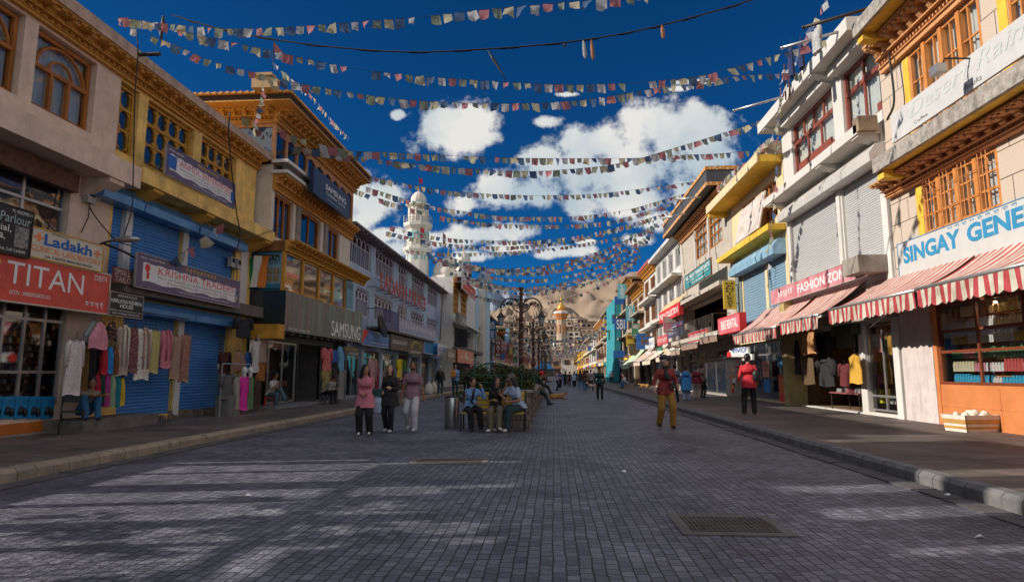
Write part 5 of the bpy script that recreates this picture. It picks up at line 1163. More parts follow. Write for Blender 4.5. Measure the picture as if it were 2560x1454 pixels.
T(t, W, Hh, 'cial,', .36, .63, .44, .60, M_txw); T(t, W, Hh, 'pa,', .36, .53, .24, .40, M_txw); T(t, W, Hh, 'Office, Leh Ladakh', .36, .92, .05, .13, M_txw)
patch(t, W, Hh, .70, .95, .17, .62, mat('portrait_print', (.22, .2, .19), var=.8, scale=14))
t, W, Hh = board(F1, 'shop_sign', 'cream painted laboratory sign with blue lettering standing above the red sign', 'sign', (78, 570, 642), (259, 612, 678), .66, S_cream, th=.05, frame=mat('yellow_frame', (.6, .33, .03)), fw=.02)
T(t, W, Hh, 'Ladakh', .17, .83, .48, .87, M_txb, bold=.03); T(t, W, Hh, 'CLINICAL LABORATORY', .02, .98, .22, .42, M_txo, bold=.01); T(t, W, Hh, 'LAL CHOWK MAIN BAZAR-LEH', .2, .85, .05, .15, M_txk, bold=.01)
T(t, W, Hh, '+', .04, .16, .55, .85, M_txo, bold=.04); T(t, W, Hh, '+', .86, .97, .50, .78, M_txo, bold=.04); script_marks(t, W * .26, W * .5, Hh * .88, Hh * .97, -.006, M_txk, 7, 2)
t, W, Hh = board(F1, 'shop_sign', 'small maroon tailor board hung crooked between the cream sign and the long white one', 'sign', (284, 660, 702), (342, 684, 719), .60, mat('maroon_board', (.15, .05, .045), var=.2), th=.03)
T(t, W, Hh, 'SMALL &', .08, .92, .52, .92, mat('faded_letters', (.5, .42, .36))); T(t, W, Hh, 'TAILOR', .1, .92, .08, .44, MATS['faded_letters'])
t, W, Hh = board(F1 if False else F2, 'shop_sign', 'black pashmina house sign board at the right end of the red sign', 'sign', (277, 727, 786), (358, 744, 798), .66, S_black, th=.03, frame=M_alu, fw=.012)
T(t, W, Hh, 'HIMALAYAN PASHMINA', .03, .97, .56, .74, M_txw, bold=.01); T(t, W, Hh, 'HOUSE', .3, .7, .36, .53, M_txw, bold=.01); T(t, W, Hh, 'SALE IN: PASHMINA SHAWLS & ST. OLS', .03, .97, .20, .29, M_txw); T(t, W, Hh, 'DRESS MATERIALS, PONCHO ETC', .08, .92, .06, .15, M_txw)
script_marks(t, W * .2, W * .8, Hh * .80, Hh * .94, -.006, M_txw, 9, 9)
def banner(lab, a, b_2, d, title, l1, l2, fr):
 t, W, Hh = board(F2, 'shop_banner', lab, 'sign', a, b_2, d, S_plum, th=.03, frame=M_alu, fw=.012)
 b = MB(); n = 30; top = [(W * (.05 + .9 * i / n), Hh * (.76 + .02 * math.sin(i * 1.7) - .05 * i / n)) for i in range(n + 1)]; bot = [(W * (.05 + .9 * i / n), Hh * (.20 + .03 * math.sin(i * .8))) for i in range(n, -1, -1)]
 b.add([(x, -.004, z) for x, z in top + bot[::1]], [(i, i + 1, 2 * n + 1 - i - 1, 2 * n + 1 - i) for i in range(n)][::1]); b.build('white_field', S_white, t)
 T(t, W, Hh, title, .17, .93, .50, .72, M_txr, slant=0); T(t, W, Hh, l1, .17, .95, .37, .44, M_txk); T(t, W, Hh, l2, .25, .85, .26, .33, M_txk)
 script_marks(t, W * .4, W * .72, Hh * .80, Hh * .95, -.006, M_txy, 9, 4); T(t, W, Hh, fr, .03, .22, .86, .92, M_txw); T(t, W, Hh, 'TYPE OF OUR BEST ELECTRIC HEATING LIGHTS SPEAKERS', .35, .88, .08, .13, M_txw); return t, W, Hh
t, W, Hh = banner('long banner with red krishna lettering below the blue upper shutters', (343, 634, 719), (600, 701, 768), .72, 'KRISHNA TRADERS', 'Deals in : Solar Equipments, LED Equipments & Spare, Electrical & Electronic Goods, Indl.', '& Automotive Batteries, Defence & General Order Suppliers', 'Mob.: 9419177047')
patch(t, W, Hh, .945, .975, .24, .44, M_gy); b = MB(); b.sphere((W * .085, -.004, Hh * .62), .1, 10, 6, 1, .15, 1); b.box(W * .08, W * .10, -.01, 0, Hh * .3, Hh * .5); b.build('lamp_picture', M_txr, t)
t, W, Hh = banner('banner with red enterprises lettering hung under the octagonal windows', (417, 364, 438), (589, 458, 522), .84, 'ANMOL ENTERPRISES', 'Deals in : Solar/Electric Lighting Systems, Kero/LPG Heating/Cooking Systems', 'Kitchen Ware & General Order Suppliers', 'GSTIN: 38ALMPS')
patch(t, W, Hh, .03, .13, .28, .72, M_txb); patch(t, W, Hh, .93, .99, .25, .6, M_txb)
x, z = F2.P(330, 602, 1.2); t = thing('street_light', F2.loc(x, .55, z), F2.rz, 'grey lamp head on a bracket over the red and white signs, left', 'street light')
b = MB(); b.s = True; b.tube([(0, .5, -.25), (0, .0, -.02), (0, -.25, .02)], .025, 6); b.build('bracket', M_iron, t); b = MB(); b.s = True; b.sphere((.05, -.5, .05), .13, 10, 6, 1, 2.4, .6); b.build('lamp_head', M_alu, t)
t, W, Hh = board(FB, 'shop_sign', 'tall teal emporium poster on the corner of the amber bay window', 'sign', (654, 630, 712), (703, 630, 712), -.02, mat('teal_poster', (.03, .16, .22), var=.2), th=.04)
t.location = Vector((FB.X - .05 - .0, FB.y0 - .06, zf1 + .08));
hP = (zc0 - zf1) * .92; t.rotation_euler = (0, 0, 0); t.location.x = FB.X - 1.02
for c in list(t.children): bpy.data.objects.remove(c)
TEXT[:] = [j for j in TEXT if j['parent'] is not t]
b = MB(); b.box(0, .95, 0, .04, 0, hP); b.build('board', MATS['teal_poster'], t); b = MB(); b.box(.06, .89, -.006, .002, hP * .12, hP * .94); b.build('printed_panel', mat('teal_pale', (.16, .30, .36), var=.1), t)
text('AHAD', t, .12, .83, hP * .74, hP * .9, -.01, M_txk, bold=.03); text('EMPORIUM', t, .12, .83, hP * .66, hP * .72, -.01, M_txk)
b = MB()
for i in range(3):
 for j in range(2): b.box(.12 + .25 * i, .33 + .25 * i, -.012, -.004, hP * (.18 + .2 * j), hP * (.35 + .2 * j))
b.build('photo_grid', mat('photo_grid_print', (.25, .17, .09), var=.8, scale=20), t)
t, W, Hh = board(FB, 'shop_sign', 'pale narrow emporium board at the right end of the amber bay', 'sign', (868, 700, 768), (884, 708, 775), .05, mat('teal_pale', (.16, .3, .36)), th=.04); T(t, W, Hh, 'AHAD', .1, .9, .8, .93, M_txk); T(t, W, Hh, 'EMPORIUM', .1, .9, .72, .78, M_txk)
t, W, Hh = board(FB, 'shop_sign', 'small black up stair sign hanging below the black fascia', 'sign', (861, 866, 888), (897, 868, 888), .1, S_black, th=.05); T(t, W, Hh, 'AHAD EMPORIUM', .1, .9, .62, .84, M_txy); T(t, W, Hh, 'UP STAIR', .3, .95, .1, .35, M_txw)
pf = onX(643, 690, -10.6); t = thing('national_flag', (pf.x, pf.y, pf.z + .5), 0, 'tricolour flag drooping from a pole between the grey meters and the emporium poster', 'flag')
b = MB(); b.tube([(-.9, 0, .3), (.8, 0, .25)], .025, 6); b.build('pole', M_iron, t)
b = MB();
for k, (xa, xb) in enumerate(((-.42, -.14), (-.14, .14), (.14, .42))):
 b.m = k; b.s = True; b.add([(xa + (xb - xa) * i / 2 - .12 * j / 5, .05 * math.sin(xa * 9 + i + j), .28 - 1.15 * j / 5 - .25 * abs(xa)) for j in range(6) for i in range(3)], [(j * 3 + i, j * 3 + i + 1, j * 3 + i + 4, j * 3 + i + 3) for j in range(5) for i in range(2)])
b.build('cloth', [mat('flag_green', (.02, .22, .06)), M_txw, mat('flag_saffron', (.75, .22, .03))], t)
b = MB(); b.box(0, 1.0, 0, .5, 0, .5); t = b.build('ochre_box', mat('ochre_painted_box', (.5, .24, .03), var=.3), None, (-10.55, FB.y0 - .55, zf0 - .3), 0); t.name = 'shop_awning_box'; tag(t, 'plain ochre box ledge sticking out below the black fascia corner', 'ledge box')
SB = mat('sign_blue', (.03, .12, .38), rough=.45, var=.1); S_brown = mat('sign_brown', (.09, .06, .035), rough=.5, var=.3)
t, W, Hh = board(F4, 'shop_sign', 'blue fashion shop sign with a red corner next to the black fascia', 'sign', (906, 823, 860), (972, 838, 870), .75, SB, th=.1, frame=M_alu, fw=.03); T(t, W, Hh, 'FASHION SHOPPEE', .22, .97, .45, .8, mat('pale_blue_letters', (.25, .4, .65)), bold=.01); T(t, W, Hh, 'Main Market Leh, UT Ladakh 194101', .3, .95, .15, .3, M_txw)
b = MB(); b.add([(0, -.006, Hh), (W * .22, -.006, Hh), (0, -.006, 0)], [(0, 1, 2)]); b.build('red_corner', M_txr, t)
t, W, Hh = board(F4, 'shop_sign', 'dark brown arts shop sign with white brushed lettering', 'sign', (977, 833, 872), (1020, 845, 879), .75, S_brown, th=.1); T(t, W, Hh, 'ZANSKAR ARTS', .08, .95, .4, .66, M_txw, slant=.15)
t, W, Hh = board(F4, 'shop_sign', 'brown sign with a golden arch emblem right of the arts shop sign', 'sign', (1021, 844, 885), (1057, 852, 888), .75, S_brown, th=.1); T(t, W, Hh, 'UPBOUND', .15, .9, .1, .25, M_txw)
b = MB(); b.tube([(W * (.5 + .3 * math.cos(a)), -.02, Hh * (.4 + .42 * math.sin(a))) for a in [math.pi * i / 10 for i in range(11)]], .05, 5); b.build('gold_arch', M_txy, t)
t, W, Hh = board(F4, 'shop_sign', 'plain bright blue shop panel under the hotel railing end', 'sign', (1061, 851, 882), (1095, 858, 886), .75, mat('bright_blue_panel', (.03, .22, .48), rough=.5, var=.15), th=.1, frame=M_lil, fw=.05)
t, W, Hh = board(F4, 'shop_sign', 'white traders board with dark blue letters just before the bank building', 'sign', (1096, 858, 889), (1118, 864, 892), 1.2, S_white, th=.06); T(t, W, Hh, 'A.K. TRADERS', .05, .95, .4, .8, M_txb, bold=.02)
t, W, Hh = board(F5, 'shop_sign', 'faded brown ladakh board below the bank balcony', 'sign', (1119, 870, 904), (1139, 874, 906), .75, mat('tan_sign', (.28, .2, .13)), th=.1); T(t, W, Hh, 'LADAKH', .1, .9, .4, .75, M_txw)
S_or = mat('sign_orange', (.62, .17, .08), rough=.45, var=.1)
t, W, Hh = board(F5, 'bank_sign', 'orange bank sign over the street-level branch of the white building', 'sign', (1146, 874, 907), (1184, 879, 909), 1.0, S_or, th=.12); T(t, W, Hh, 'ICICI Bank', .5, .97, .3, .55, M_txw); script_marks(t, W * .06, W * .4, Hh * .32, Hh * .52, -.006, M_txw, 6, 8); T(t, W, Hh, 'i', .43, .5, .3, .85, M_txw, bold=.03)
t, W, Hh = board(F5, 'bank_sign', 'orange bank sign on the roof edge of the white building', 'sign', (1157, 698, 724), (1189, 722, 745), .9, mat('sign_orange_red', (.55, .07, .03)), th=.12, frame=M_white, fw=.1); T(t, W, Hh, 'ICICI Bank', .5, .97, .3, .6, M_txw); script_marks(t, W * .05, W * .42, Hh * .3, Hh * .55, -.006, M_txw, 6, 8)
t, W, Hh = board(F5, 'bank_sign', 'small maroon cash machine sign under the orange bank sign', 'sign', (1174, 910, 922), (1187, 911, 922), 1.0, mat('sign_maroon', (.25, .02, .04)), th=.1); T(t, W, Hh, 'ATM', .1, .9, .5, .9, M_txw)
t, W, Hh = board(F5, 'shop_sign', 'grey light-box with a white emblem high on the white bank building', 'sign', (1147, 782, 812), (1166, 790, 818), 1.0, mat('sign_grey', (.2, .19, .18)), th=.3); T(t, W, Hh, 'LEH CAFE', .4, .95, .25, .75, M_txw)
def hang_sign(F, lab, u, v0, v1, d, wd, m, s=None, mt=None, h=None, name='hanging_sign', vert=True):
 """a board standing out from the wall, facing along the street towards the viewer"""
 p = onX(u, v1, F.X + d if F.side == 'L' else F.X - d); q = onX(u, v0, p.x); Hh = q.z - p.z
 t = thing(name, (p.x - wd / 2, p.y, p.z), 0, lab, 'sign')
 b = MB(); b.box(0, wd, 0, .12, 0, Hh); b.build('board', m, t); b = MB(); xx = 0 if F.side == 'L' else wd; e = -.5 if F.side == 'L' else .5
 b.tube([(xx, .06, Hh * .85), (xx + e, .06, Hh * .85)], .02, 5); b.tube([(xx, .06, Hh * .2), (xx + e, .06, Hh * .2)], .02, 5); b.build('bracket', M_iron, t)
 if s: text(s, t, wd * .18, wd * .82, Hh * .06, Hh * .94, -.008, mt or M_txw, vertical=vert, bold=.01)
 return t, Hh
hang_sign(F5, 'dark coffee shop banner hanging beside the bank balcony', 1155, 822, 868, .9, 1.0, S_black, None); hs = bpy.data.objects.get('hanging_sign')
text('NOMA\nCOFFEE\nSHOP', hs, .1, .9, .1, .9, -.01, M_txw)
hang_sign(F7, 'tall blue cafe banner hanging from the dark roofed shop house', 1231, 801, 846, 1.3, .9, mat('navy_banner', (.02, .09, .22)), 'AMDO CAFE')
hang_sign(F7, 'dark vertical shop board with red letters beneath the blue cafe banner', 1222, 848, 900, .9, .9, mat('charcoal_board', (.06, .07, .07)), 'MATHUS', M_txr)
hang_sign(F7, 'rounded maroon hanging board left of the first lamp post', 1245, 850, 893, 1.6, .8, mat('maroon_round', (.14, .03, .02)), 'MATH')
hang_sign(F8, 'pale blue vertical banner with white letters just left of the first lamp post', 1267, 820, 856, 1.3, .8, mat('sky_banner', (.15, .35, .55)), 'HIMALAYA')
SRB = mat('sign_letters_blue', (.03, .22, .40), rough=.6, var=.15)
t, W, Hh = board(FR1, 'shop_sign', 'big white general store sign with blue painted capitals over the near awnings', 'sign', (2243, 608, 706), (2640, 470, 585), .10, mat('painted_tin_white', (.50, .49, .48), rough=.5, var=.05), th=.08, frame=SRB, fw=.015)
ur = lambda u, v=600: (FR1.P(u, v, .1)[0] - FR1.P(2243, v, .1)[0]) / W
zz0 = t.location.z
zf_ = lambda u, v: (FR1.P(u, v, .1)[1] - zz0) / Hh
lb, lt_ = zf_(2256, 662), zf_(2258, 622)
T(t, W, Hh, 'SINGAY', ur(2256), ur(2402), lb, lt_ + .02, SRB, bold=.04); T(t, W, Hh, 'GENERAL STORE', ur(2420), ur(2420) + (ur(2402) - ur(2256)) * 2.2, lb + .02, lt_ + .03, SRB, bold=.04)
script_marks(t, W * ur(2370), W * ur(2560), Hh * (lt_ + .06), Hh * .97, -.006, SRB, 9, 3)
t, W, Hh = board(FR1, 'shop_sign', 'long weathered white cafe board with faint script along the yellow ledge', 'sign', (2225, 283, 366), (2600, 15, 105), 1.02, mat('bleached_board', (.50, .49, .48), rough=.6, var=.06, stain=.12), th=.06)
zz0 = t.location.z; ur = lambda u, v=200: (FR1.P(u, v, 1.02)[0] - FR1.P(2225, v, 1.02)[0]) / W
pale = mat('faded_teal_script', (.45, .475, .465)); grey_l = mat('grey_letters', (.15, .15, .15))
T(t, W, Hh, 'Desert Rain', ur(2275), ur(2590), .42, .92, pale, slant=.3); T(t, W, Hh, 'Coffee', ur(2284), ur(2320), .14, .24, grey_l); T(t, W, Hh, 'Books', ur(2421), ur(2467), .10, .26, grey_l)
p0 = t; t = thing('flood_lamp', t.location + Vector((-.5, -W * .62, Hh * .5)) , R(-90), 'small grey floodlight clamped to the faded white cafe board', 'lamp')
b = MB(); b.tube([(0, .5, .3), (0, 0, .32), (0, -.1, .1)], .02, 5); b.build('arm', M_iron, t); b = MB(); b.box(-.14, .14, -.25, -.05, -.02, .16); b.build('lamp_head', M_alu, t)
t, W, Hh = board(FR2, 'shop_sign', 'faded red fashion sign above the two left striped awnings', 'sign', (1927, 729, 764), (2160, 638, 688), .5, mat('faded_red_sign', (.48, .10, .12), rough=.5, var=.2, scale=2, c2=(.55, .28, .3)), th=.06, frame=M_wr, fw=.012)
T(t, W, Hh, 'FASHION ZONE', .36, .88, .22, .78, M_txw, bold=.015); script_marks(t, W * .1, W * .3, Hh * .25, Hh * .8, -.006, M_txw, 6, 6)
def stripe_awning(F, lab, ua, va, ub, vb, d, zback, drop=.42, m=None, mv=None, scallop=True, arm=True, period=.22):
 x0, z0 = F.P(ua, va, d); x1, z1 = F.P(ub, vb, d); z = (z0 + z1) / 2; W = x1 - x0
 t = thing('awning', F.loc(x0, 0, 0), F.rz, lab, 'awning')
 m = m or mat_stripes('red_white_stripe', (.42, .07, .06), (.62, .53, .46), .24, 0, .45, dirt=.25)
 b = MB(); b.s = True; nx_, ny_ = max(6, int(W / .2)), 8
 def surf(i, j): s = j / ny_; sag = -.10 * math.sin(math.pi * s) - .025 * math.sin(i * 1.1) * math.sin(math.pi * s); return (W * i / nx_, -.02 - (d - .02) * s, zback + (z - zback) * s + sag)
 top = [surf(i, j) for j in range(ny_ + 1) for i in range(nx_ + 1)]; k = nx_ + 1
 b.add(top, [(j * k + i, j * k + i + 1, (j + 1) * k + i + 1, (j + 1) * k + i) for j in range(ny_) for i in range(nx_)])
 b.build('canopy_cloth', m, t)
 b = MB(); n = max(8, int(W / .045)); b.s = True
 vs = []
 for j in range(4):
  for i in range(n + 1):
   x = W * i / n; sc_ = drop * (.86 + .14 * abs(math.sin(math.pi * x / .27))) if scallop else drop
   vs.append((x, -d - .02 + .035 * math.sin(x * 9) * j / 3, z - .02 - sc_ * j / 3))
 b.add(vs, [(j * (n + 1) + i, j * (n + 1) + i + 1, (j + 1) * (n + 1) + i + 1, (j + 1) * (n + 1) + i) for j in range(3) for i in range(n)])
 b.build('valance', mv or mat_stripes('red_white_valance', (.42, .05, .06), (.56, .54, .45), .27, 0, .5, dirt=.4), t)
 b = MB(); b.s = True; b.tube([(-.03, -d, z), (W + .03, -d, z)], .045, 8); b.build('front_bar', M_alu, t)
 if arm:
  b = MB()
  for x in (.12, W - .12): b.tube([(x, 0, zback - .25), (x, -d * .5, (z + zback) / 2 - .28), (x, -d, z - .02)], .022, 5)
  b.build('arms', M_iron, t)
 return t
stripe_awning(FR2, 'sunlit striped awning leftmost of the four red and white ones', 1833, 839, 1941, 816, 1.5, 4.30)
stripe_awning(FR2, 'striped awning in front of the jacket shop, second from left', 1951, 812, 2046, 781, 1.5, 4.30)
stripe_awning(FR2, 'striped awning over the narrow glazed shop, just left of the nearest one', 2073, 779, 2285, 721, 1.5, 4.15)
stripe_awning(FR1, 'nearest striped awning over the orange framed shop at the right edge', 2294, 722, 2640, 642, 1.5, 4.15)
t, W, Hh = board(FR4, 'shop_sign', 'tilted teal handicrafts board on the grey building', 'sign', (1712, 686, 722), (1776, 652, 690), .95, mat('teal_sign', (.03, .20, .22), var=.25), th=.06, frame=M_wood_d, fw=.04); T(t, W, Hh, 'NECTAR ART HANDICRAFTS', .04, .96, .6, .88, M_txw, bold=.01); T(t, W, Hh, 'SILVER JEWELLERY, THANKA PAINTING', .08, .92, .36, .5, M_txw); T(t, W, Hh, 'PASHMINA SHAWLS', .3, .8, .12, .26, M_txw)
hang_sign(FR4, 'narrow yellow vertical handicraft sign beside the pale blue shutters', 1826, 700, 772, .55, .62, mat('yellow_sign', (.60, .40, .04), var=.1), 'HANDICRAFT', M_txk)
b = MB(); t = thing('shop_hoarding', FR3.loc(P3(1832, 570, .8)[0], .75, P3(1850, 600, .8)[1]), FR3.rz, 'peeling pale poster board tilted on the yellow ledge', 'sign')
b.box(0, 3.6, 0, .06, 0, 1.7); o = b.build('board', mat('peeling_poster', (.55, .47, .42), rough=.6, var=.35, scale=2.5), t); o.rotation_euler = (R(-12), 0, 0)
t, W, Hh = board(FR4, 'shop_sign', 'red pashmina shawl sign under the iron balcony', 'sign', (1720, 837, 858), (1770, 815, 846), .95, mat('sign_crimson', (.45, .035, .05), var=.08), th=.2, frame=M_alu, fw=.03); T(t, W, Hh, 'LADAKH PASHMINA SHAWL', .06, .94, .55, .75, M_txw); T(t, W, Hh, 'COLLECTION', .3, .7, .22, .42, M_txw)
t, W, Hh = board(FR3, 'shop_sign', 'battered pink and red shop sign at the corner of the yellow building', 'sign', (1795, 800, 836), (1848, 780, 826), .9, mat('sign_pink', (.55, .12, .15), var=.3, scale=3), th=.3, frame=M_txr, fw=.03); T(t, W, Hh, 'BIKE RENTAL', .15, .9, .25, .8, M_txw, bold=.02)
hangp = board(FR3, 'shop_sign', 'white mobile phone sign with blue letters behind the pillar box', 'sign', (1822, 872, 890), (1870, 866, 884), .3, S_white, th=.1); T(*hangp, 'VIVO', .15, .9, .3, .95, M_txb, bold=.03)
hangp = board(FR3, 'shop_sign', 'grey sim card sign with a red roundel behind the pillar box', 'sign', (1822, 890, 903), (1880, 884, 900), .3, S_white, th=.1); T(*hangp, 'AIRTEL SIM CARD', .3, .95, .25, .7, M_txr)
b = MB(); b.lathe([(.28, -.03), (.28, .03)], (0, 0, 0), 18); o = b.build('roundel', M_txr, hangp[0], (.2, -.05, .25)); o.rotation_euler = (R(90), 0, 0)
t, W, Hh = board(FR5, 'shop_sign', 'red collection sign with a pale awning top on the tall white block', 'sign', (1648, 786, 812), (1697, 750, 784), .9, mat('sign_scarlet', (.55, .03, .03), var=.1), th=.3); T(t, W, Hh, 'MODA COLLECTION', .05, .95, .25, .75, M_txw, bold=.02)
b = MB(); b.quad((0, -.02, Hh), (W, -.02, Hh), (W, .6, Hh + .7), (0, .6, Hh + .7)); b.build('pale_top', mat('pale_orange_cloth', (.65, .42, .22), var=.2), t)
t, W, Hh = board(FR5, 'shop_sign', 'dark blue notice board sign below the red collection sign', 'sign', (1669, 820, 848), (1706, 796, 832), .9, mat('sign_navy_grey', (.05, .06, .14), var=.4, scale=2.5), th=.1); T(t, W, Hh, 'TRAVEL SERVICE', .08, .6, .55, .8, M_txw); T(t, W, Hh, 'FINANCE', .62, .95, .6, .85, M_txr); T(t, W, Hh, 'TICKETS VISA TOURS', .08, .6, .2, .4, M_txw)
t, W, Hh = board(FR5, 'shop_sign', 'red cafe sign at the far end of the tall white block', 'sign', (1643, 845, 866), (1668, 832, 856), .9, mat('sign_rose', (.52, .08, .09)), th=.1); T(t, W, Hh, 'LITTLE SHOP', .06, .94, .3, .7, M_txw)
t, W, Hh = board(FR6, 'shop_sign', 'small white trapezoid sign with blue letters left of the red cafe sign', 'sign', (1613, 850, 872), (1634, 842, 868), .8, S_white, th=.08); T(t, W, Hh, 'THE VILLAGE', .1, .9, .3, .7, M_txb)
for (F, lab, u, v0, v1, d, wd, m, s, mt) in ((FR7, 'upper pale turquoise vertical banner on the brick house', 1556, 708, 747, 1.1, 1.1, mat('banner_turquoise', (.12, .42, .48)), 'LIBERTY', M_txw),
       (FR7, 'lower turquoise vertical banner with dark letters on the brick house', 1577, 763, 802, .8, 1.0, MATS['banner_turquoise'], 'HEBRAH', M_txw), (FR8, 'blue tilted light-box near the top of the teal netting', 1549, 740, 760, 1.2, 1.2, SB, None, None),
       (FR8, 'royal blue box sign beside the teal netting at mid height', 1552, 796, 824, 1.2, 1.6, SB, 'SBI', M_txw), (FR8, 'blue square bank sign low on the teal netting', 1548, 876, 894, 1.2, 1.5, SB, None, None), (FR7, 'brown shop light-box over the pale green awning', 1587, 858, 888, .9, 1.1, S_brown, None, None),
       (FR8, 'cash machine sign in blue under the pale green awning', 1558, 900, 918, .8, 1.4, mat('navy_banner', (.02, .06, .2)), 'ATM', M_txw)):
 hang_sign(F, lab, u, v0, v1, d, wd, m, s, mt, vert=(s not in ('SBI', 'ATM')))
SA = [(FR4, 'dull brown striped awning under the red shawl sign', 1704, 870, 1745, 846, 1.3, 3.7, mat_stripes('brown_stripe', (.20, .11, .08), (.32, .24, .19), .2)), (FR4, 'brown rolled awning right of the red shawl sign', 1750, 852, 1792, 828, 1.2, 3.6, MATS['brown_stripe']),
       (FR5, 'cream slanting awning behind the man in the cap', 1640, 898, 1668, 884, 1.6, 3.7, mat('cream_cloth', (.6, .5, .38), var=.15)), (FR5, 'dusty grey brown awning just before the red shawl sign', 1676, 880, 1700, 868, 1.4, 3.6, mat('dust_cloth', (.33, .24, .18), var=.2)), (FR6, 'pale cream awning with a frilled golden edge', 1606, 905, 1626, 896, 1.8, 3.8, mat('cream_cloth', (.6, .5, .38))),
       (FR7, 'pinkish cream awning behind the golden edged one', 1572, 908, 1600, 902, 1.9, 3.8, mat('pink_cloth', (.55, .40, .33), var=.15)), (FR8, 'pale green awning beside the teal netting', 1553, 915, 1572, 911, 2.0, 4.2, mat('green_cloth', (.45, .55, .38), var=.1))]
for (F, lab, ua, va, ub, vb, d, zb, m) in SA: stripe_awning(F, lab, ua, va, ub, vb, d, zb, .35, m, m)
for i, (u0, v0, u1, v1, lab) in enumerate(((2176, 20, 2005, 70, 'topmost grey pole jutting from the yellow roof edge over the street'), (2095, 80, 1952, 121, 'middle white pole jutting from the white roof'), (1955, 243, 1833, 277, 'lowest pale pole jutting from the far corner of the white roof'), (1752, 492, 1682, 500, 'dark pole under the slate fascia'), (1715, 533, 1655, 547, 'grey pole end over the tall white block'))):
 a = onX(u0, v0, XR - .8 if i < 3 else XR - 1.1); c = onX(u1, v1, a.x - 1.6 if i < 3 else a.x - 1.4); t = thing('roof_pole', a, 0, lab, 'pole'); b = MB(); c = c - a; b.s = True; b.tube([(0, 0, 0), c], .05, 8); b.tube([c * .97, c], .06, 8); b.build('pole', M_alu if i else M_iron, t)
def garment(loc, w_, h_, m, label, rz=0.0, kind='kurta', group=None, m2=None, depth=.09, seed=0, sleeve=.55, cat='garment', hanger=True, name=None):
 """a hanging garment: folded tube of cloth with shoulders, neck opening and sleeves; loc is the hook point"""
 rnd = random.Random(seed); t = thing(name or {'kurta': 'hanging_tunic', 'jacket': 'hanging_jacket', 'scarf': 'hanging_scarf', 'vest': 'hanging_vest', 'poncho': 'hanging_poncho', 'trousers': 'hanging_trousers'}[kind], loc, rz, label, cat, group)
 b = MB(); b.s = True; n = 28; rows_ = 14; ph = rnd.uniform(0, 6)
 vs = []
 for j in range(rows_ + 1):
  s = j / rows_; z = -.06 * h_ * (0) - h_ * s
  if kind in ('kurta', 'jacket', 'vest'): hw = w_ / 2 * (.30 + .55 * min(1, s / .06) ** .7 if s < .06 else .85 - .16 * math.exp(-((s - .35) / .12) ** 2) + (.20 * s if kind == 'kurta' else .08 * s))
  elif kind == 'poncho': hw = w_ / 2 * (.25 + .75 * min(1, s * 1.6));
  elif kind == 'trousers': hw = w_ / 2 * (.8 + .1 * s)
  else: hw = w_ / 2 * (.55 + .45 * min(1, s * 3)) * (1 - .12 * math.sin(s * 3))
  dd = depth * (.35 + .65 * min(1, s * 3))
  for i in range(n):
   a = 2 * math.pi * i / n; f = 1 + (.22 * math.sin(a * 5 + ph + s * 1.3) + .12 * math.sin(a * 9 + 2 * ph)) * min(1, s * 2.5)
   zz_ = z - (.05 * h_ * abs(math.cos(a)) if s < .08 and kind != 'scarf' else 0) - (.02 * math.sin(a * 3 + ph) if s == 1 else 0)
   vs.append((hw * math.cos(a) + .01 * math.sin(s * 7 + ph), dd * f * math.sin(a), zz_))
 b.add(vs, [(j * n + i, j * n + (i + 1) % n, (j + 1) * n + (i + 1) % n, (j + 1) * n + i) for j in range(rows_) for i in range(n)] + [tuple(range(n)), tuple(range((rows_ + 1) * n - 1, rows_ * n - 1, -1))])
 bo = b.build('cloth_body', m, t)
 if kind in ('kurta', 'jacket') and sleeve:
  for sx in (-1, 1):
   b = MB(); b.s = True; k = w_ * .42
   b.tube([(sx * k * .8, 0, -.05 * h_), (sx * k * 1.12, .01, -.14 * h_), (sx * k * (1.18 + .05 * rnd.random()), .0, -sleeve * h_)], [w_ * .13, w_ * .115, w_ * .10], 9); b.build('sleeve', m, t)
 if m2 is not None:
  b = MB(); b.s = True; e = w_ * .16
  if kind == 'scarf': b.tube([(0, -depth * 1.25, -h_ * .85), (0, -depth * 1.25, -h_ * .97)], w_ * .3, 6)
  else:
   for sx in (-1, 1): b.tube([(sx * e * .5, -.02, .0), (sx * e * 1.1, -depth * 1.1, -.12 * h_), (sx * e * 1.3, -depth * 1.25, -.8 * h_)], [.02, w_ * .06, w_ * .055], 7)
  b.build('draped_scarf', m2, t)
 if hanger:
  b = MB(); b.s = True; b.tube([(0, 0, .14), (.03, 0, .12), (.0, 0, .07), (0, 0, .02), (-w_ * .3, 0, -.03)], .007, 4); b.tube([(0, 0, .02), (w_ * .3, 0, -.03)], .007, 4); b.build('hanger', M_iron, t)
 return t
C = {}
def cm(n_, c, **k):
 if n_ not in C: C[n_] = mat('cloth_' + n_, c, rough=.92, var=.3, scale=7, stretch=(4, 4, .8), **k)
 return C[n_]
def cp(n_, a, s, sc_=18, thr=.2):
 if n_ not in C: C[n_] = mat_print('cloth_' + n_, a, s, sc_, thr)
 return C[n_]
def hang_px(F, ua, ub, va, vb, d, kind, m, lab, **k):
 um = (ua + ub) / 2; x0, _ = F.P(ua, va, d); x1, _ = F.P(ub, va, d); x, zt = F.P(um, va, d); _, zb = F.P(um, vb, d)
 w_ = abs(x1 - x0) * (.86 if kind in ('kurta', 'jacket') else .95)
 return garment(F.loc(x, d, zt), w_, zt - zb, m, lab, F.rz, kind, depth=k.pop('depth', .08), **k)
GL = 'clothes hanging outside the blue shutters'
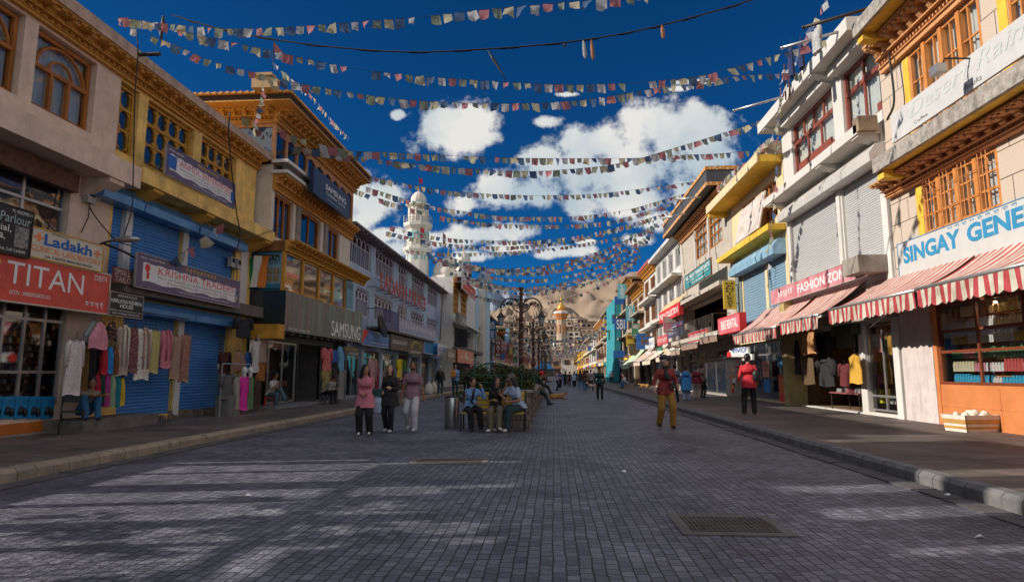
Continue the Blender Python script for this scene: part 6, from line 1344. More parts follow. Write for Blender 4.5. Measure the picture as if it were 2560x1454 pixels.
LST = [(168, 214, 846, 986, 'kurta', cp('white_paisley', (.55, .48, .46), (.16, .12, .22), 26, .14), 'white kurta with pink borders hanging over the black folding chair', .95, None),
      (214, 262, 800, 858, 'poncho', cm('grey_striped', (.22, .25, .24)), 'grey poncho half hidden by the pink fringed one', .75, None), (226, 276, 803, 872, 'poncho', cm('pink_knit', (.55, .22, .27)), 'pink fringed poncho at the top left of the clothes', .9, None),
      (268, 294, 805, 850, 'scarf', cp('black_orange', (.02, .02, .02), (.5, .16, .04), 22, .2), 'black scarf with orange motifs beside the pink poncho', .7, None),
      (210, 226, 850, 975, 'scarf', cm('dark_gold', (.13, .07, .02)), 'dark gold shawl behind the white kurta', .55, None), (226, 246, 850, 975, 'scarf', cp('black_sequin', (.015, .015, .02), (.12, .10, .12), 40, .15), 'black sequined shawl left of the red scarf', .5, None), (244, 258, 852, 930, 'scarf', cm('black_wine', (.04, .015, .03)), 'black and wine shawl behind the red scarf', .45, None),
      (256, 269, 866, 935, 'scarf', cm('red', (.40, .02, .03)), 'red scarf on the green hanger row', .7, None), (268, 284, 866, 932, 'scarf', cm('azure', (.02, .20, .48)), 'azure blue scarf on the green hanger row', .72, None), (283, 298, 866, 934, 'scarf', cp('brown_leaf', (.12, .05, .02), (.3, .12, .04), 30), 'brown leaf print scarf on the green hanger row', .7, None), (297, 308, 866, 934, 'scarf', cm('black', (.02, .02, .022)), 'black scarf at the right end of the green hanger row', .68, None),
      (238, 251, 935, 990, 'scarf', cm('crimson', (.35, .01, .04)), 'crimson scarf in the lower row above the seated man', .7, None), (250, 263, 935, 1005, 'scarf', cm('deep_green', (.01, .04, .03)), 'very dark green scarf in the lower row', .7, None), (262, 276, 932, 1014, 'scarf', cm('magenta', (.30, .03, .16)), 'magenta scarf in the lower row', .72, None), (275, 289, 932, 1016, 'scarf', cm('sage', (.22, .30, .18)), 'sage green scarf in the lower row', .7, None), (288, 301, 932, 1014, 'scarf', cm('teal', (.01, .16, .18)), 'teal scarf in the lower row', .68, None), (300, 312, 944, 1012, 'scarf', cm('mustard', (.55, .36, .02)), 'mustard yellow cloth at the end of the lower row', .66, None),
      (294, 328, 812, 938, 'kurta', cp('beige_print', (.40, .30, .24), (.28, .12, .10), 30), 'beige kurta with a cream scarf over its shoulder', .7, cm('cream', (.6, .52, .42))), (324, 352, 816, 930, 'kurta', cp('maroon_print', (.14, .05, .05), (.35, .2, .16), 28), 'dark maroon patterned kurta', .7, None), (343, 381, 818, 948, 'kurta', cp('cream_floral', (.58, .54, .44), (.20, .16, .30), 12, .16), 'cream floral kurta with a printed hem', .72, cm('rose_beige', (.42, .26, .2))),
      (374, 402, 822, 932, 'kurta', cp('olive_print', (.42, .36, .14), (.28, .2, .08), 22, .15), 'olive yellow kurta hanging left of the rose pink one', .7, None), (404, 432, 824, 920, 'kurta', cm('rose', (.50, .16, .20)), 'rose pink kurta with a knotted scarf', .7, cm('rose', (.5, .16, .2))), (429, 455, 836, 948, 'kurta', cp('tan_mosaic', (.30, .18, .13), (.45, .36, .28), 34, .2), 'tan mosaic print kurta near the shutter pillar', .7, None), (454, 478, 832, 954, 'kurta', cp('rust_mosaic', (.26, .12, .08), (.42, .3, .24), 34, .2), 'rust mosaic print kurta, rightmost on the left line', .68, None)]
for i, (a, c, v0, v1, k, m, lab, d, m2) in enumerate(LST): hang_px(F2 if a > 270 else F1, a, c, v0, v1, d, k, m, lab, group=GL, seed=i, m2=m2, sleeve=.5)
F = F2; x0, zr_ = F2.P(292, 808, .7); x1, _ = F2.P(470, 826, .7)
t = thing('clothes_rail', F2.loc(x0, .7, 2.93), F2.rz, 'thin metal rail holding the kurtas before the blue shutters', 'rail'); b = MB(); b.tube([(0, 0, 0), (x1 - x0, 0, 0)], .015, 6)
for q in (0, .5, 1): b.tube([((x1 - x0) * q, 0, 0), ((x1 - x0) * q, .65, .05)], .012, 5)
b.build('rail', M_iron, t)
GS = 'clothes stacked at the corner left of the phone shop'
FS = Fac('L', -9.9, FB.y0 - 4, FB.y0)
LST2 = [(588, 632, 798, 844, 'jacket', cm('black', (.02, .02, .02)), 'black jacket topmost in the corner stack of clothes', -.3), (550, 578, 880, 934, 'kurta', cm('dark_velvet', (.06, .015, .015)), 'dark velvet blouse at the left of the corner stack', -.5), (580, 618, 876, 928, 'poncho', cp('bronze_lace', (.22, .12, .05), (.28, .16, .32), 20), 'bronze poncho with a lilac neck', -.2), (616, 636, 880, 925, 'kurta', cm('blue_bright', (.03, .12, .32)), 'small blue top in the corner stack', -.4),
      (632, 650, 850, 930, 'kurta', cm('off_white', (.45, .43, .40)), 'off white long tunic in the corner stack', -.2), (646, 670, 830, 905, 'kurta', cp('beige_fur', (.35, .28, .24), (.2, .14, .12), 20), 'beige patterned coat at the right of the corner stack', -.35), (640, 664, 906, 950, 'kurta', cp('orange_black', (.30, .10, .02), (.03, .02, .02), 16), 'orange and black print blouse low in the corner stack', -.2),
      (552, 588, 934, 995, 'jacket', cm('charcoal', (.09, .09, .085)), 'charcoal grey jacket on the corner rack', .1), (586, 602, 938, 1022, 'kurta', cm('grey_beige', (.28, .25, .21)), 'grey beige tunic on the corner rack', .15), (601, 622, 938, 1024, 'kurta', cp('hot_pink', (.60, .03, .30), (.45, .01, .2), 40), 'hot pink dress on a white mannequin head', .2), (619, 635, 940, 1022, 'kurta', cm('dull_green', (.12, .18, .10)), 'dull green dress beside the hot pink one', .15), (634, 652, 950, 1018, 'kurta', cm('brown_black', (.05, .03, .02)), 'brown black dress at the right of the rack', .0)]
for i, (a, c, v0, v1, k, m, lab, d) in enumerate(LST2): hang_px(FS, a, c, v0, v1, d, k, m, lab, group=GS, seed=40 + i)
for u, lab in ((611, 'left white mannequin head above the hot pink dress'), (626, 'right white mannequin head above the dull green dress')):
 x, z = FS.P(u, 934, .2); t = thing('mannequin_head', FS.loc(x, .2, z), FS.rz, lab, 'mannequin'); b = MB(); b.s = True; b.sphere((0, 0, .1), .1, 12, 8, .8, .95, 1.25); b.tube([(0, 0, -.12), (0, 0, .05)], [.06, .05], 8); b.build('head', M_white, t)
p = FS.loc(FS.P(585, 1000, .1)[0], 0, PZ); t = thing('clothes_rack', p, FS.rz, 'low steel clothes rack with a grey box at the phone shop corner', 'rack'); b = MB()
for x in (-.8, .9): b.tube([(x, -.1, 0), (x, -.1, 1.55)], .02, 6)
b.tube([(-.8, -.1, 1.55), (.9, -.1, 1.55)], .02, 6); b.build('rails', M_alu, t); b = MB(); b.box(-.5, .2, -.2, .2, 0, .6); b.build('grey_box', mat('grey_metal_box', (.14, .14, .13), var=.2), t)
GP = 'clothes hung outside the row of small shops'
for i, (a, c, v0, v1, k, m, lab, F, d) in enumerate([(806, 830, 872, 925, 'kurta', cp('red_lace', (.45, .06, .07), (.6, .5, .45), 30), 'red and white embroidered vest by the glass doors', FB, .0), (826, 846, 874, 905, 'vest', cm('banner_blue', (.02, .08, .30)), 'navy blue cloth with a pale emblem', FB, .0), (846, 862, 866, 925, 'kurta', cm('sky_print', (.12, .30, .45)), 'sky blue patterned top', FB, .0), (806, 826, 925, 970, 'kurta', cp('mustard_print', (.25, .2, .08), (.4, .3, .12), 24), 'mustard print skirt by the glass doors', FB, .0), (826, 846, 920, 950, 'kurta', cm('very_dark', (.03, .02, .02)), 'very dark blouse by the glass doors', FB, .0), (845, 862, 925, 995, 'kurta', cm('grey_shawl', (.20, .20, .20)), 'long grey shawl by the glass doors', FB, .0),
       (922, 940, 895, 1000, 'kurta', cp('pink_beige', (.42, .26, .24), (.3, .14, .13), 20), 'long pink beige coat behind the woman in the pink shirt', F4, .7), (940, 948, 900, 1000, 'scarf', cm('wine', (.2, .02, .04)), 'wine red shawl behind the two women', F4, .7), (993, 1004, 898, 942, 'kurta', cm('bright_yellow', (.60, .45, .02)), 'bright yellow dress outside the arts shop', F4, .7), (1008, 1016, 898, 925, 'scarf', cm('green_garland', (.04, .14, .03)), 'dark green hanging outside the arts shop', F4, .6)]):
 hang_px(F, a, c, v0, v1, d, k, m, lab, group=GP, seed=80 + i)
GR = 'jackets hanging in the open shop under the second awning'
for i, (a, c, v0, v1, k, m, lab, d) in enumerate([(1998, 2040, 822, 885, 'trousers', cm('camel', (.40, .20, .08)), 'camel coloured coat at the left of the open jacket shop', .25), (2040, 2080, 838, 905, 'jacket', cm('black_dot', (.03, .03, .03)), 'black speckled jacket in the open shop', -.2), (2082, 2140, 800, 870, 'jacket', cm('olive_black', (.06, .07, .035)), 'big olive black jacket at the top of the open shop', .1), (2000, 2036, 890, 960, 'trousers', cm('bistre', (.10, .06, .03)), 'dark brown trousers in the open shop', .1), (2040, 2088, 905, 965, 'jacket', cm('black', (.02, .02, .02)), 'black puffed jacket in the middle of the open shop', -.1), (2096, 2124, 910, 965, 'jacket', cp('wine_knit', (.12, .02, .025), (.04, .01, .01), 30), 'wine red knitted jacket in the open shop', -.1), (2118, 2153, 884, 958, 'vest', cm('gold_quilt', (.55, .30, .04)), 'sunlit mustard quilted vest at the doorpost', .3), (2130, 2160, 830, 880, 'jacket', cm('dark_slate', (.03, .04, .04)), 'slate jacket behind the mustard vest', -.2), (1984, 1998, 850, 935, 'scarf', cm('near_black', (.02, .018, .016)), 'narrow black shawl at the left post', .2)]):
 hang_px(FR2, a, c, v0, v1, d, k, m, lab, group=GR, seed=100 + i)
for i, (a, c, v0, v1, k, m, lab, d) in enumerate([(2172, 2208, 812, 880, 'jacket', mat_stripes('red_white_jersey', (.45, .05, .06), (.6, .55, .5), .12), 'red and white striped jersey in the glazed shop window', -.5), (2212, 2250, 800, 885, 'jacket', cm('orange_jersey', (.52, .26, .03)), 'orange yellow jersey in the glazed shop window', -.5), (2196, 2214, 895, 940, 'vest', cm('teal', (.01, .16, .18)), 'teal shirt low in the glazed shop window', -.6)]): hang_px(FR2, a, c, v0, v1, d, k, m, lab, seed=120 + i)
for i, (u, v, w_, h_, m, lab) in enumerate(((2204, 1000, .38, .42, cm('lemon_box', (.6, .55, .03)), 'lemon yellow shoe box in the glazed shop window'), (2238, 1002, .32, .22, cm('grey_box2', (.35, .34, .33)), 'grey shoe box in the glazed shop window'), (2258, 1002, .3, .45, cp('red_blue_box', (.5, .04, .08), (.05, .1, .4), 12), 'red and blue printed box in the glazed shop window'), (2196, 960, .22, .42, cp('purple_bag', (.25, .06, .45), (.6, .1, .1), 14), 'purple patterned bag in the glazed shop window'))):
 x, z = FR2.P(u, v, -.4); b = MB(); b.box(-w_ / 2, w_ / 2, -.12, .12, 0, h_ * .9); b.box(-w_ / 2 - .01, w_ / 2 + .01, -.13, .13, h_ * .9, h_); o = b.build('shop_box' if i < 3 else 'shopping_bag', m, None, FR2.loc(x, -.45, .96 if i == 3 else .52), FR2.rz); tag(o, lab, 'box' if i < 3 else 'bag')
tb = thing('display_table', FR2.loc(FR2.P(2095, 1000, .2)[0], -.35, PZ), FR2.rz, 'low iron table of folded clothes inside the open jacket shop', 'table')
b = MB(); b.box(-1.1, 1.0, -.35, .35, .58, .62); b.build('tabletop', cm('wine_cloth', (.25, .07, .07)), tb)
for x in (-1.05, .95):
 for y in (-.3, .3): b = MB(); b.tube([(x, y, 0), (x, y, .58)], .018, 5); b.build('leg', M_iron, tb)
for i in range(9):
 b = MB(); b.s = False; b.box(-.14, .14, -.12, .12, 0, .05); b.box(-.13, .13, -.11, .11, .05, .10 + .02 * (i % 3)); k_ = [cm('wine_cloth', (.25, .07, .07)), cm('grey_shawl', (.2, .2, .2)), cm('charcoal', (.09, .09, .085)), cm('off_white', (.45, .43, .4))][i % 4]
 o = b.build('folded_garment', k_, None, tb.matrix_world @ Vector((0, 0, 0)), 0)
 o.location = FR2.loc(FR2.P(2095, 1000, .2)[0] - .9 + .22 * i, -.35 + .1 * math.sin(i * 2), PZ + .625); o.rotation_euler = (0, 0, FR2.rz + .2 * math.sin(i)); tag(o, 'folded %s garment, number %d from the left on the low iron table' % (k_.name.replace('cloth_', '').replace('_', ' '), i + 1), 'folded clothes', 'folded clothes on the low iron table')
for a_, b_2, lab, m, s in (((1945, 938, 1005), (1972, 936, 1004), 'red poster with yellow words in the door under the leftmost awning', S_red, 'AFTERNOON\nGARMENTS\nMANGET\nGIFT ITEM'), ((1944, 890, 918), (1968, 888, 917), 'blue photo poster in the door under the leftmost awning', mat('photo_blue', (.1, .3, .5), var=.6, scale=12), None), ((1905, 902, 942), (1921, 902, 942), 'salmon poster beside the yellow pillar', mat('salmon_poster', (.6, .25, .18)), 'Tailor\nShop'), ((1909, 948, 980), (1924, 948, 980), 'blue and yellow phone poster low beside the yellow pillar', mat('phone_poster', (.05, .2, .5), var=.9, scale=16), None)):
 t, W, Hh = board(FR2 if a_[0] > 1915 else FR3, 'poster', lab, 'poster', a_, b_2, -.1 if a_[0] > 1915 else .0, m, th=.02)
 if s: T(t, W, Hh, s, .12, .88, .3, .85, M_txy if m is S_red else M_txk)
b = MB(); b.box(-.25, .25, -.35, .35, PZ, 4.3); t = b.build('yellow_pillar', mat('dirty_yellow_pillar', (.38, .28, .12), var=.25, stain=.4), None, FR2.loc(.15, .1, 0), FR2.rz); tag(t, 'dirty yellow square pillar under the leftmost striped awning', 'pillar')
g = G(2388, 1062, PZ); t = thing('polystyrene_crate', (9.2, 14.55, PZ), R(12), 'open white polystyrene crate strapped with brown tape on the right pavement', 'crate')
b = MB(); w_, d_, h_ = .43, .30, .36
def tap(b, z0, z1, k0, k1, th):
 for sx in (-1, 1): b.add([(sx * w_ * k0, -d_ * k0, z0), (sx * w_ * k0, d_ * k0, z0), (sx * w_ * k1, d_ * k1, z1), (sx * w_ * k1, -d_ * k1, z1), (sx * (w_ * k0 - th), -d_ * k0, z0), (sx * (w_ * k0 - th), d_ * k0, z0), (sx * (w_ * k1 - th), d_ * k1, z1), (sx * (w_ * k1 - th), -d_ * k1, z1)], [(0, 1, 2, 3), (4, 7, 6, 5), (3, 2, 6, 7), (0, 4, 5, 1), (0, 3, 7, 4), (1, 5, 6, 2)])
 for sy in (-1, 1): b.add([(-w_ * k0, sy * d_ * k0, z0), (w_ * k0, sy * d_ * k0, z0), (w_ * k1, sy * d_ * k1, z1), (-w_ * k1, sy * d_ * k1, z1), (-w_ * k0, sy * (d_ * k0 - th), z0), (w_ * k0, sy * (d_ * k0 - th), z0), (w_ * k1, sy * (d_ * k1 - th), z1), (-w_ * k1, sy * (d_ * k1 - th), z1)], [(0, 1, 2, 3), (4, 7, 6, 5), (3, 2, 6, 7), (0, 4, 5, 1)])
tap(b, 0, h_, .92, 1.05, .05); b.box(-w_ * .9, w_ * .9, -d_ * .9, d_ * .9, 0, .04); b.build('foam_box', mat('polystyrene', (.68, .62, .52), var=.15, scale=5, bump=.3, stain=.25), t)
b = MB(); tap(b, .06, .12, .947, .965, .012); tap(b, .17, .27, .99, 1.02, .012); b.build('brown_tape', mat('brown_tape', (.48, .27, .08), rough=.4, var=.2), t)
b = MB(); b.s = True
for i in range(12): b.sphere((rr.uniform(-.3, .3), rr.uniform(-.2, .2), .3 + rr.uniform(0, .08)), rr.uniform(.05, .1), 7, 5)
b.build('paper_filling', mat('crumpled_paper', (.66, .6, .5), var=.1), t)
x, z = FR2.P(2258, 780, .3); t = thing('wall_aerial', FR2.loc(x, .35, z), FR2.rz, 'white curved aerial with short teeth fixed by the white pillar', 'aerial'); b = MB(); b.s = True
b.tube([(0, .3, .05), (-.1, .1, .12), (-.3, -.1, .1), (-.7, -.5, -.35)], .02, 6)
for i in range(8): q = i / 8; b.tube([(-.3 - .4 * q, -.1 - .4 * q, .1 - .45 * q), (-.34 - .4 * q, -.1 - .4 * q, .19 - .45 * q)], .006, 4)
b.build('boom', M_wr, t)
g = G(1838, 1000, PZ); t = thing('billboard_pillar', (g.x, g.y, PZ), 0, 'square metal pillar box plastered with bills and red sim card letters', 'kiosk')
b = MB(); hP = onY(1838, 895, g.y).z - PZ; b.box(-.32, .32, -.28, .28, .22, hP); b.box(-.42, .42, -.36, .36, hP, hP + .06); b.build('cabinet', mat('cabinet_grey', (.38, .33, .27), var=.3, stain=.5), t)
b = MB(); b.box(-.30, .30, -.26, .26, 0, .22); b.build('plinth', M_conc, t); text('SIM CARD', t, .04, .24, hP * .45, hP * .95, -.295, M_txr, vertical=True, bold=.01)
for i in range(9): b = MB(); x = rr.uniform(-.28, -.1); z = .35 + rr.random() * (hP - .7); b.box(x, x + rr.uniform(.08, .16), -.288 - .001 * i, -.28, z, z + rr.uniform(.12, .28)); b.build('pasted_bill', [M_txo, M_txw, S_cream, M_txr, M_glass][i % 5], t)
for k, (u, v, lab) in enumerate(((2450, 1345, 'white paper scrap beside the right channel stones'), (2370, 1240, 'crumpled wrapper at the foot of the right kerb'), (1560, 1180, 'tiny pale scrap on the setts in mid street'), (620, 1240, 'scrap of paper lying in the sun streaks'), (330, 1130, 'wrapper lying near the left kerb'))):
 g = G(u, v); b = MB(); b.add([(-.05, 0, .006), (0, -.03, .03), (.05, 0, .008), (.01, .04, .02), (0, 0, .04)], [(0, 1, 4), (1, 2, 4), (2, 3, 4), (3, 0, 4)]); o = b.build('litter_scrap', M_txw, None, g, k); tag(o, lab, 'litter')
# ================================================================== median: bin, bench, planters, lamps, flags
g = G(1126, 1072); t = thing('litter_bin', (g.x, g.y + .2, 0), 0, 'tall round stainless steel litter bin at the left end of the bench', 'litter bin')
zb = onY(1126, 992, g.y).z; b = MB(); b.s = True; b.lathe([(.19, .0), (.19, .03), (.195, .04), (.195, zb - .03), (.19, zb)], (0, 0, 0), 28); b.build('drum', M_steel, t)
b = MB(); b.s = True; b.lathe([(.197, zb - .02), (.2, zb), (.17, zb + .015), (.15, zb - .02)], (0, 0, 0), 28); b.build('rim', M_black, t)
M_pier = mat('pier_stone', (.20, .17, .14), rough=.9, var=.3, scale=4, bump=.4); add_joints(M_pier, .42, .2)
M_cap = mat('pier_cap', (.30, .27, .24), rough=.8, var=.2, bump=.2)
gp = G(1330, 1070); px_ = gp.x - .3
pier_y = [gp.y + .25 + k * 2.15 for k in range(14)]
for k, y in enumerate(pier_y):
 hp = .98 if k == 0 else .92
 t = thing('stone_pier', (px_, y, 0), 0, ('nearest square stone pier at the right end of the bench' if k == 0 else '%s stone pier of the planter row, counting from the bench' % ['', 'second', 'third', 'fourth', 'fifth', 'sixth', 'seventh', 'eighth', 'ninth', 'tenth', 'eleventh', 'twelfth', 'thirteenth', 'fourteenth'][k]), 'pier', 'stone piers along the planters')
 b = MB(); b.box(-.24, .24, -.24, .24, 0, hp - .06); b.build('shaft', M_pier, t); b = MB(); b.box(-.3, .3, -.3, .3, hp - .06, hp); b.build('cap', M_cap, t)
xl_ = G(1180, 1065).x
for k in range(4):
 y0 = gp.y + .55 + k * 8.6; t = thing('planter_bed', ((xl_ + px_) / 2, y0, 0), 0, ['nearest stone walled planter bed behind the bench', 'second stone planter bed from the bench', 'third stone planter bed, around the lamp posts', 'farthest stone planter bed in the median'][k], 'planter')
 hw = (px_ - xl_) / 2; b = MB(); L_ = 7.6
 b.box(-hw, hw - .24, 0, .2, 0, .82); b.box(-hw, hw - .24, L_ - .2, L_, 0, .7); b.box(-hw, -hw + .2, .2, L_ - .2, 0, .7); b.box(hw - .22, hw - .02, .2, L_ - .2, 0, .62); b.build('wall', M_pier, t)
 b = MB(); b.box(-hw - .05, hw - .2, -.06, .26, .82, .88); b.build('coping', M_cap, t)
 b = MB(); b.box(-hw + .2, hw - .22, .2, L_ - .2, .4, .6); b.build('soil', mat('soil', (.06, .04, .025)), t)
M_leaf = mat('leaf_green', (.028, .05, .013), rough=.6, var=.5, scale=9, c2=(.07, .09, .02)); M_leaf2 = mat('leaf_dark', (.014, .03, .01), rough=.6, var=.5, scale=9)
def shrub(loc, rx, ry, h, n, label, m=None, seed=0, leaf=.055, name='shrub'):
 rnd = random.Random(seed); t = thing(name, loc, 0, label, 'shrub', 'shrubs in the median planters'); b = MB()
 for i in range(14):
  a = rnd.uniform(0, 6.28); r = rnd.random() ** .5; b.tube([(rx * r * .4 * math.cos(a), ry * r * .4 * math.sin(a), 0), (rx * r * .9 * math.cos(a), ry * r * .9 * math.sin(a), h * rnd.uniform(.6, 1.0))], [.018, .006], 4)
 b.build('stems', M_wood_d, t); b = MB(); cl = [(rnd.uniform(-1, 1), rnd.uniform(-1, 1), rnd.uniform(.1, 1.05), rnd.uniform(.12, .3)) for _ in range(int(26 * rx * ry + 22))]
 for i in range(n):
  c = rnd.choice(cl); v = Vector((rnd.gauss(0, 1), rnd.gauss(0, 1), rnd.gauss(0, 1))).normalized() * c[3] * rnd.uniform(.4, 1.1)
  p = Vector((c[0] * rx, c[1] * ry, c[2] * h)) + v
  if p.z < 0: continue
  d = Vector((rnd.gauss(0, 1), rnd.gauss(0, 1), rnd.gauss(0, .7))).normalized(); e = d.cross(Vector((rnd.gauss(0, 1), rnd.gauss(0, 1), rnd.gauss(0, 1)))).normalized(); s = leaf * rnd.uniform(.6, 1.3)
  b.m = 0 if rnd.random() < .6 else 1
  b.add([p - d * s, p + e * s * .45, p + d * s, p - e * s * .45], [(0, 1, 2, 3)])
 b.build('foliage', [m or M_leaf, M_leaf2], t)
cx = (xl_ + px_) / 2 - .1; y0 = gp.y + .55
shrub((cx - .35, y0 + 1.0, .55), .55, .8, .95, 5200, 'dense green shrub behind the bench, left half', seed=1)
shrub((cx + .45, y0 + 1.2, .55), .5, .9, .85, 4600, 'dense green shrub behind the bench, right half', seed=2)
shrub((cx, y0 + 4.2, .55), .8, 1.6, .9, 4800, 'green shrub farther back in the nearest planter', seed=3)
for k in range(1, 4): shrub((cx, y0 + k * 8.6 + 3.5, .5), .75, 2.8, .8, 3000, ['', 'low shrubs in the second planter bed', 'low shrubs in the third planter bed', 'low shrubs in the farthest planter bed'][k], seed=5 + k, leaf=.08)
shrub((-9.3, 2.6, 2.2), 1.0, 3.4, 3.2, 1500, 'leafy street tree crown beside the viewer on the left', seed=31, leaf=.16, name='street_tree')  # added foliage out of view to dapple the sunlight, not a median shrub
M_grn = mat('green_iron', (.015, .07, .045), rough=.5, var=.3)
def arch_rail(x0, x1, y, zb, h, lab, along='x'):
 t = thing('green_railing', (x0, y, zb), 0 if along == 'x' else R(90), lab, 'railing', 'green iron railings round the planters'); L_ = x1 - x0; b = MB()
 for x in (0, L_): b.tube([(x, 0, -.1), (x, 0, h)], .022, 6)
 for z in (.15, .4, .65): b.tube([(0, 0, z * h), (L_, 0, z * h)], .014, 5)
 b.tube([(L_ * i / 12, 0, h * (.92 + .18 * math.sin(math.pi * i / 12))) for i in range(13)], .02, 6)
 for i in range(1, 14): b.tube([(L_ * i / 14, 0, .15 * h), (L_ * i / 14, 0, .4 * h)], .008, 4)
 b.build('rails', M_grn, t)
arch_rail(xl_ + .05, px_ - .25, gp.y + .5, .88, .75, 'curved green iron railing on the planter wall behind the bench')
for k in range(1, 4): arch_rail(xl_ + .05, px_ - .25, gp.y + .55 + 8.6 * k, .8, .7, ['', 'curved green railing at the second planter', 'curved green railing at the third planter', 'curved green railing at the farthest planter'][k])
for k in range(5):
 y = gp.y + .6 + k * 4.3; t = thing('green_railing', (px_ + .0, y, .62), R(90), 'long green side railing along the planters, section %d from the bench' % (k + 1), 'railing', 'green iron railings round the planters'); b = MB()
 for x in (0, 1.05, 2.1, 3.15, 4.2): b.tube([(x, 0, 0), (x, 0, .8)], .018, 5)
 for z in (.2, .5, .78): b.tube([(0, 0, z), (4.2, 0, z)], .014, 5)
 b.build('rails', M_grn, t)
gb = G(1150, 1078); ge = G(1312, 1076); yb_ = gb.y + .1; Lb = ge.x - gb.x
t = thing('park_bench', (gb.x, yb_, 0), 0, 'yellow slatted bench with black iron ends where three people sit', 'bench'); M_slat = mat('yellow_slat', (.55, .36, .05), rough=.5, var=.2, scale=6)
for k in range(4): b = MB(); b.box(.02, Lb - .02, .02 + k * .115, .11 + k * .115, .42, .45); b.build('seat_slat', M_slat, t)
for k in range(4): b = MB(); z = .52 + k * .115; b.box(.02, Lb - .02, .50 + k * .03, .53 + k * .03, z, z + .085); b.build('backrest_slat', M_slat, t)
for x in (0, Lb): b = MB(); b.tube([(x, .02, 0), (x, .0, .42), (x, .48, .42), (x, .62, .98)], .025, 6); b.tube([(x, .52, 0), (x, .48, .42)], .025, 6); b.build('end_frame', M_black, t)
YL = [onX(1303, 850, -1.36).y + k * 15.2 for k in range(7)]
def lamp_post(loc, label):
 t = thing('street_lamp', loc, 0, label, 'street lamp', 'ornate twin lamps down the middle of the street')
 b = MB(); b.s = True
 b.lathe([(.24, 0), (.24, .12), (.16, .2), (.15, .6), (.19, .66), (.11, .75), (.105, 2.0), (.13, 2.05), (.10, 2.12), (.09, 3.6), (.12, 3.65), (.08, 3.75), (.07, 4.7), (.10, 4.8), (.05, 4.86), (.09, 4.95), (.11, 5.02), (.02, 5.06)], (0, 0, 0), 12); b.build('post', M_rust, t)
 for sx in (-1, 1):
  b = MB(); b.s = True
  b.tube([(sx * (.06 + .80 * (1 - math.cos(a)) / 2 * 1.0), 0, 4.15 + .42 * math.sin(a)) for a in [math.pi * i / 12 for i in range(13)]], .034, 6)
  b.tube([(sx * .86, 0, 4.15), (sx * .86, 0, 3.98)], .015, 5)
  for (cx_, cz_, r_) in ((.22, 4.22, .11), (.42, 4.32, .08), (.58, 4.36, .06), (.20, 4.48, .09), (.72, 4.28, .045)):
   b.tube([(sx * (cx_ + r_ * (1 - k / 22) * math.cos(k * .55)), 0, cz_ + r_ * (1 - k / 22) * math.sin(k * .55)) for k in range(18)], .020, 4)
  b.tube([(sx * .06, 0, 3.95), (sx * .3, 0, 4.1), (sx * .5, 0, 4.45)], .028, 5); b.build('scroll_arm', M_iron, t)
  b = MB(); x = sx * .86; b.lathe([(.02, 4.02), (.05, 3.96), (.17, 3.80), (.19, 3.77), (.14, 3.75)], (x, 0, 0), 6); b.lathe([(.09, 3.40), (.10, 3.43)], (x, 0, 0), 6)
  for i in range(6): a = math.pi / 3 * i; b.tube([(x + .14 * math.cos(a), .14 * math.sin(a), 3.76), (x + .09 * math.cos(a), .09 * math.sin(a), 3.42)], .009, 4)
  ln = b.build('lantern', M_iron, t)
  b = MB(); b.lathe([(.08, 3.44), (.13, 3.75)], (x, 0, 0), 6); b.build('lantern_glass', mat('frosted_glass', (.30, .36, .38), rough=.2, var=.1), ln)
 b = MB(); b.s = True; b.tube([(.115 * math.cos(k * .5), .115 * math.sin(k * .5), .8 + k * .028) for k in range(105)], .010, 4, False); b.build('light_string', mat('pale_wire', (.5, .46, .42)), t)
 return t
L0 = lamp_post((-1.36, YL[0], 0), 'nearest ornate twin armed street lamp in the middle of the street')
for k in range(1, 7): c = copy_tree(L0); c.location = (-1.36, YL[k], 0); c['label'] = '%s twin armed street lamp down the middle of the street' % ['', 'second', 'third', 'fourth', 'fifth', 'sixth', 'seventh'][k]
for k, (u, v, X, lab) in enumerate(((1253, 832, -2.6, 'hanging flower basket left of the nearest street lamp'), (1361, 842, -.7, 'hanging flower basket at the second street lamp'), (1378, 875, -.9, 'smaller hanging basket behind the second street lamp'))):
 p = onX(u, v, X); t = thing('hanging_basket', p, 0, lab, 'flower basket'); b = MB(); b.s = True; b.lathe([(.04, -.18), (.2, -.05), (.26, .06), (.2, .06)], (0, 0, 0), 14); b.build('basket', M_wood, t); b = MB()
 for a in (0, 2.1, 4.2): b.tube([(.24 * math.cos(a), .24 * math.sin(a), .06), (0, 0, .5)], .006, 4)
 b.tube([(0, 0, .5), ((-1.36 - p.x), 0, .5)], .012, 5); b.build('chains', M_iron, t); b = MB()
 for i in range(160): q = Vector((rr.gauss(0, .12), rr.gauss(0, .12), .08 + rr.random() * .14)); d = Vector((rr.gauss(0, 1), rr.gauss(0, 1), rr.gauss(0, 1))).normalized() * .04; e = d.orthogonal() * .6; b.add([q - d, q + e, q + d, q - e], [(0, 1, 2, 3)])
 b.build('flowers', M_leaf, t)
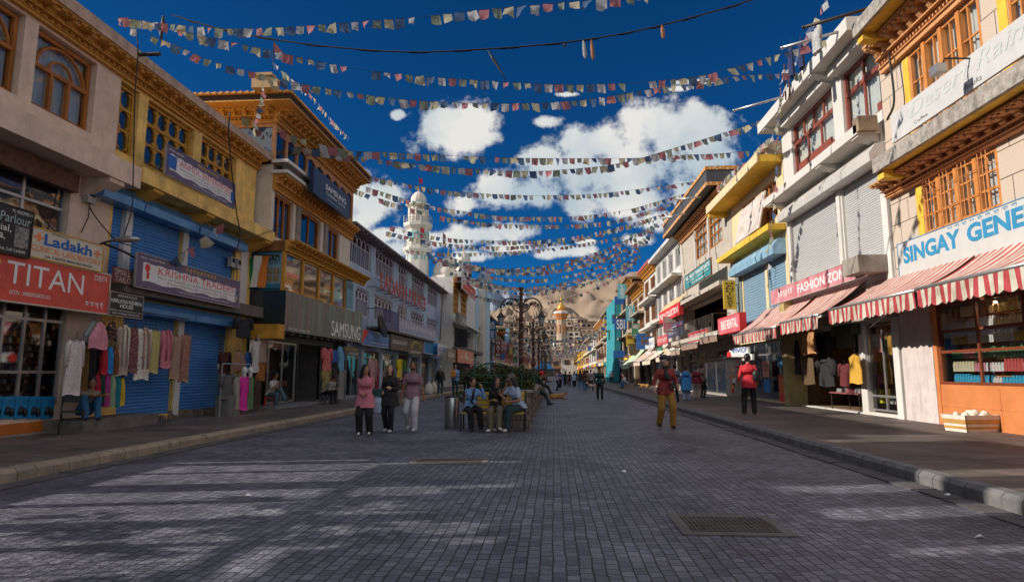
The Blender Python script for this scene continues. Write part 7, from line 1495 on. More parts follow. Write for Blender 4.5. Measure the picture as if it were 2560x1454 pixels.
# ------------------------------------------------------------------ prayer flags
FC5 = [mat('prayer_' + n_, c_, rough=.9, var=.25, scale=12) for n_, c_ in (('blue', (.07, .12, .22)), ('white', (.46, .45, .45)), ('red', (.40, .16, .17)), ('green', (.22, .25, .19)), ('yellow', (.46, .41, .28)))]
for m in FC5:      # thin cloth lets some light through
 n, l, p = nodes_of(m); o = [x for x in n if x.type == 'OUTPUT_MATERIAL'][0]; tr = n.new('ShaderNodeBsdfTranslucent'); mxx = n.new('ShaderNodeMixShader'); mxx.inputs[0].default_value = .45
 l.new(p.inputs['Base Color'].links[0].from_socket, tr.inputs[0]); l.new(p.outputs[0], mxx.inputs[1]); l.new(tr.outputs[0], mxx.inputs[2]); l.new(mxx.outputs[0], o.inputs[0])
FLAGM = []
rf = random.Random(21)
def flag_verts(seed, w_=.30, h_=.30):
 r = random.Random(seed); tw = r.gauss(0, .28); sl = r.gauss(0, .05); cv = r.uniform(-.06, .06); nar = r.choice([0, 0, 0, .05, .1, .25]); vs = []
 for j in range(5):
  s = j / 4
  for i in range(5):
   q = i / 4 - .5; x = q * w_ * (1 - nar * s * 1.2) + sl * s; y = math.sin(tw) * s * q * w_ * 2.2 + cv * math.sin(q * 6 + s * 2) * s + .16 * s * h_ * math.sin(tw * 2); z = -h_ * s * (1 + .08 * math.sin(q * 5 + seed)) * (1 - .25 * abs(math.sin(tw)) * s)
   vs.append((x, y, z))
 return vs, [(j * 5 + i, j * 5 + i + 1, (j + 1) * 5 + i + 1, (j + 1) * 5 + i) for j in range(4) for i in range(4)]
for c_ in range(5):
 for k in range(6):
  me = bpy.data.meshes.new('prayer_flag'); v_, f_ = flag_verts(c_ * 31 + k * 7); me.from_pydata(v_, [], f_); me.materials.append(FC5[c_]); me.polygons.foreach_set('use_smooth', [True] * len(f_)); FLAGM.append(me)
ORD = [0, 1, 2, 3, 4]
def crspline(P, n=14):
 out = []; P = [P[0] + (P[0] - P[1])] + P + [P[-1] + (P[-1] - P[-2])]
 for i in range(1, len(P) - 2):
  for j in range(n):
   t = j / n; out.append(.5 * ((2 * P[i]) + (-P[i - 1] + P[i + 1]) * t + (2 * P[i - 1] - 5 * P[i] + 4 * P[i + 1] - P[i + 2]) * t * t + (-P[i - 1] + 3 * P[i] - 3 * P[i + 1] + P[i + 2]) * t ** 3))
 out.append(P[-2]); return out
def walk(pts, step):
 out = []; acc = 0; nxt = step * .5
 for a, c in zip(pts, pts[1:]):
  d = (c - a).length
  while nxt <= acc + d: out.append((a.lerp(c, (nxt - acc) / d), (c - a).normalized())); nxt += step
  acc += d
 return out
def string3(pts, label, step=.36, scale=1.0, group='prayer flag strings across the street', merged=False, skip=.05, cord=.006, name='prayer_flag_string'):
 pts = crspline(pts) if len(pts) > 2 else pts
 o0 = pts[0].copy(); t = thing(name, o0, 0, label, 'prayer flags', group); loc_ = [p - o0 for p in pts]
 b = MB(); b.tube(loc_, cord, 4); b.build('cord', M_cable, t)
 w_ = walk(loc_, step); ci = rf.randrange(5)
 if len(w_) > 100 and not merged: w_ = walk(loc_, sum((c - a).length for a, c in zip(loc_, loc_[1:])) / 99.5)
 mb = MB(); mb.s = True; gap = 0
 for p, d in w_:
  ci += 1
  if gap > 0: gap -= 1; continue
  if rf.random() < .02: gap = rf.randint(1, 2)
  if rf.random() < skip: continue
  me = FLAGM[(ci % 5) * 6 + rf.randrange(6)]; ang = math.atan2(d.y, d.x) + rf.gauss(0, .18); s_ = scale * rf.choice([.7, .85, .95, 1, 1.08])
  if merged:
   M_ = Matrix.Translation(p) @ Matrix.Rotation(ang, 4, 'Z') @ Matrix.Scale(s_, 4); mb.m = ci % 5
   q = [me.vertices[i].co for i in (0, 4, 24, 20)]; mb.add([M_ @ x for x in q], [(0, 1, 2, 3)])
  else:
   o = bpy.data.objects.new('flag', me); col.objects.link(o); o.parent = t; o.location = p; o.scale = (s_, s_, s_)
   ty = math.atan2(d.z, math.hypot(d.x, d.y)); o.rotation_euler = (rf.gauss(.05, .22), -ty * .8, ang)
 if merged and mb.v: o = mb.build('flags', FC5, t); o['kind'] = 'stuff'
 return t
def pstring(yL, yR, px, label, **k):
 """pixels on the vertical plane that stands between the left roof at yL and the right roof at yR"""
 A = Vector((XL + .3, yL, 0)); B_ = Vector((XR - .3, yR, 0)); n = Vector((B_.y - A.y, -(B_.x - A.x), 0)).normalized(); C0 = Vector((0, 0, H)); pts = []
 for (u, v) in px:
  d = raydir(u, v); s = (A - C0).dot(n) / d.dot(n); pts.append(C0 + d * s)
 return string3(pts, label, **k)
SS = [
      (16.5, 13, [(290, 45), (400, 58), (560, 72), (720, 68), (880, 56), (1040, 44), (1200, 26), (1350, 12), (1500, -2), (1700, -40)], 'highest flag string, rising to the top edge of the photo', .34),
      (16.6, 19.5, [(296, 42), (400, 62), (480, 84), (690, 130), (850, 165), (1000, 186), (1150, 198), (1300, 208), (1450, 212), (1600, 206), (1750, 190), (1850, 165), (1950, 135), (2080, 95)], 'second string from the top, dense flags swagging to the upper right poles', .33),
      (17, 21.5, [(320, 68), (450, 118), (520, 150), (620, 178), (780, 215), (950, 242), (1080, 254), (1200, 258), (1350, 258), (1500, 245), (1700, 210), (1850, 190), (2010, 182)], 'third string from the top, meeting the white roof corner', .33),
      (23, 29, [(668, 352), (760, 370), (880, 378), (1000, 382), (1100, 388), (1300, 395), (1450, 396), (1600, 395), (1700, 388), (1800, 384), (1880, 376)], 'upper of the paired strings starting at the timber terrace', .34),
      (24, 27, [(675, 355), (780, 375), (900, 392), (1000, 405), (1150, 420), (1300, 428), (1400, 425), (1550, 408), (1700, 366), (1800, 335), (1900, 300), (1948, 250)], 'lower of the paired strings starting at the timber terrace', .34),
      (21.5, 30, [(600, 290), (680, 318), (750, 345), (820, 365), (875, 375)], 'short string from the ochre roof across the glazed top floor', .36),
      (30, 38, [(878, 432), (960, 448), (1050, 466), (1150, 480), (1300, 488), (1400, 488), (1500, 484), (1620, 470), (1750, 452)], 'string with small flags leaving the navy sign corner', .36),
      (30.5, 41, [(880, 455), (950, 478), (1040, 505), (1120, 522), (1250, 540), (1350, 542), (1450, 540), (1560, 526), (1640, 505), (1760, 470)], 'string passing just above the minaret balcony', .36),
      (31, 43, [(880, 470), (960, 500), (1060, 530), (1150, 548), (1250, 560), (1350, 562), (1450, 560), (1560, 545), (1700, 500), (1760, 478)], 'string passing just below the minaret dome', .36),
      (38, 47, [(975, 565), (1050, 585), (1150, 598), (1250, 602), (1350, 600), (1450, 588), (1550, 566), (1640, 540), (1720, 512)], 'string rising from the hotel eaves towards the slate fascia', .38),
      (37, 49, [(965, 578), (1060, 600), (1150, 612), (1250, 616), (1350, 610), (1480, 588), (1580, 562), (1690, 538)], 'string just under the one from the hotel eaves', .38),
      (44, 52, [(1010, 625), (1100, 632), (1200, 632), (1300, 627), (1400, 618), (1520, 597), (1600, 580), (1660, 558)], 'string grazing the top of the pale blue hotel', .4)]
for (yl, yr, px, lab, st) in SS: pstring(yl, yr, px, lab, step=st, scale=(.86 if yl < 20 else 1.0))
y = 46; k = 0; words_ = ['pale', 'faded', 'bright', 'dense', 'sparse']
while y < 250:
 zL, zR_ = (rf.uniform(10.2, 11.8), rf.uniform(12.6, 14.4)) if y < 70 else (rf.uniform(8.0, 9.2), rf.uniform(8.5, 9.8)); sag = rf.uniform(1.9, 2.9); yr = y + rf.uniform(2, 7)
 a = Vector((-9.6, y, zL)); c = Vector((9.0, yr, zR_)); pts = [a.lerp(c, q / 8) - Vector((0, 0, 4 * sag * (q / 8) * (1 - q / 8))) for q in range(9)]
 string3(pts, 'flag string number %d behind the one that grazes the pale blue hotel' % (k + 1), step=.42 if y < 110 else .6, scale=1.1 if y < 110 else 1.5, merged=True, skip=.04, cord=.008)
 y += rf.uniform(1.6, 2.6) if y < 66 else 24 if y < 85 else rf.uniform(4, 6.5) if y < 190 else rf.uniform(7, 9); k += 1
def free(px, label, **k):      # (u, v, X)
 return string3([onX(u, v, X) for u, v, X in px], label, **k)
free([(2085, -30, 8.7), (2030, 60, 8.6), (1985, 160, 8.6), (1950, 260, 8.7), (1935, 330, 8.8), (1895, 370, 8.9), (1860, 420, 9.0)], 'bunched string running down along the white roof edge', step=.24, group='strings tied along the right roofs', scale=.9)
free([(1955, 190, 8.6), (1945, 300, 8.6), (1940, 400, 8.6), (1935, 480, 8.6), (1928, 560, 8.7), (1920, 640, 8.7), (1922, 720, 8.8)], 'single string hanging straight down past the yellow building', step=.36, group='strings tied along the right roofs')
free([(660, 190, -9.9), (652, 240, -9.9), (640, 290, -10), (632, 330, -10)], 'short string hanging from the corner of the thatched roof', step=.2, group='strings on the timber trimmed building', scale=.6)
free([(680, 152, -9.6), (720, 190, -9.6), (780, 240, -9.6), (830, 300, -9.6), (873, 345, -9.6)], 'string slanting down over the thatched roof from its corner mast', step=.26, group='strings on the timber trimmed building', scale=.8)
free([(1790, 470, 8.8), (1840, 420, 8.8), (1880, 400, 8.8)], 'short string at the yellow roof corner', step=.3, group='strings tied along the right roofs')
free([(430, 650, -10.1), (480, 615, -10.1), (530, 575, -10.1), (560, 555, -10.1)], 'faded string slung before the blue upper shutters', step=.36, group='strings on the ochre building')
free([(1400, 750, 6), (1480, 715, 7), (1530, 685, 8.6)], 'thin string of tiny flags against the brown mountain', step=.9, group='far strings on the hill side', scale=1.3)
p = onX(680, 200, -9.7); t = thing('roof_flag', (p.x, p.y, zr + .5), 0, 'red and white flag on the corner block of the thatched roof', 'flag'); b = MB(); b.tube([(0, 0, 0), (0, 0, .9)], .02, 5); b.build('pole', M_iron, t)
b = MB(); b.quad((0, 0, .9), (.35, .1, .45), (.3, .1, .2), (0, 0, .5)); b.build('cloth', FC5[2], t)
for (u, X, lab) in ((1965, 8.7, 'left one of the bundled sticks tied with flags at the white roof corner'), (1975, 8.8, 'right one of the bundled sticks tied with flags at the white roof corner')):
 a = onX(u, 250, X); t = thing('flag_stick', a, 0, lab, 'stick'); b = MB(); b.tube([(0, 0, 0), (0.02, 0, 1.4)], .03, 5); b.build('stick', M_rust, t); b = MB(); b.s = True; b.sphere((0, 0, 1.0), .1, 6, 5, 1, 1, 2); b.build('tied_cloth', FC5[1], t)
pl_A = [(430, 38), (560, 75), (760, 110), (1000, 130), (1200, 124), (1400, 108), (1560, 84), (1700, 52), (1880, 0), (2000, -50)]
drain = [(FR4, .4, 'grey cement building'), (FR5, .3, 'tall white block'), (F4, 13, 'pale blue hotel')]
for k, (F, x, q) in enumerate(drain):
 t = thing('drain_pipe', F.loc(x, .08, 0), F.rz, 'thin rain pipe on the front of the %s' % q, 'pipe'); b = MB(); b.tube([(0, 0, 3.4), (0, 0, 6.2), (.05, -.02, 8.6)], .045, 6); b.build('pipe', M_rust if k % 2 else M_alu, t)
A = Vector((XL + .3, 17, 0)); B_ = Vector((XR - .3, 15, 0)); n = Vector((B_.y - A.y, -(B_.x - A.x), 0)).normalized()
def plp(u, v): d = raydir(u, v); return Vector((0, 0, H)) + d * ((A - Vector((0, 0, H))).dot(n) / d.dot(n))
pts = crspline([plp(u, v) for u, v in pl_A]); t = thing('overhead_cable', pts[0], 0, 'heavy black cable with a few rags sagging across the sky', 'cable'); b = MB(); b.tube([p - pts[0] for p in pts], .022, 5); b.tube([p - pts[0] + Vector((0, .02, .03 * math.sin(i * .8))) for i, p in enumerate(pts)], .012, 4); b.build('wire', M_cable, t)
for (u, v, l_, m, k) in ((1410, 108, .12, M_cable, 1), (1458, 100, .55, FC5[1], 2), (1478, 100, .6, M_wood_d, 2), (1654, 62, .4, M_wood_d, 2), (1220, 126, .9, M_cable, 3)):
 q = plp(u, v) - pts[0]; b = MB(); b.s = True; sx = .5 if k == 3 else .05; b.tube([q, q + Vector((sx * .3, 0, -l_ * .3)), q + Vector((sx * .8, .05, -l_ * .75)), q + Vector((sx, 0, -l_))], [.015, .05, .06 if k == 2 else .02, .01], 6); b.build('rag', m, t)
for (u, v, lab) in ((408, 40, 'dark twisted rag bundle hanging on the near left string'),):
 q = plp(u, v); t = thing('rag_bundle', q, 0, lab, 'rag'); b = MB(); b.s = True; b.tube([(0, 0, 0), (.03, 0, -.3), (-.02, 0, -.6), (.02, 0, -.9)], [.03, .07, .05, .02], 7); b.build('cloth', M_cable, t)
for i, (u, v, w_, h_, kd, m, lab) in enumerate(((1975, 110, .3, 1.2, 'trousers', cm('navy_jeans', (.02, .03, .09)), 'dark blue jeans drying on the roof pole'), (2000, 100, .3, 1.0, 'trousers', cm('navy_jeans', (.02, .03, .09)), 'second dark garment drying right of the jeans'), (2040, 70, .5, .8, 'jacket', cm('grey_dry', (.35, .35, .34)), 'grey top drying near the yellow roof edge'))):
 p = onX(u, v, 8.2); garment(p, w_, h_, m, lab, R(-90), kd, seed=200 + i, group='washing on the white roof poles')
def cable(px, label, F, d=.6, r=.014):
 P3_ = [F.loc(F.P(u, v, d)[0], d, F.P(u, v, d)[1]) for u, v in px]; c = crspline(P3_, 8); t = thing('wall_cable', c[0], 0, label, 'cable'); b = MB(); b.s = True; b.tube([p - c[0] for p in c], r, 5); b.build('wire', M_cable, t)
cable([(342, 80), (345, 130), (338, 230), (335, 340), (333, 440), (330, 520), (310, 590)], 'black wire dropping down the ochre parapet past the octagonal windows', F2, .85)
cable([(222, 515), (245, 550), (290, 600), (330, 615)], 'loose wire from the grey meter to the lamp bracket', F1, .5)
cable([(575, 280), (572, 330), (580, 430), (590, 520), (600, 590), (585, 640)], 'bunched wires down the right end of the ochre building', F2, .9, .02)
cable([(262, 610), (300, 625), (330, 640), (350, 660), (345, 700)], 'tangled wires between the cream sign and the long white banner', F1, .66, .03)
cable([(600, 600), (640, 590), (680, 575), (705, 560)], 'wire slung from the ochre building to the timber trimmed one', F2, .9)
cable([(1110, 715), (1104, 780), (1100, 850)], 'dark downpipe cable at the right corner of the hotel', F4, .6, .04)
cable([(2222, 130), (2235, 250), (2218, 300)], 'wires down the join of the white and stone buildings', FR2, .3, .03)
# ================================================================== people and dogs
M_skin = mat('skin', (.36, .18, .11), rough=.55, var=.08); M_skin2 = mat('light_skin', (.50, .28, .19), rough=.55, var=.06); M_skin3 = mat('tan_skin', (.26, .125, .07), rough=.55, var=.08)
M_hair = mat('black_hair', (.012, .009, .008), rough=.45, var=.4, scale=30, stretch=(4, 4, .4)); M_hairb = mat('brown_hair', (.05, .022, .01), rough=.45, var=.5, scale=30, stretch=(4, 4, .4)); M_hairg = mat('grey_hair', (.35, .33, .31), rough=.6, var=.2)
M_shoe_w = mat('white_shoe', (.55, .53, .5), var=.08); M_shoe_d = mat('dark_shoe', (.03, .022, .018), rough=.5, var=.2); M_lip = mat('lips', (.32, .08, .07)); M_eye = mat('eye_dark', (.01, .008, .008), rough=.2); M_eyew = mat('eye_white', (.6, .58, .55), rough=.3)
def V(*a): return Vector(a)
def ik(a, c, l1, l2, pole):
 d = c - a; L_ = d.length
 if L_ > (l1 + l2) * .999: c = a + d.normalized() * (l1 + l2) * .999; d = c - a; L_ = d.length
 x = (l1 * l1 - l2 * l2 + L_ * L_) / (2 * L_); h = math.sqrt(max(0, l1 * l1 - x * x)); u = d.normalized(); p = (pole - u * pole.dot(u)).normalized()
 return a + u * x + p * h, c
def cap(b, p, q, r0, r1, n=12):
 d = (q - p).normalized(); pts = [p - d * r0 * .85, p - d * r0 * .5, p, q, q + d * r1 * .5, q + d * r1 * .85]; b.tube(pts, [r0 * .5, r0 * .86, r0, r1, r1 * .86, r1 * .5], n)
def rings(b, lst, n=18):
 """lst: (centre, right vector, rx, ry, front vector)"""
 vs = []
 for (c, rt, rx, ry, fr) in lst:
  for i in range(n): a = 2 * math.pi * i / n; x_, y_ = math.cos(a), math.sin(a); vs.append(c + rt * (rx * math.copysign(abs(x_) ** .8, x_)) + fr * (ry * math.copysign(abs(y_) ** .8, y_)))
 k = len(lst); b.add(vs, [(i * n + j, i * n + (j + 1) % n, (i + 1) * n + (j + 1) % n, (i + 1) * n + j) for i in range(k - 1) for j in range(n)] + [tuple(range(n - 1, -1, -1)), tuple((k - 1) * n + j for j in range(n))])
def remesh(o, vox, sm=2):
 m = o.modifiers.new('remesh', 'REMESH'); m.mode = 'VOXEL'; m.voxel_size = vox; m.use_smooth_shade = True
 if sm: m = o.modifiers.new('smooth', 'SMOOTH'); m.factor = .5; m.iterations = sm
 REM.append(o)
REM = []
def person(loc, rz, h, label, top, bot, shoe=None, skin=None, hair=None, hstyle='short', pose=None, near=False, sleeve='long', hem=.0, legw=1.0, group=None, cap_m=None, flare=0, female=False):
 """forward is local -y, the person's left is +x; lengths for 1.7 m scaled to h; pose gives joint targets"""
 P = dict(pel=V(0, 0, .93), lean=V(0, -.01, 0), head=(0, 0), LF=V(.10, 0, .085), RF=V(-.10, 0, .085), LH=V(.27, -.06, .84), RH=V(-.27, -.06, .84), kl=V(.08, -1, 0), kr=V(-.08, -1, 0), el=V(.35, 1, -.1), er=V(-.35, 1, -.1), turn=0, toeL=0, toeR=0, grip=.35)
 P.update(pose or {}); s = h / 1.7; skin = skin or M_skin; hair = hair or M_hair; shoe = shoe or M_shoe_d
 t = thing('person', loc, rz, label, 'person', group); t.scale = (s, s, s)
 pel = P['pel']; ch = pel + V(0, 0, .36) + P['lean']; nk = pel + V(0, 0, .51) + P['lean'] * 1.35; up = (nk - pel).normalized(); ca, sa = math.cos(P['turn']), math.sin(P['turn'])
 rt = V(ca, sa, 0); fr = rt.cross(up).normalized() * -1; fr = up.cross(rt).normalized(); hrt = V(1, 0, 0); shw = .142 if female else .165
 hy, hp = P['head']; hc = nk + V(0, 0, .14) + (fr * -.02) + up * .01
 SL, SR = nk - up * .085 + rt * shw, nk - up * .085 - rt * shw; HL, HR = pel + V(.09, 0, -.02), pel + V(-.09, 0, -.02)
 KL, FL = ik(HL, P['LF'], .44, .43, P['kl']); KR, FR = ik(HR, P['RF'], .44, .43, P['kr'])
 EL, WL = ik(SL, P['LH'], .285, .255, P['el']); ER, WR = ik(SR, P['RH'], .285, .255, P['er'])
 def torso(b, g, low=-.12, fl=0):
  if pel.z < .8: low, fl = -.05, 0
  w = .9 if female else 1.0
  e = .028 if g > 0 else 0; L_ = [(pel + up * low, hrt, .150 + g + fl + e * 1.3 + (.035 if low < -.2 else 0), .105 + g + fl * .8 + e + (.04 if low < -.2 else 0), V(0, 1, 0)), (pel + up * .01, hrt, .155 + g + fl * .5 + e, .112 + g + e * .7, V(0, 1, 0)), (pel + up * .14, hrt.lerp(rt, .4).normalized(), .132 * w + g * 1.15, .10 + g, V(0, 1, 0)), (pel + up * .28, rt, .15 * w + g, .112 + g, -fr), (ch, rt, .168 * w + g, .12 + g, -fr), (nk - up * .09, rt, .148 * w + g, .088 + g, -fr), (nk - up * .035, rt, .10 * w + g, .068 + g * .7, -fr), (nk + up * .005, rt, .06 + g * .4, .052 + g * .4, -fr)]
  if g > 0: L_ = L_[:-1] + [(nk - up * .012, rt, .064, .055, -fr)]
  rings(b, L_)
 def limb(b, pts, rs):
  for (a, c, r0, r1) in zip(pts, pts[1:], rs, rs[1:]): cap(b, a, c, r0, r1)
 vox = .0105 if near else .017
 b = MB(); torso(b, -.012, -.08); limb(b, (HL, KL, FL), (.078, .052, .036)); limb(b, (HR, KR, FR), (.078, .052, .036)); limb(b, (SL, EL, WL), (.042, .034, .024)); limb(b, (SR, ER, WR), (.042, .034, .024))
 cap(b, nk - up * .04, hc - V(0, 0, .06), .055, .048)
 HM_ = Matrix.Translation(hc) @ Matrix.Scale(1.06, 4) @ Matrix.Rotation(hy, 4, 'Z') @ Matrix.Rotation(hp, 4, 'X')
 def hp_(*a): return HM_ @ Vector(a)
 q = MB(); q.lathe([(max(.002, .115 * math.sin(math.pi * i / 10)), -.115 * math.cos(math.pi * i / 10)) for i in range(11)], (0, .008, .02), 16, .66, .83); q.lathe([(.002, -.05), (.04, -.04), (.058, 0), (.04, .05), (.002, .06)], (0, -.022, -.045), 14, .92, 1.0)
 q.tube([V(0, -.066, .035), V(0, -.092, .002), V(0, -.082, -.012)], [.007, .0115, .010], 8); q.sphere((0, -.058, -.085), .022, 8, 6)
 for sx in (-1, 1): q.sphere((sx * .078, .01, .0), .022, 8, 6, .5, .8, 1.4)
 b.add([HM_ @ Vector(v) for v in q.v], q.f)
 for (W_, E_, sx, hd) in ((WL, EL, 1, P.get('hdL')), (WR, ER, -1, P.get('hdR'))):
  d = ((hd if hd is not None else (W_ - E_))).normalized(); sd_ = d.cross(V(0, 1, 0) if abs(d.y) < .8 else V(0, 0, 1)).normalized() * (1 if sx > 0 else 1); pm = W_ + d * .05; nrm = d.cross(sd_).normalized()
  if abs(nrm.dot(V(1, 0, 0))) < .3 and nrm.z < 0: nrm = -nrm
  inw = V(-sx, 0, 0); inw = inw - d * inw.dot(d); inw = inw.normalized() if inw.length > .1 else nrm
  sd_ = d.cross(inw).normalized()
  cap(b, W_, pm + d * .02, .024, .030, 8); cap(b, W_ + d * .03 - sd_ * .014, pm + d * .035 - sd_ * .02, .017, .015, 6); cap(b, W_ + d * .03 + sd_ * .014, pm + d * .035 + sd_ * .02, .017, .015, 6)
  g = P['grip']
  for k in range(4):
   o_ = sd_ * (-.030 + .020 * k); l = (.030, .034, .032, .026)[k]; a0 = pm + d * .038 + o_; a1 = a0 + (d + inw * g * .6).normalized() * l; a2 = a1 + (d + inw * g * 2).normalized() * l * .8
   cap(b, a0, a1, .0095, .009, 6); cap(b, a1, a2, .009, .0075, 6)
  ts = 1 if sd_.y < 0 else -1; a0 = W_ + d * .02 + sd_ * ts * .022; a1 = a0 + (d * .6 + sd_ * ts * .8).normalized() * .035; cap(b, a0, a1, .012, .010, 6); cap(b, a1, a1 + (d + inw * .4).normalized() * .028, .010, .008, 6)
 bo = b.build('body', skin, t); remesh(bo, vox if not near else .0085, 1)
 if bot:
  b = MB(); g = .012; rings(b, [(pel + V(0, 0, -.10 if pel.z > .8 else -.07), hrt, .15 + g, .115 + g, V(0, 1, 0)), (pel + up * .02, hrt, .158 + g, .12 + g, V(0, 1, 0)), (pel + up * .10, hrt, .14 + g, .105 + g, V(0, 1, 0))])
  for (Hh_, K_, F_) in ((HL, KL, FL), (HR, KR, FR)): cap(b, Hh_, K_, .092 + g, .062 * legw + g); cap(b, K_, F_ + (F_ - K_) * .03, .060 * legw + g, (.043 + g) * legw)
  o = b.build('trousers', bot, t); remesh(o, vox, 2)
 b = MB(); g = .020; torso(b, g, -.10 - hem, flare)
 sl = {'long': 1, 'roll': .55, 'short': -1, 'none': -2}[sleeve]
 for (S_, E_, W_) in ((SL, EL, WL), (SR, ER, WR)):
  if sl == -2: continue
  if sl == -1: cap(b, S_, S_.lerp(E_, .62), .050 + g * .5, .050 + g * .7)
  else: cap(b, S_, E_, .048 + g * .5, .042 + g * .5); cap(b, E_, E_.lerp(W_, .93 if sl == 1 else .4), .042 + g * .5, .032 + g * .5)
 o = b.build('top', top, t); remesh(o, vox, 2)
 if near:
  b = MB(); b.s = True; rings(b, [(nk - up * .022 + fr * .0, rt, .082, .074, -fr), (nk + up * .012 - fr * -.006, rt, .064, .060, -fr)]); b.build('collar', top, t)
 for (K_, F_, tr) in ((KL, FL, P['toeL']), (KR, FR, P['toeR'])):
  b = MB(); dn = V(0, 0, -1); fw_ = V(math.sin(tr), -math.cos(tr), 0); dd = (F_ - K_).normalized();
  if abs(dd.z) < .85 and P.get('tilt', True): fw_ = (fw_ + V(0, 0, -.35 if dd.y > 0 else .25)).normalized()
  a = F_ + dn * .035; cap(b, a - fw_ * .045, a + fw_ * .10, .037, .040, 10); cap(b, a + fw_ * .09, a + fw_ * .15 + dn * .008, .040, .032, 10); cap(b, F_ + V(0, 0, .015), a, .042, .045, 10); b.m = 0
  o = b.build('shoe', shoe, t); remesh(o, .013, 1)
 b = MB(); q = MB(); q.s = True
 if hstyle != 'bald':
  q.lathe([(max(.002, .122 * math.sin(math.pi * i / 10)), -.122 * math.cos(math.pi * i / 10)) for i in range(4, 11)], (0, .022, .03), 16, .70, .84); q.sphere((0, .055, .0), .075, 12, 8, .95, .75, 1.05)
  if hstyle in ('long', 'wavy'):
   for sx in (-1, 0, 1): q.tube([V(sx * .05, .03, .06), V(sx * .068, .045 + .02 * (sx == 0), -.04), V(sx * .078, .06, -.16), V(sx * .075, .075, -.30), V(sx * .06, .08, -.36)], [.04, .042, .045, .042, .02], 10)
   for sx in (-1, 1): q.tube([V(sx * .06, -.02, .07), V(sx * .082, -.01, -.03), V(sx * .088, .01, -.16), V(sx * .08, .0, -.27)], [.022, .026, .032, .012], 8)
  if hstyle == 'bun': q.sphere((0, .13, .0), .045, 10, 6)
  b.add([HM_ @ Vector(v) for v in q.v], q.f); o = b.build('hair', hair, t); remesh(o, vox, 1)
 if near:
  for sx in (-1, 1):
   b = MB(); b.s = True; b.sphere(hp_(sx * .030, -.072, .022), .013, 8, 6, 1.1, .6, .6); e = b.build('eye', M_eyew, t); b = MB(); b.s = True; b.sphere(hp_(sx * .030, -.080, .022), .007, 6, 5, 1, .5, 1); b.build('pupil', M_eye, e)
   b = MB(); b.tube([hp_(sx * .014, -.082, .042), hp_(sx * .030, -.082, .048), hp_(sx * .046, -.070, .042)], .0045, 5); b.build('eyebrow', hair, t)
  b = MB(); b.s = True; b.tube([hp_(-.022, -.078, -.046), hp_(0, -.086, -.044), hp_(.022, -.078, -.046)], [.003, .0065, .003], 6); b.build('mouth', M_lip, t)
 if cap_m:
  q = MB(); q.s = True; q.lathe([(.125, .0), (.127, .03), (.11, .075), (.06, .105), (.005, .112)], (0, .018, .045), 18, .74, .88); q.tube([V(-.06, -.08, .05), V(0, -.115, .045), V(.06, -.08, .05)], [.02, .03, .02], 8); cb_ = P.get('brim', 1)
  q.add([V(-.07, -.07, .055), V(.07, -.07, .055), V(.055, -.165 * cb_, .035), V(-.055, -.165 * cb_, .035), V(-.07, -.07, .045), V(.07, -.07, .045), V(.055, -.165 * cb_, .028), V(-.055, -.165 * cb_, .028)], [(0, 1, 2, 3), (7, 6, 5, 4), (3, 2, 6, 7), (0, 3, 7, 4), (1, 5, 6, 2)])
  b = MB(); b.s = True; b.add([HM_ @ Vector(v) for v in q.v], q.f); b.build('cap', cap_m, t)
 t['_j'] = 0; del t['_j']
 return t, dict(nk=nk, pel=pel, WL=WL, WR=WR, SL=SL, SR=SR, ch=ch, up=up, fr=fr, rt=rt, s=s, hp=hp_, M=HM_)
def foot(u, v, z=0.0): g = G(u, v, z); return (g.x, g.y, z)
def clo(n_, c, **k): return mat('wear_' + n_, c, rough=.85, var=.16, scale=9, bump=.9, bscale=9, **k)
# --- three walkers
l1 = foot(910, 1087)
p, J = person(l1, R(8), 1.60, 'woman in a loose pink shirt and wide black trousers walking at the left of three', clo('pink_shirt', (.50, .16, .21)), clo('black_wide', (.012, .012, .013)), M_shoe_w, M_skin, M_hair, 'long', dict(LF=V(.13, .02, .085), RF=V(-.11, -.05, .085), LH=V(.03, -.20, 1.02), RH=V(-.06, -.19, 1.00), head=(R(38), R(4)), grip=.8), True, 'long', .16, 1.45, 'people walking up the street', flare=.02, female=True)
l2 = foot(972, 1080)
p, J = person(l2, R(-2), 1.62, 'woman in black looking up, green bag and white carrier on her arm', clo('black_blouse', (.018, .017, .018)), clo('black_trouser', (.010, .010, .012)), M_shoe_w, M_skin2, M_hairb, 'long', dict(LF=V(.08, -.10, .085), RF=V(-.09, .08, .10), LH=V(.10, -.22, 1.12), RH=V(-.13, -.20, 1.02), head=(R(18), R(-16)), grip=.8), True, 'long', .16, 1.1, 'people walking up the street', flare=.02, female=True)
b = MB(); t = thing('handbag', (l2[0] - .28, l2[1] - .12, .88), R(10), 'small dark green handbag on the arm of the woman in black', 'bag'); b.box(-.13, .13, -.06, .06, 0, .14); b.box(-.135, .135, -.066, .066, .10, .165); b.build('bag_body', mat('green_leather', (.01, .07, .06), rough=.4), t); b = MB(); b.tube([(-.1, 0, .16), (-.02, 0, .3), (.1, 0, .16)], .008, 5); b.build('strap', M_black, t)
t = thing('carrier_bag', (l2[0] - .27, l2[1] - .10, .46), R(10), 'white and pale blue carrier bag hanging below the green handbag', 'bag'); b = MB(); b.s = True; b.lathe([(.10, 0), (.125, .05), (.13, .22), (.10, .36), (.03, .42)], (0, 0, 0), 14, 1.1, .5); b.build('bag_body', mat('pale_plastic', (.40, .48, .60), rough=.4, var=.25, scale=6), t)
l3 = foot(1030, 1077)
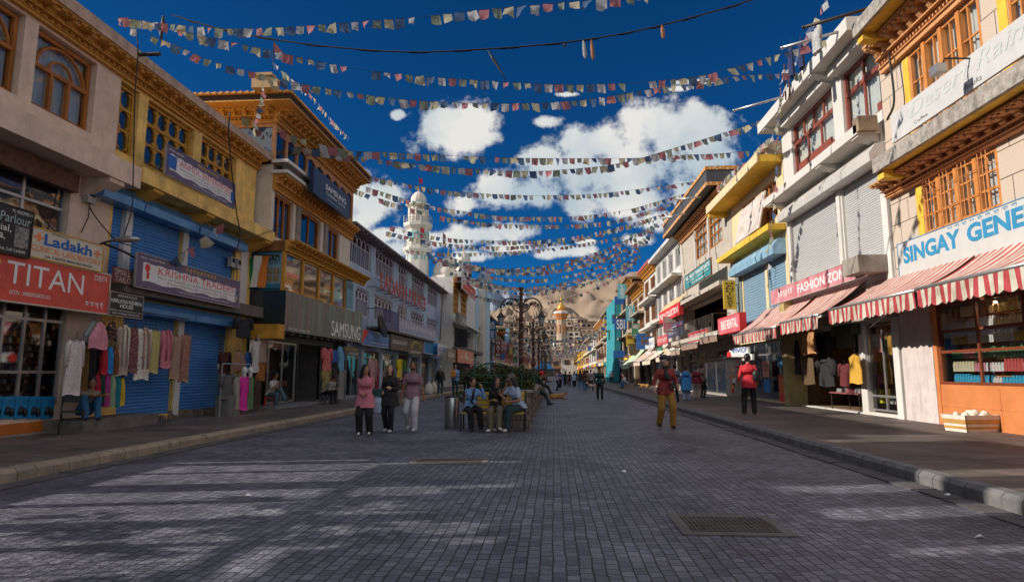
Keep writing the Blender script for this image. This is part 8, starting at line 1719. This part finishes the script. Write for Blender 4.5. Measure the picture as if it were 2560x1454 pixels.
p, J = person(l3, R(-4), 1.70, 'bearded young man in a mauve polo shirt and white trousers', clo('mauve_polo', (.25, .14, .165)), clo('white_trouser', (.46, .44, .47)), M_shoe_w, M_skin3, M_hair, 'short', dict(LF=V(.10, -.12, .085), RF=V(-.13, .16, .16), LH=V(.29, .02, .80), RH=V(-.27, -.10, .80), head=(R(10), R(-4))), True, 'short', .05, 1.35, 'people walking up the street')
b = MB(); b.s = True
q = MB(); q.lathe([(.002, -.055), (.045, -.045), (.062, -.005), (.060, .01)], (0, -.022, -.05), 14, .95, 1.03); b.add([J['M'] @ Vector(v) for v in q.v], q.f); b.build('beard', M_hair, p)
# --- seated on the bench
Yb = yb_ + .22; ZS = .53
def seat(u): return (onY(u, 1000, Yb).x, Yb, 0)
a = seat(1176); p, J = person(a, R(-4), 1.62, 'woman in a light blue shirt at the left end of the bench', clo('light_blue_shirt', (.16, .30, .52)), clo('black_trouser', (.010, .010, .012)), M_shoe_d, M_skin, M_hair, 'bun', dict(pel=V(0, 0, .60), lean=V(.06, -.10, 0), LF=V(.34, -.30, .13), RF=V(.12, -.42, .085), kl=V(.5, -1, .6), kr=V(.4, -1, .6), LH=V(.36, -.26, 1.10), RH=V(.20, -.30, .74), el=V(.4, .2, -1), head=(R(48), R(4)), turn=R(20), grip=1.0), True, 'long', .06, 1.25, 'people on the bench', female=True)
b = MB(); b.s = True; b.tube([J['nk'] + V(.06, -.06, -.02), J['ch'] + V(.06, -.15, -.05), J['pel'] + V(.08, -.17, .12)], [.03, .035, .03], 8); b.build('neck_scarf', M_black, p)
a = seat(1240); p, J = person(a, R(2), 1.62, 'long haired woman in black in the middle of the bench raising her palm', clo('black_tee', (.015, .014, .014)), clo('khaki_trouser', (.13, .11, .075)), M_shoe_w, M_skin, M_hair, 'long', dict(pel=V(0, 0, .60), lean=V(.02, -.03, 0), LF=V(.10, -.52, .13), RF=V(-.10, -.46, .085), LH=V(.10, -.26, .96), RH=V(-.08, -.24, .80), hdL=V(.10, -.1, 1), hdR=V(1, -.2, -.1), el=V(.8, .2, -.8), head=(R(30), R(-6)), grip=.1, toeL=R(30), toeR=R(-40)), True, 'short', .05, 1.2, 'people on the bench', female=True)
a = seat(1291); p, J = person(a, R(-46), 1.72, 'person in a pale tee shirt and olive cap at the right end of the bench', clo('pale_blue_tee', (.34, .42, .55)), clo('dark_teal_trouser', (.02, .045, .05)), M_shoe_w, M_skin3, M_hair, 'long', dict(pel=V(.05, .05, .60), lean=V(0, -.17, -.01), LF=V(.16, -.44, .085), RF=V(-.14, -.50, .085), LH=V(.22, -.42, .72), RH=V(-.03, -.30, 1.09), hdR=V(.1, .1, 1), er=V(-.6, -.2, -1), head=(R(-8), R(16)), toeL=R(20), grip=.9), True, 'short', -.02, 1.2, 'people on the bench', cap_m=mat('olive_cap', (.12, .10, .075), var=.15))
# --- photographer
lp = foot(1667, 1070)
p, J = person(lp, R(6), 1.86, 'photographer in a dark cap, red shirt and ochre trousers on the setts', clo('dark_red_shirt', (.25, .035, .035)), clo('ochre_trouser', (.30, .155, .03)), M_shoe_d, M_skin2, M_hairg, 'short', dict(LF=V(.12, -.10, .085), RF=V(-.14, .14, .11), LH=V(.24, -.20, .98), RH=V(-.30, -.14, .90), head=(R(52), R(-3)), grip=.5), True, 'roll', .04, 1.3, cap_m=M_black, )
b = MB(); b.s = True; n_ = J['nk']; rings(b, [(n_ - V(0, 0, .035), V(1, 0, 0), .088, .078, V(0, 1, 0)), (n_ + V(0, 0, .045), V(1, 0, 0), .072, .066, V(0, 1, 0))]); b.tube([n_ + V(.0, -.06, 0), J['ch'] + V(-.02, -.145, -.02), J['ch'] + V(0, -.16, -.16)], [.04, .05, .04], 8); b.build('black_scarf', M_black, p)
t = thing('camera', (lp[0] + .02, lp[1] - .235, 1.33), R(6), 'black camera with a round lens hanging on the chest of the photographer', 'camera'); b = MB(); b.box(-.075, .075, -.03, .03, -.05, .05); b.box(-.03, .03, -.03, .03, .05, .075); b.build('camera_body', M_black, t); b = MB(); b.s = True; b.lathe([(.038, 0), (.036, .07), (.03, .072)], (0, 0, 0), 14); o = b.build('lens', M_iron, t, (0, -.03, 0)); o.rotation_euler = (R(90), 0, 0)
t = thing('camera_bag', (lp[0] + .15, lp[1] - .24, 1.10), R(6), 'black shoulder pouch at the belt of the photographer', 'bag'); b = MB(); b.box(-.08, .08, -.04, .05, -.07, .07); b.box(-.085, .085, -.05, .055, .03, .08); b.build('bag_body', M_black, t)
# --- man in red on the right pavement
lr = foot(1876, 1035, PZ); p, J = person(lr, R(165), 1.84, 'man in a bright red shirt with a dark shoulder bag standing on the right pavement', clo('bright_red_shirt', (.50, .025, .035)), clo('black_jeans', (.012, .012, .014)), mat('brown_shoe', (.09, .05, .03)), M_skin, M_hair, 'short', dict(LF=V(.16, .06, .085), RF=V(-.12, -.08, .085), LH=V(.26, -.05, .86), RH=V(-.24, -.10, .92), head=(R(-25), 0)), True, 'roll', .08, 1.25)
t = thing('shoulder_bag', (lr[0] + .17, lr[1] - .20, 1.22 + PZ), R(-20), 'dark shoulder bag on the back of the man in bright red', 'bag'); b = MB(); b.s = True; b.lathe([(.06, -.2), (.13, -.15), (.14, .05), (.08, .15)], (0, 0, 0), 12, .8, .55); b.build('bag_body', M_black, t)
# --- seated man in the clothes stall, with the folding chair beside him
fl = foot(232, 1058, PZ + .2); a = (fl[0] - .5, fl[1] + .42, PZ + .02)
p, J = person((a[0], a[1], PZ - .02), R(58), 1.66, 'man in jeans crouched on the step beneath the hanging scarves', clo('khaki_shirt', (.20, .15, .10)), clo('blue_jeans', (.025, .10, .20)), M_shoe_d, M_skin3, M_hair, 'short', dict(pel=V(0, .10, .48), lean=V(0, -.20, -.03), LF=V(.12, -.32, .34), RF=V(-.12, -.32, .34), LH=V(-.10, -.52, .84), RH=V(.12, -.54, .83), head=(R(-16), R(10)), grip=.7), True, 'short', .0, 1.15)
gc = G(190, 1080, PZ); t = thing('folding_chair', (gc.x, gc.y - .15, PZ), R(35), 'black folding chair standing before the hanging white kurta', 'chair')
b = MB(); b.s = True
for sx in (-.2, .2): b.tube([(sx, -.22, 0), (sx, .20, .86)], .014, 6); b.tube([(sx * .9, .25, 0), (sx * .9, -.16, .45)], .014, 6)
b.tube([(-.2, .05, .30), (.2, .05, .30)], .01, 5); b.tube([(-.2, .20, .86), (.2, .20, .86)], .014, 6); b.build('frame', M_black, t); b = MB(); b.box(-.19, .19, -.2, .16, .44, .47); b.build('seat', M_black, t); b = MB(); b.box(-.19, .19, .15, .19, .64, .86); b.build('backrest', M_black, t)
# --- man with phone on a red stool, man bent on a stool by the glass doors
f1_ = foot(688, 1022, PZ); a = (f1_[0] - .35, f1_[1] + .3)
p, J = person((a[0], a[1], PZ), R(70), 1.70, 'man on the red stool studying his phone, one leg crossed', clo('white_tee_shirt', (.50, .47, .46)), clo('grey_blue_jeans', (.06, .10, .13)), M_shoe_d, M_skin3, M_hair, 'short', dict(pel=V(0, 0, .52), lean=V(0, -.13, -.01), LF=V(.06, -.66, .34), RF=V(-.10, -.42, .085), kl=V(0, -1, 1.5), LH=V(.08, -.36, .90), RH=V(-.08, -.36, .86), head=(0, R(30)), grip=.9), True, 'short', .03, 1.15)
t = thing('plastic_stool', (a[0] - .0, a[1], PZ), R(20), 'red plastic stool under the man with the phone', 'stool'); b = MB(); b.box(-.17, .17, -.17, .17, .38, .42); b.build('seat', mat('red_plastic', (.5, .02, .02), rough=.35), t)
for sx in (-1, 1):
 for sy in (-1, 1): b = MB(); b.tube([(sx * .15, sy * .15, .38), (sx * .19, sy * .19, 0)], .022, 5); b.build('leg', MATS['red_plastic'], t)
f2_ = foot(822, 1010, PZ); a = (f2_[0] - .3, f2_[1] + .35)
p, J = person((a[0], a[1], PZ), R(75), 1.70, 'man in a grey shirt bent over on a stool outside the glass doors', clo('pale_grey_shirt', (.30, .28, .27)), clo('black_trouser', (.01, .01, .012)), M_shoe_d, M_skin3, M_hair, 'short', dict(pel=V(0, 0, .52), lean=V(0, -.30, -.08), LF=V(.12, -.40, .085), RF=V(-.12, -.38, .085), LH=V(.06, -.50, .62), RH=V(-.06, -.50, .62), head=(0, R(45))), False, 'long', .03)
t = thing('folding_stool', (a[0], a[1], PZ), R(75), 'small dark folding stool under the bent man in grey', 'stool'); b = MB(); b.box(-.17, .17, -.15, .15, .38, .42); b.build('seat', M_black, t); b = MB()
for sx in (-.15, .15): b.tube([(sx, -.18, 0), (sx, .15, .38)], .014, 5); b.tube([(sx, .18, 0), (sx, -.15, .38)], .014, 5)
b.build('legs', M_black, t)
# --- others: (u_foot, v_foot, z, rz, height, label, top, bottom, extras)
W1 = dict(LF=V(.10, -.20, .085), RF=V(-.10, .20, .12), LH=V(.26, .14, .86), RH=V(-.26, -.18, .88)); W2 = dict(LF=V(.10, .18, .12), RF=V(-.10, -.18, .085), LH=V(.26, -.16, .88), RH=V(-.26, .12, .86)); ST = dict(LF=V(.11, .02, .085)); HOLD = dict(LH=V(.08, -.26, 1.10), RH=V(-.08, -.26, 1.02))
c_ = clo
CROWD = [
      (1100, 985, PZ, 180, 1.72, 'grey haired man with a dark backpack seen from behind on the left pavement', c_('black_vest', (.03, .035, .04)), c_('dark_jeans', (.02, .05, .07)), dict(hair=M_hairg), ST),
      (1138, 990, PZ, 5, 1.75, 'father in a light blue shirt carrying a small child on his arm', c_('light_blue_shirt', (.16, .30, .52)), c_('dark_jeans', (.02, .05, .07)), {}, HOLD),
      (1166, 985, PZ, 0, 1.62, 'shadowed figure in brown between the father and the woman in orange print', c_('dark_brown', (.05, .03, .025)), c_('black_trouser', (.01, .01, .01)), {}, ST),
      (1187, 985, PZ, -8, 1.66, 'woman in an orange and black printed kurta by the planter', mat_print('wear_orange_print', (.40, .12, .03), (.03, .02, .02), 14, .2), c_('black_trouser', (.01, .01, .01)), dict(hem=.35, flare=.04, female=True, hstyle='bun'), ST),
      (1214, 985, 0, 0, 1.66, 'person in a blue jacket with white stripes beside the green railing', mat_stripes('wear_blue_stripe', (.02, .08, .32), (.4, .45, .5), .12, 2, .8), c_('black_trouser', (.01, .01, .01)), {}, ST),
      (1717, 1000, PZ, 175, 1.62, 'woman in a blue kurta and pale trousers with a black handbag, seen from behind', c_('azure_kurta', (.05, .22, .50)), c_('pale_blue_salwar', (.30, .36, .48)), dict(hem=.35, flare=.05, female=True, hstyle='bun', legw=1.6), ST),
      (1743, 998, PZ, 160, 1.62, 'woman in a dark red jumper and beige trousers beside the blue kurta', c_('maroon_jumper', (.20, .02, .03)), c_('beige_trouser', (.38, .30, .24)), dict(hstyle='bun', female=True, legw=1.5), ST),
      (1757, 994, PZ, 120, 1.74, 'man in an olive jacket reaching towards the shop behind the two women', c_('olive_jacket', (.14, .12, .09)), c_('black_trouser', (.01, .01, .01)), {}, dict(LH=V(.30, -.40, 1.25))),
      (1690, 1005, PZ, 190, 1.66, 'person in a grey blue jacket half hidden behind the photographer', c_('slate_jacket', (.10, .13, .2)), c_('black_trouser', (.01, .01, .01)), {}, ST),
      (1500, 1000, 0, 0, 1.76, 'man in a dark teal jacket walking towards the viewer in the middle of the street', c_('dark_teal_jacket', (.015, .05, .06)), c_('black_trouser', (.01, .01, .01)), dict(cap_m=M_black), W1),
      (1478, 976, 0, 180, 1.72, 'person in a grey jumper and dark trousers walking away', c_('grey_jumper', (.22, .20, .21)), c_('dark_teal_trouser', (.02, .045, .05)), {}, W1),
      (1463, 978, 0, 185, 1.66, 'long haired person in a brown top and blue jeans walking away', c_('brown_top', (.10, .04, .03)), c_('blue_jeans', (.025, .10, .20)), dict(hstyle='long', hair=M_hairb), W2),
      (1451, 973, 0, 178, 1.68, 'person in a black jacket and blue jeans walking away', c_('black_vest', (.03, .035, .04)), c_('mid_jeans', (.05, .16, .32)), dict(hstyle='long'), W1),
      (1469, 970, 0, 180, 1.64, 'person in a turquoise top behind the walkers in jeans', c_('turquoise_top', (.08, .3, .36)), c_('black_trouser', (.01, .01, .01)), {}, W2),
      (1435, 968, 0, 180, 1.45, 'child in a pale blue tee shirt walking away', c_('child_tee', (.30, .45, .55)), c_('black_trouser', (.01, .01, .01)), {}, W1),
      (1392, 976, 0, 80, 1.72, 'man in a grey tee shirt leaning on the planter wall', c_('light_grey_tee', (.32, .32, .36)), c_('black_trouser', (.01, .01, .01)), {}, HOLD),
      (1399, 968, 0, 60, 1.7, 'man in a dark jacket standing behind the one leaning on the planter', c_('black_vest', (.03, .035, .04)), c_('black_trouser', (.01, .01, .01)), {}, ST)]
for k, (u, v, z, rz, h_, lab, tp, bt, ex, ps) in enumerate(CROWD): CP = person(foot(u, v, z), R(rz), h_, lab, tp, bt, pose=ps, group='people along the street', **ex)
fa = foot(1138, 990, PZ); person((fa[0] - .10, fa[1] - .16, PZ + .62), R(10), .95, 'small child in an orange jumper held by the father in light blue', c_('child_orange', (.55, .22, .03)), c_('child_dark', (.05, .04, .05)), pose=dict(pel=V(0, 0, .93), LF=V(.12, -.2, .3), RF=V(-.12, -.2, .3)))
g = foot(1520, 962); lm = (g[0], g[1])
t = thing('backpack', (foot(1100, 985, PZ)[0], foot(1100, 985, PZ)[1] - .2, PZ + 1.25), 0, 'dark backpack of the grey haired man', 'bag'); b = MB(); b.s = True; b.lathe([(.10, -.25), (.16, -.2), (.16, .1), (.08, .22)], (0, 0, 0), 12, 1, .6); b.build('bag_body', M_black, t)
far = random.Random(9); FCOL = [('black', c_('black_vest', (.03, .035, .04))), ('blue', c_('far_blue', (.05, .12, .3))), ('red', c_('far_red', (.35, .04, .04))), ('white', c_('far_white', (.5, .48, .46))), ('brown', c_('brown_top', (.1, .04, .03))), ('teal', c_('dark_teal_jacket', (.015, .05, .06)))]
fprot = {}
for k in range(30):
 y = far.uniform(62, 150); x = far.uniform(.4, 4.2) if k % 3 else far.uniform(5.5, 8.5); nm, m = FCOL[far.randrange(6)]; z = 0 if x < KR else PZ
 side = 'on the right pavement' if x > KR else ('near the planters' if x < 2 else 'in mid street'); dist = 'nearer' if y < 85 else 'middle' if y < 115 else 'farthest'
 lab = 'small distant walker dressed in %s %s, %s part of the crowd' % (nm, side, dist)
 if nm not in fprot: t, _ = person((x, y, z), R(far.choice([0, 180])), 1.68, lab, m, c_('black_trouser', (.01, .01, .01)), pose=W1 if k % 2 else W2, group='distant crowd'); fprot[nm] = t
 else: t = copy_tree(fprot[nm]); t.location = (x, y, z); t['label'] = lab; t.rotation_euler = (0, 0, R(far.uniform(-30, 30) + 180 * (k % 2))); q = far.uniform(.93, 1.04); t.scale = (q, q, q)
def ledge_sitter(u, v, rz, lab, tp, bt, **k):
 g = G(u, v); return person((px_ + .22, g.y, 0), R(rz), 1.72, lab, tp, bt, pose=dict(pel=V(0, .12, .72), lean=V(0, -.14, -.02), LF=V(.12, -.48, .085), RF=V(-.12, -.40, .085), LH=V(.12, -.40, .85), RH=V(-.12, -.40, .85), head=(R(-20), R(8))), group='people sitting on the planter ledges', **k)
ledge_sitter(1372, 1012, 90, 'man in a red cap and dark jacket sitting on the planter ledge behind the bench', c_('black_vest', (.03, .035, .04)), c_('dark_teal_trouser', (.02, .045, .05)), cap_m=mat('red_cap', (.6, .03, .03)))
ledge_sitter(1395, 985, 90, 'person in brown sitting on the planter ledge beyond the red cap', c_('brown_top', (.1, .04, .03)), c_('black_trouser', (.01, .01, .01)))
t = thing('waist_bag', (px_ - .35, gp.y + 2.0, .98), 0, 'bright yellow bag lying on the planter wall behind the bench', 'bag'); b = MB(); b.s = True; b.sphere((0, 0, .1), .16, 12, 8, 1.2, .7, .6); b.build('bag_body', mat('yellow_nylon', (.70, .42, .02), rough=.5), t)
gs = foot(1566, 970, PZ); p, J = person((gs[0], gs[1], PZ), R(-60), 1.7, 'man in a white jacket sitting on a low step by the teal netting', c_('far_white', (.5, .48, .46)), c_('mid_jeans', (.05, .16, .32)), pose=dict(pel=V(0, 0, .46), lean=V(0, -.2, -.03), LF=V(.1, -.42, .085), RF=V(-.1, -.42, .085), LH=V(.1, -.4, .75), RH=V(-.1, -.4, .8)))
t = thing('step_block', (gs[0] + .1, gs[1] + .1, PZ), 0, 'low stone block under the man in the white jacket', 'step'); b = MB(); b.box(-.4, .5, -.3, .3, 0, .3); b.box(-.45, .55, -.35, .35, .3, .36); b.build('block', M_conc, t)
M_dog = mat('golden_dog_fur', (.38, .20, .06), rough=.9, var=.35, scale=14, bump=.4); M_dog2 = mat('brown_white_fur', (.22, .10, .05), rough=.9, var=.5, scale=5, c2=(.6, .5, .42))
def lying_dog(loc, rz, lab, m):
 t = thing('dog', loc, rz, lab, 'dog', 'street dogs'); b = MB()
 b.tube([V(-.42, 0, .13), V(-.30, .02, .17), V(-.05, 0, .17), V(.2, -.02, .20), V(.32, 0, .22)], [.09, .15, .13, .155, .09], 12); b.tube([V(.28, 0, .22), V(.42, -.02, .30), V(.47, -.03, .31)], [.09, .075, .06], 10); b.sphere(V(.50, -.04, .32), .075, 10, 8, 1.1, .85, .85); b.tube([V(.54, -.05, .30), V(.64, -.07, .275)], [.045, .028], 8)
 for sy in (-1, 1): b.tube([V(.24, sy * .09, .12), V(.40, sy * .11, .05), V(.58, sy * .10, .03)], [.05, .035, .03], 8); b.tube([V(-.30, sy * .12, .14), V(-.12, sy * .17, .10), V(-.26, sy * .2, .04), V(-.10, sy * .2, .03)], [.10, .05, .035, .03], 8); b.tube([V(.49, sy * .06 - .04, .38), V(.46, sy * .085 - .04, .33)], [.03, .015], 6)
 b.tube([V(-.42, 0, .12), V(-.6, .1, .05), V(-.7, .25, .04)], [.04, .03, .015], 7); remesh(b.build('body', m, t), .014, 2)
g = G(1388, 998); lying_dog((g.x + .1, g.y, 0), R(20), 'golden dog curled up at the foot of the planter piers', M_dog)
g = G(1612, 968, PZ); lying_dog((g.x, g.y, PZ), R(170), 'tawny dog asleep on the right pavement', M_dog)
def standing_dog(loc, rz, lab, m):
 t = thing('dog', loc, rz, lab, 'dog', 'street dogs'); b = MB()
 b.tube([V(-.34, 0, .50), V(-.25, 0, .52), V(0, 0, .49), V(.2, 0, .50), V(.32, 0, .54)], [.07, .11, .10, .135, .09], 12); b.tube([V(.3, 0, .56), V(.42, 0, .68)], [.085, .065], 10); b.sphere(V(.46, 0, .72), .075, 10, 8, 1.1, .85, .9); b.tube([V(.5, 0, .70), V(.62, 0, .67)], [.045, .028], 8)
 for sy in (-1, 1): b.tube([V(.22, sy * .08, .46), V(.24, sy * .08, .26), V(.22, sy * .08, .04), V(.27, sy * .08, .025)], [.05, .032, .024, .03], 8); b.tube([V(-.26, sy * .08, .48), V(-.18, sy * .09, .30), V(-.34, sy * .09, .20), V(-.30, sy * .09, .03), V(-.25, sy * .09, .02)], [.085, .05, .028, .024, .03], 8); b.tube([V(.43, sy * .05, .78), V(.42, sy * .07, .72)], [.012, .03], 6)
 b.tube([V(-.36, 0, .52), V(-.50, 0, .62), V(-.48, 0, .74)], [.035, .028, .015], 7); remesh(b.build('body', m, t), .014, 2)
g = G(1482, 980); standing_dog((g.x, g.y, 0), R(200), 'brown and white dog standing behind the man in the dark teal jacket', M_dog2)
for k, (u, v, m, lab, s_) in enumerate(((1072, 985, M_white, 'white sack leaning by the shop fronts', 1.0), (1084, 982, S_cream, 'cream sack right of the white one', .8), (1446, 952, mat('straw_heap', (.3, .2, .08)), 'brown heap of sacking beside the far planter', 1.2))):
 g = G(u, v, PZ if k < 2 else 0); t = thing('sack', (g.x, g.y, PZ if k < 2 else 0), 0, lab, 'sack'); b = MB(); b.s = True; b.lathe([(.18, 0), (.28, .08), (.27, .35), (.18, .6), (.06, .7), (.09, .76)], (0, 0, 0), 14, s_, s_ * .8); b.build('sack_cloth', m, t)
g = onX(1385, 945, -1.5); t = thing('market_tent', (-2.0, 125, 0), 0, 'blue peaked market tent beyond the last lamp posts', 'tent'); b = MB(); q = [(-2.2, -2.2, 2.3), (2.2, -2.2, 2.3), (2.2, 2.2, 2.3), (-2.2, 2.2, 2.3), (0, 0, 4.0)]
b.add(q, [(0, 1, 4), (1, 2, 4), (2, 3, 4), (3, 0, 4)]); b.build('canopy', mat('tent_blue', (.03, .25, .55)), t)
for sx in (-2.1, 2.1):
 for sy in (-2.1, 2.1): b = MB(); b.tube([(sx, sy, 0), (sx, sy, 2.3)], .04, 5); b.build('leg', M_alu, t)
bpy.context.view_layer.update(); _dg = bpy.context.evaluated_depsgraph_get(); _done = {}
for o in REM:
 _done[o.data.name] = (o.data, bpy.data.meshes.new_from_object(o.evaluated_get(_dg)))
for old, me in _done.values():
 me.polygons.foreach_set('use_smooth', [True] * len(me.polygons))
for o in [x for x in bpy.data.objects if x.type == 'MESH' and x.modifiers]:
 o.modifiers.clear(); o.data = _done[o.data.name][1]
# ------------------------------------------------------------------ turn lettering into meshes
def finish_text():
 tmp = []
 for j in TEXT:
  c = bpy.data.curves.new('lettering', 'FONT'); c.body = j['body']; c.extrude = 0; c.resolution_u = 3
  if j['vertical']: c.body = '\n'.join(j['body']); c.align_x = 'CENTER'; c.space_line = .85
  if j['bold']: c.offset = j['bold']
  if j['slant']: c.shear = j['slant']
  o = bpy.data.objects.new('lettering', c); col.objects.link(o); tmp.append(o)
 bpy.context.view_layer.update(); dg = bpy.context.evaluated_depsgraph_get()
 for j, o in zip(TEXT, tmp):
  me = bpy.data.meshes.new_from_object(o.evaluated_get(dg))
  vs = [v.co.copy() for v in me.vertices]
  if not vs: continue
  xa, xb = min(v.x for v in vs), max(v.x for v in vs); ya, yb = min(v.y for v in vs), max(v.y for v in vs)
  x0, x1, z0, z1 = j['box']; sx = (x1 - x0) / max(1e-6, xb - xa); sz = (z1 - z0) / max(1e-6, yb - ya)
  fs = [tuple(p.vertices) for p in me.polygons]; n = len(vs)
  q = [(x0 + (v.x - xa) * sx, j['y'], z0 + (v.y - ya) * sz) for v in vs]
  b = MB()
  if j['depth'] > .02:
   q2 = [(a[0], a[1] + j['depth'], a[2]) for a in q]; edges = {}
   for f in fs:
    for a, c_ in zip(f, f[1:] + f[:1]):
     if (c_, a) in edges: del edges[(c_, a)]
     else: edges[(a, c_)] = 1
   b.add(q + q2, fs + [(a, a + n, c_ + n, c_) for a, c_ in edges])
  else: b.add(q, fs)
  b.build(j['name'], j['m'], j['parent'])
  bpy.data.meshes.remove(me)
 for o in tmp:
  c = o.data; bpy.data.objects.remove(o); bpy.data.curves.remove(c)
finish_text()
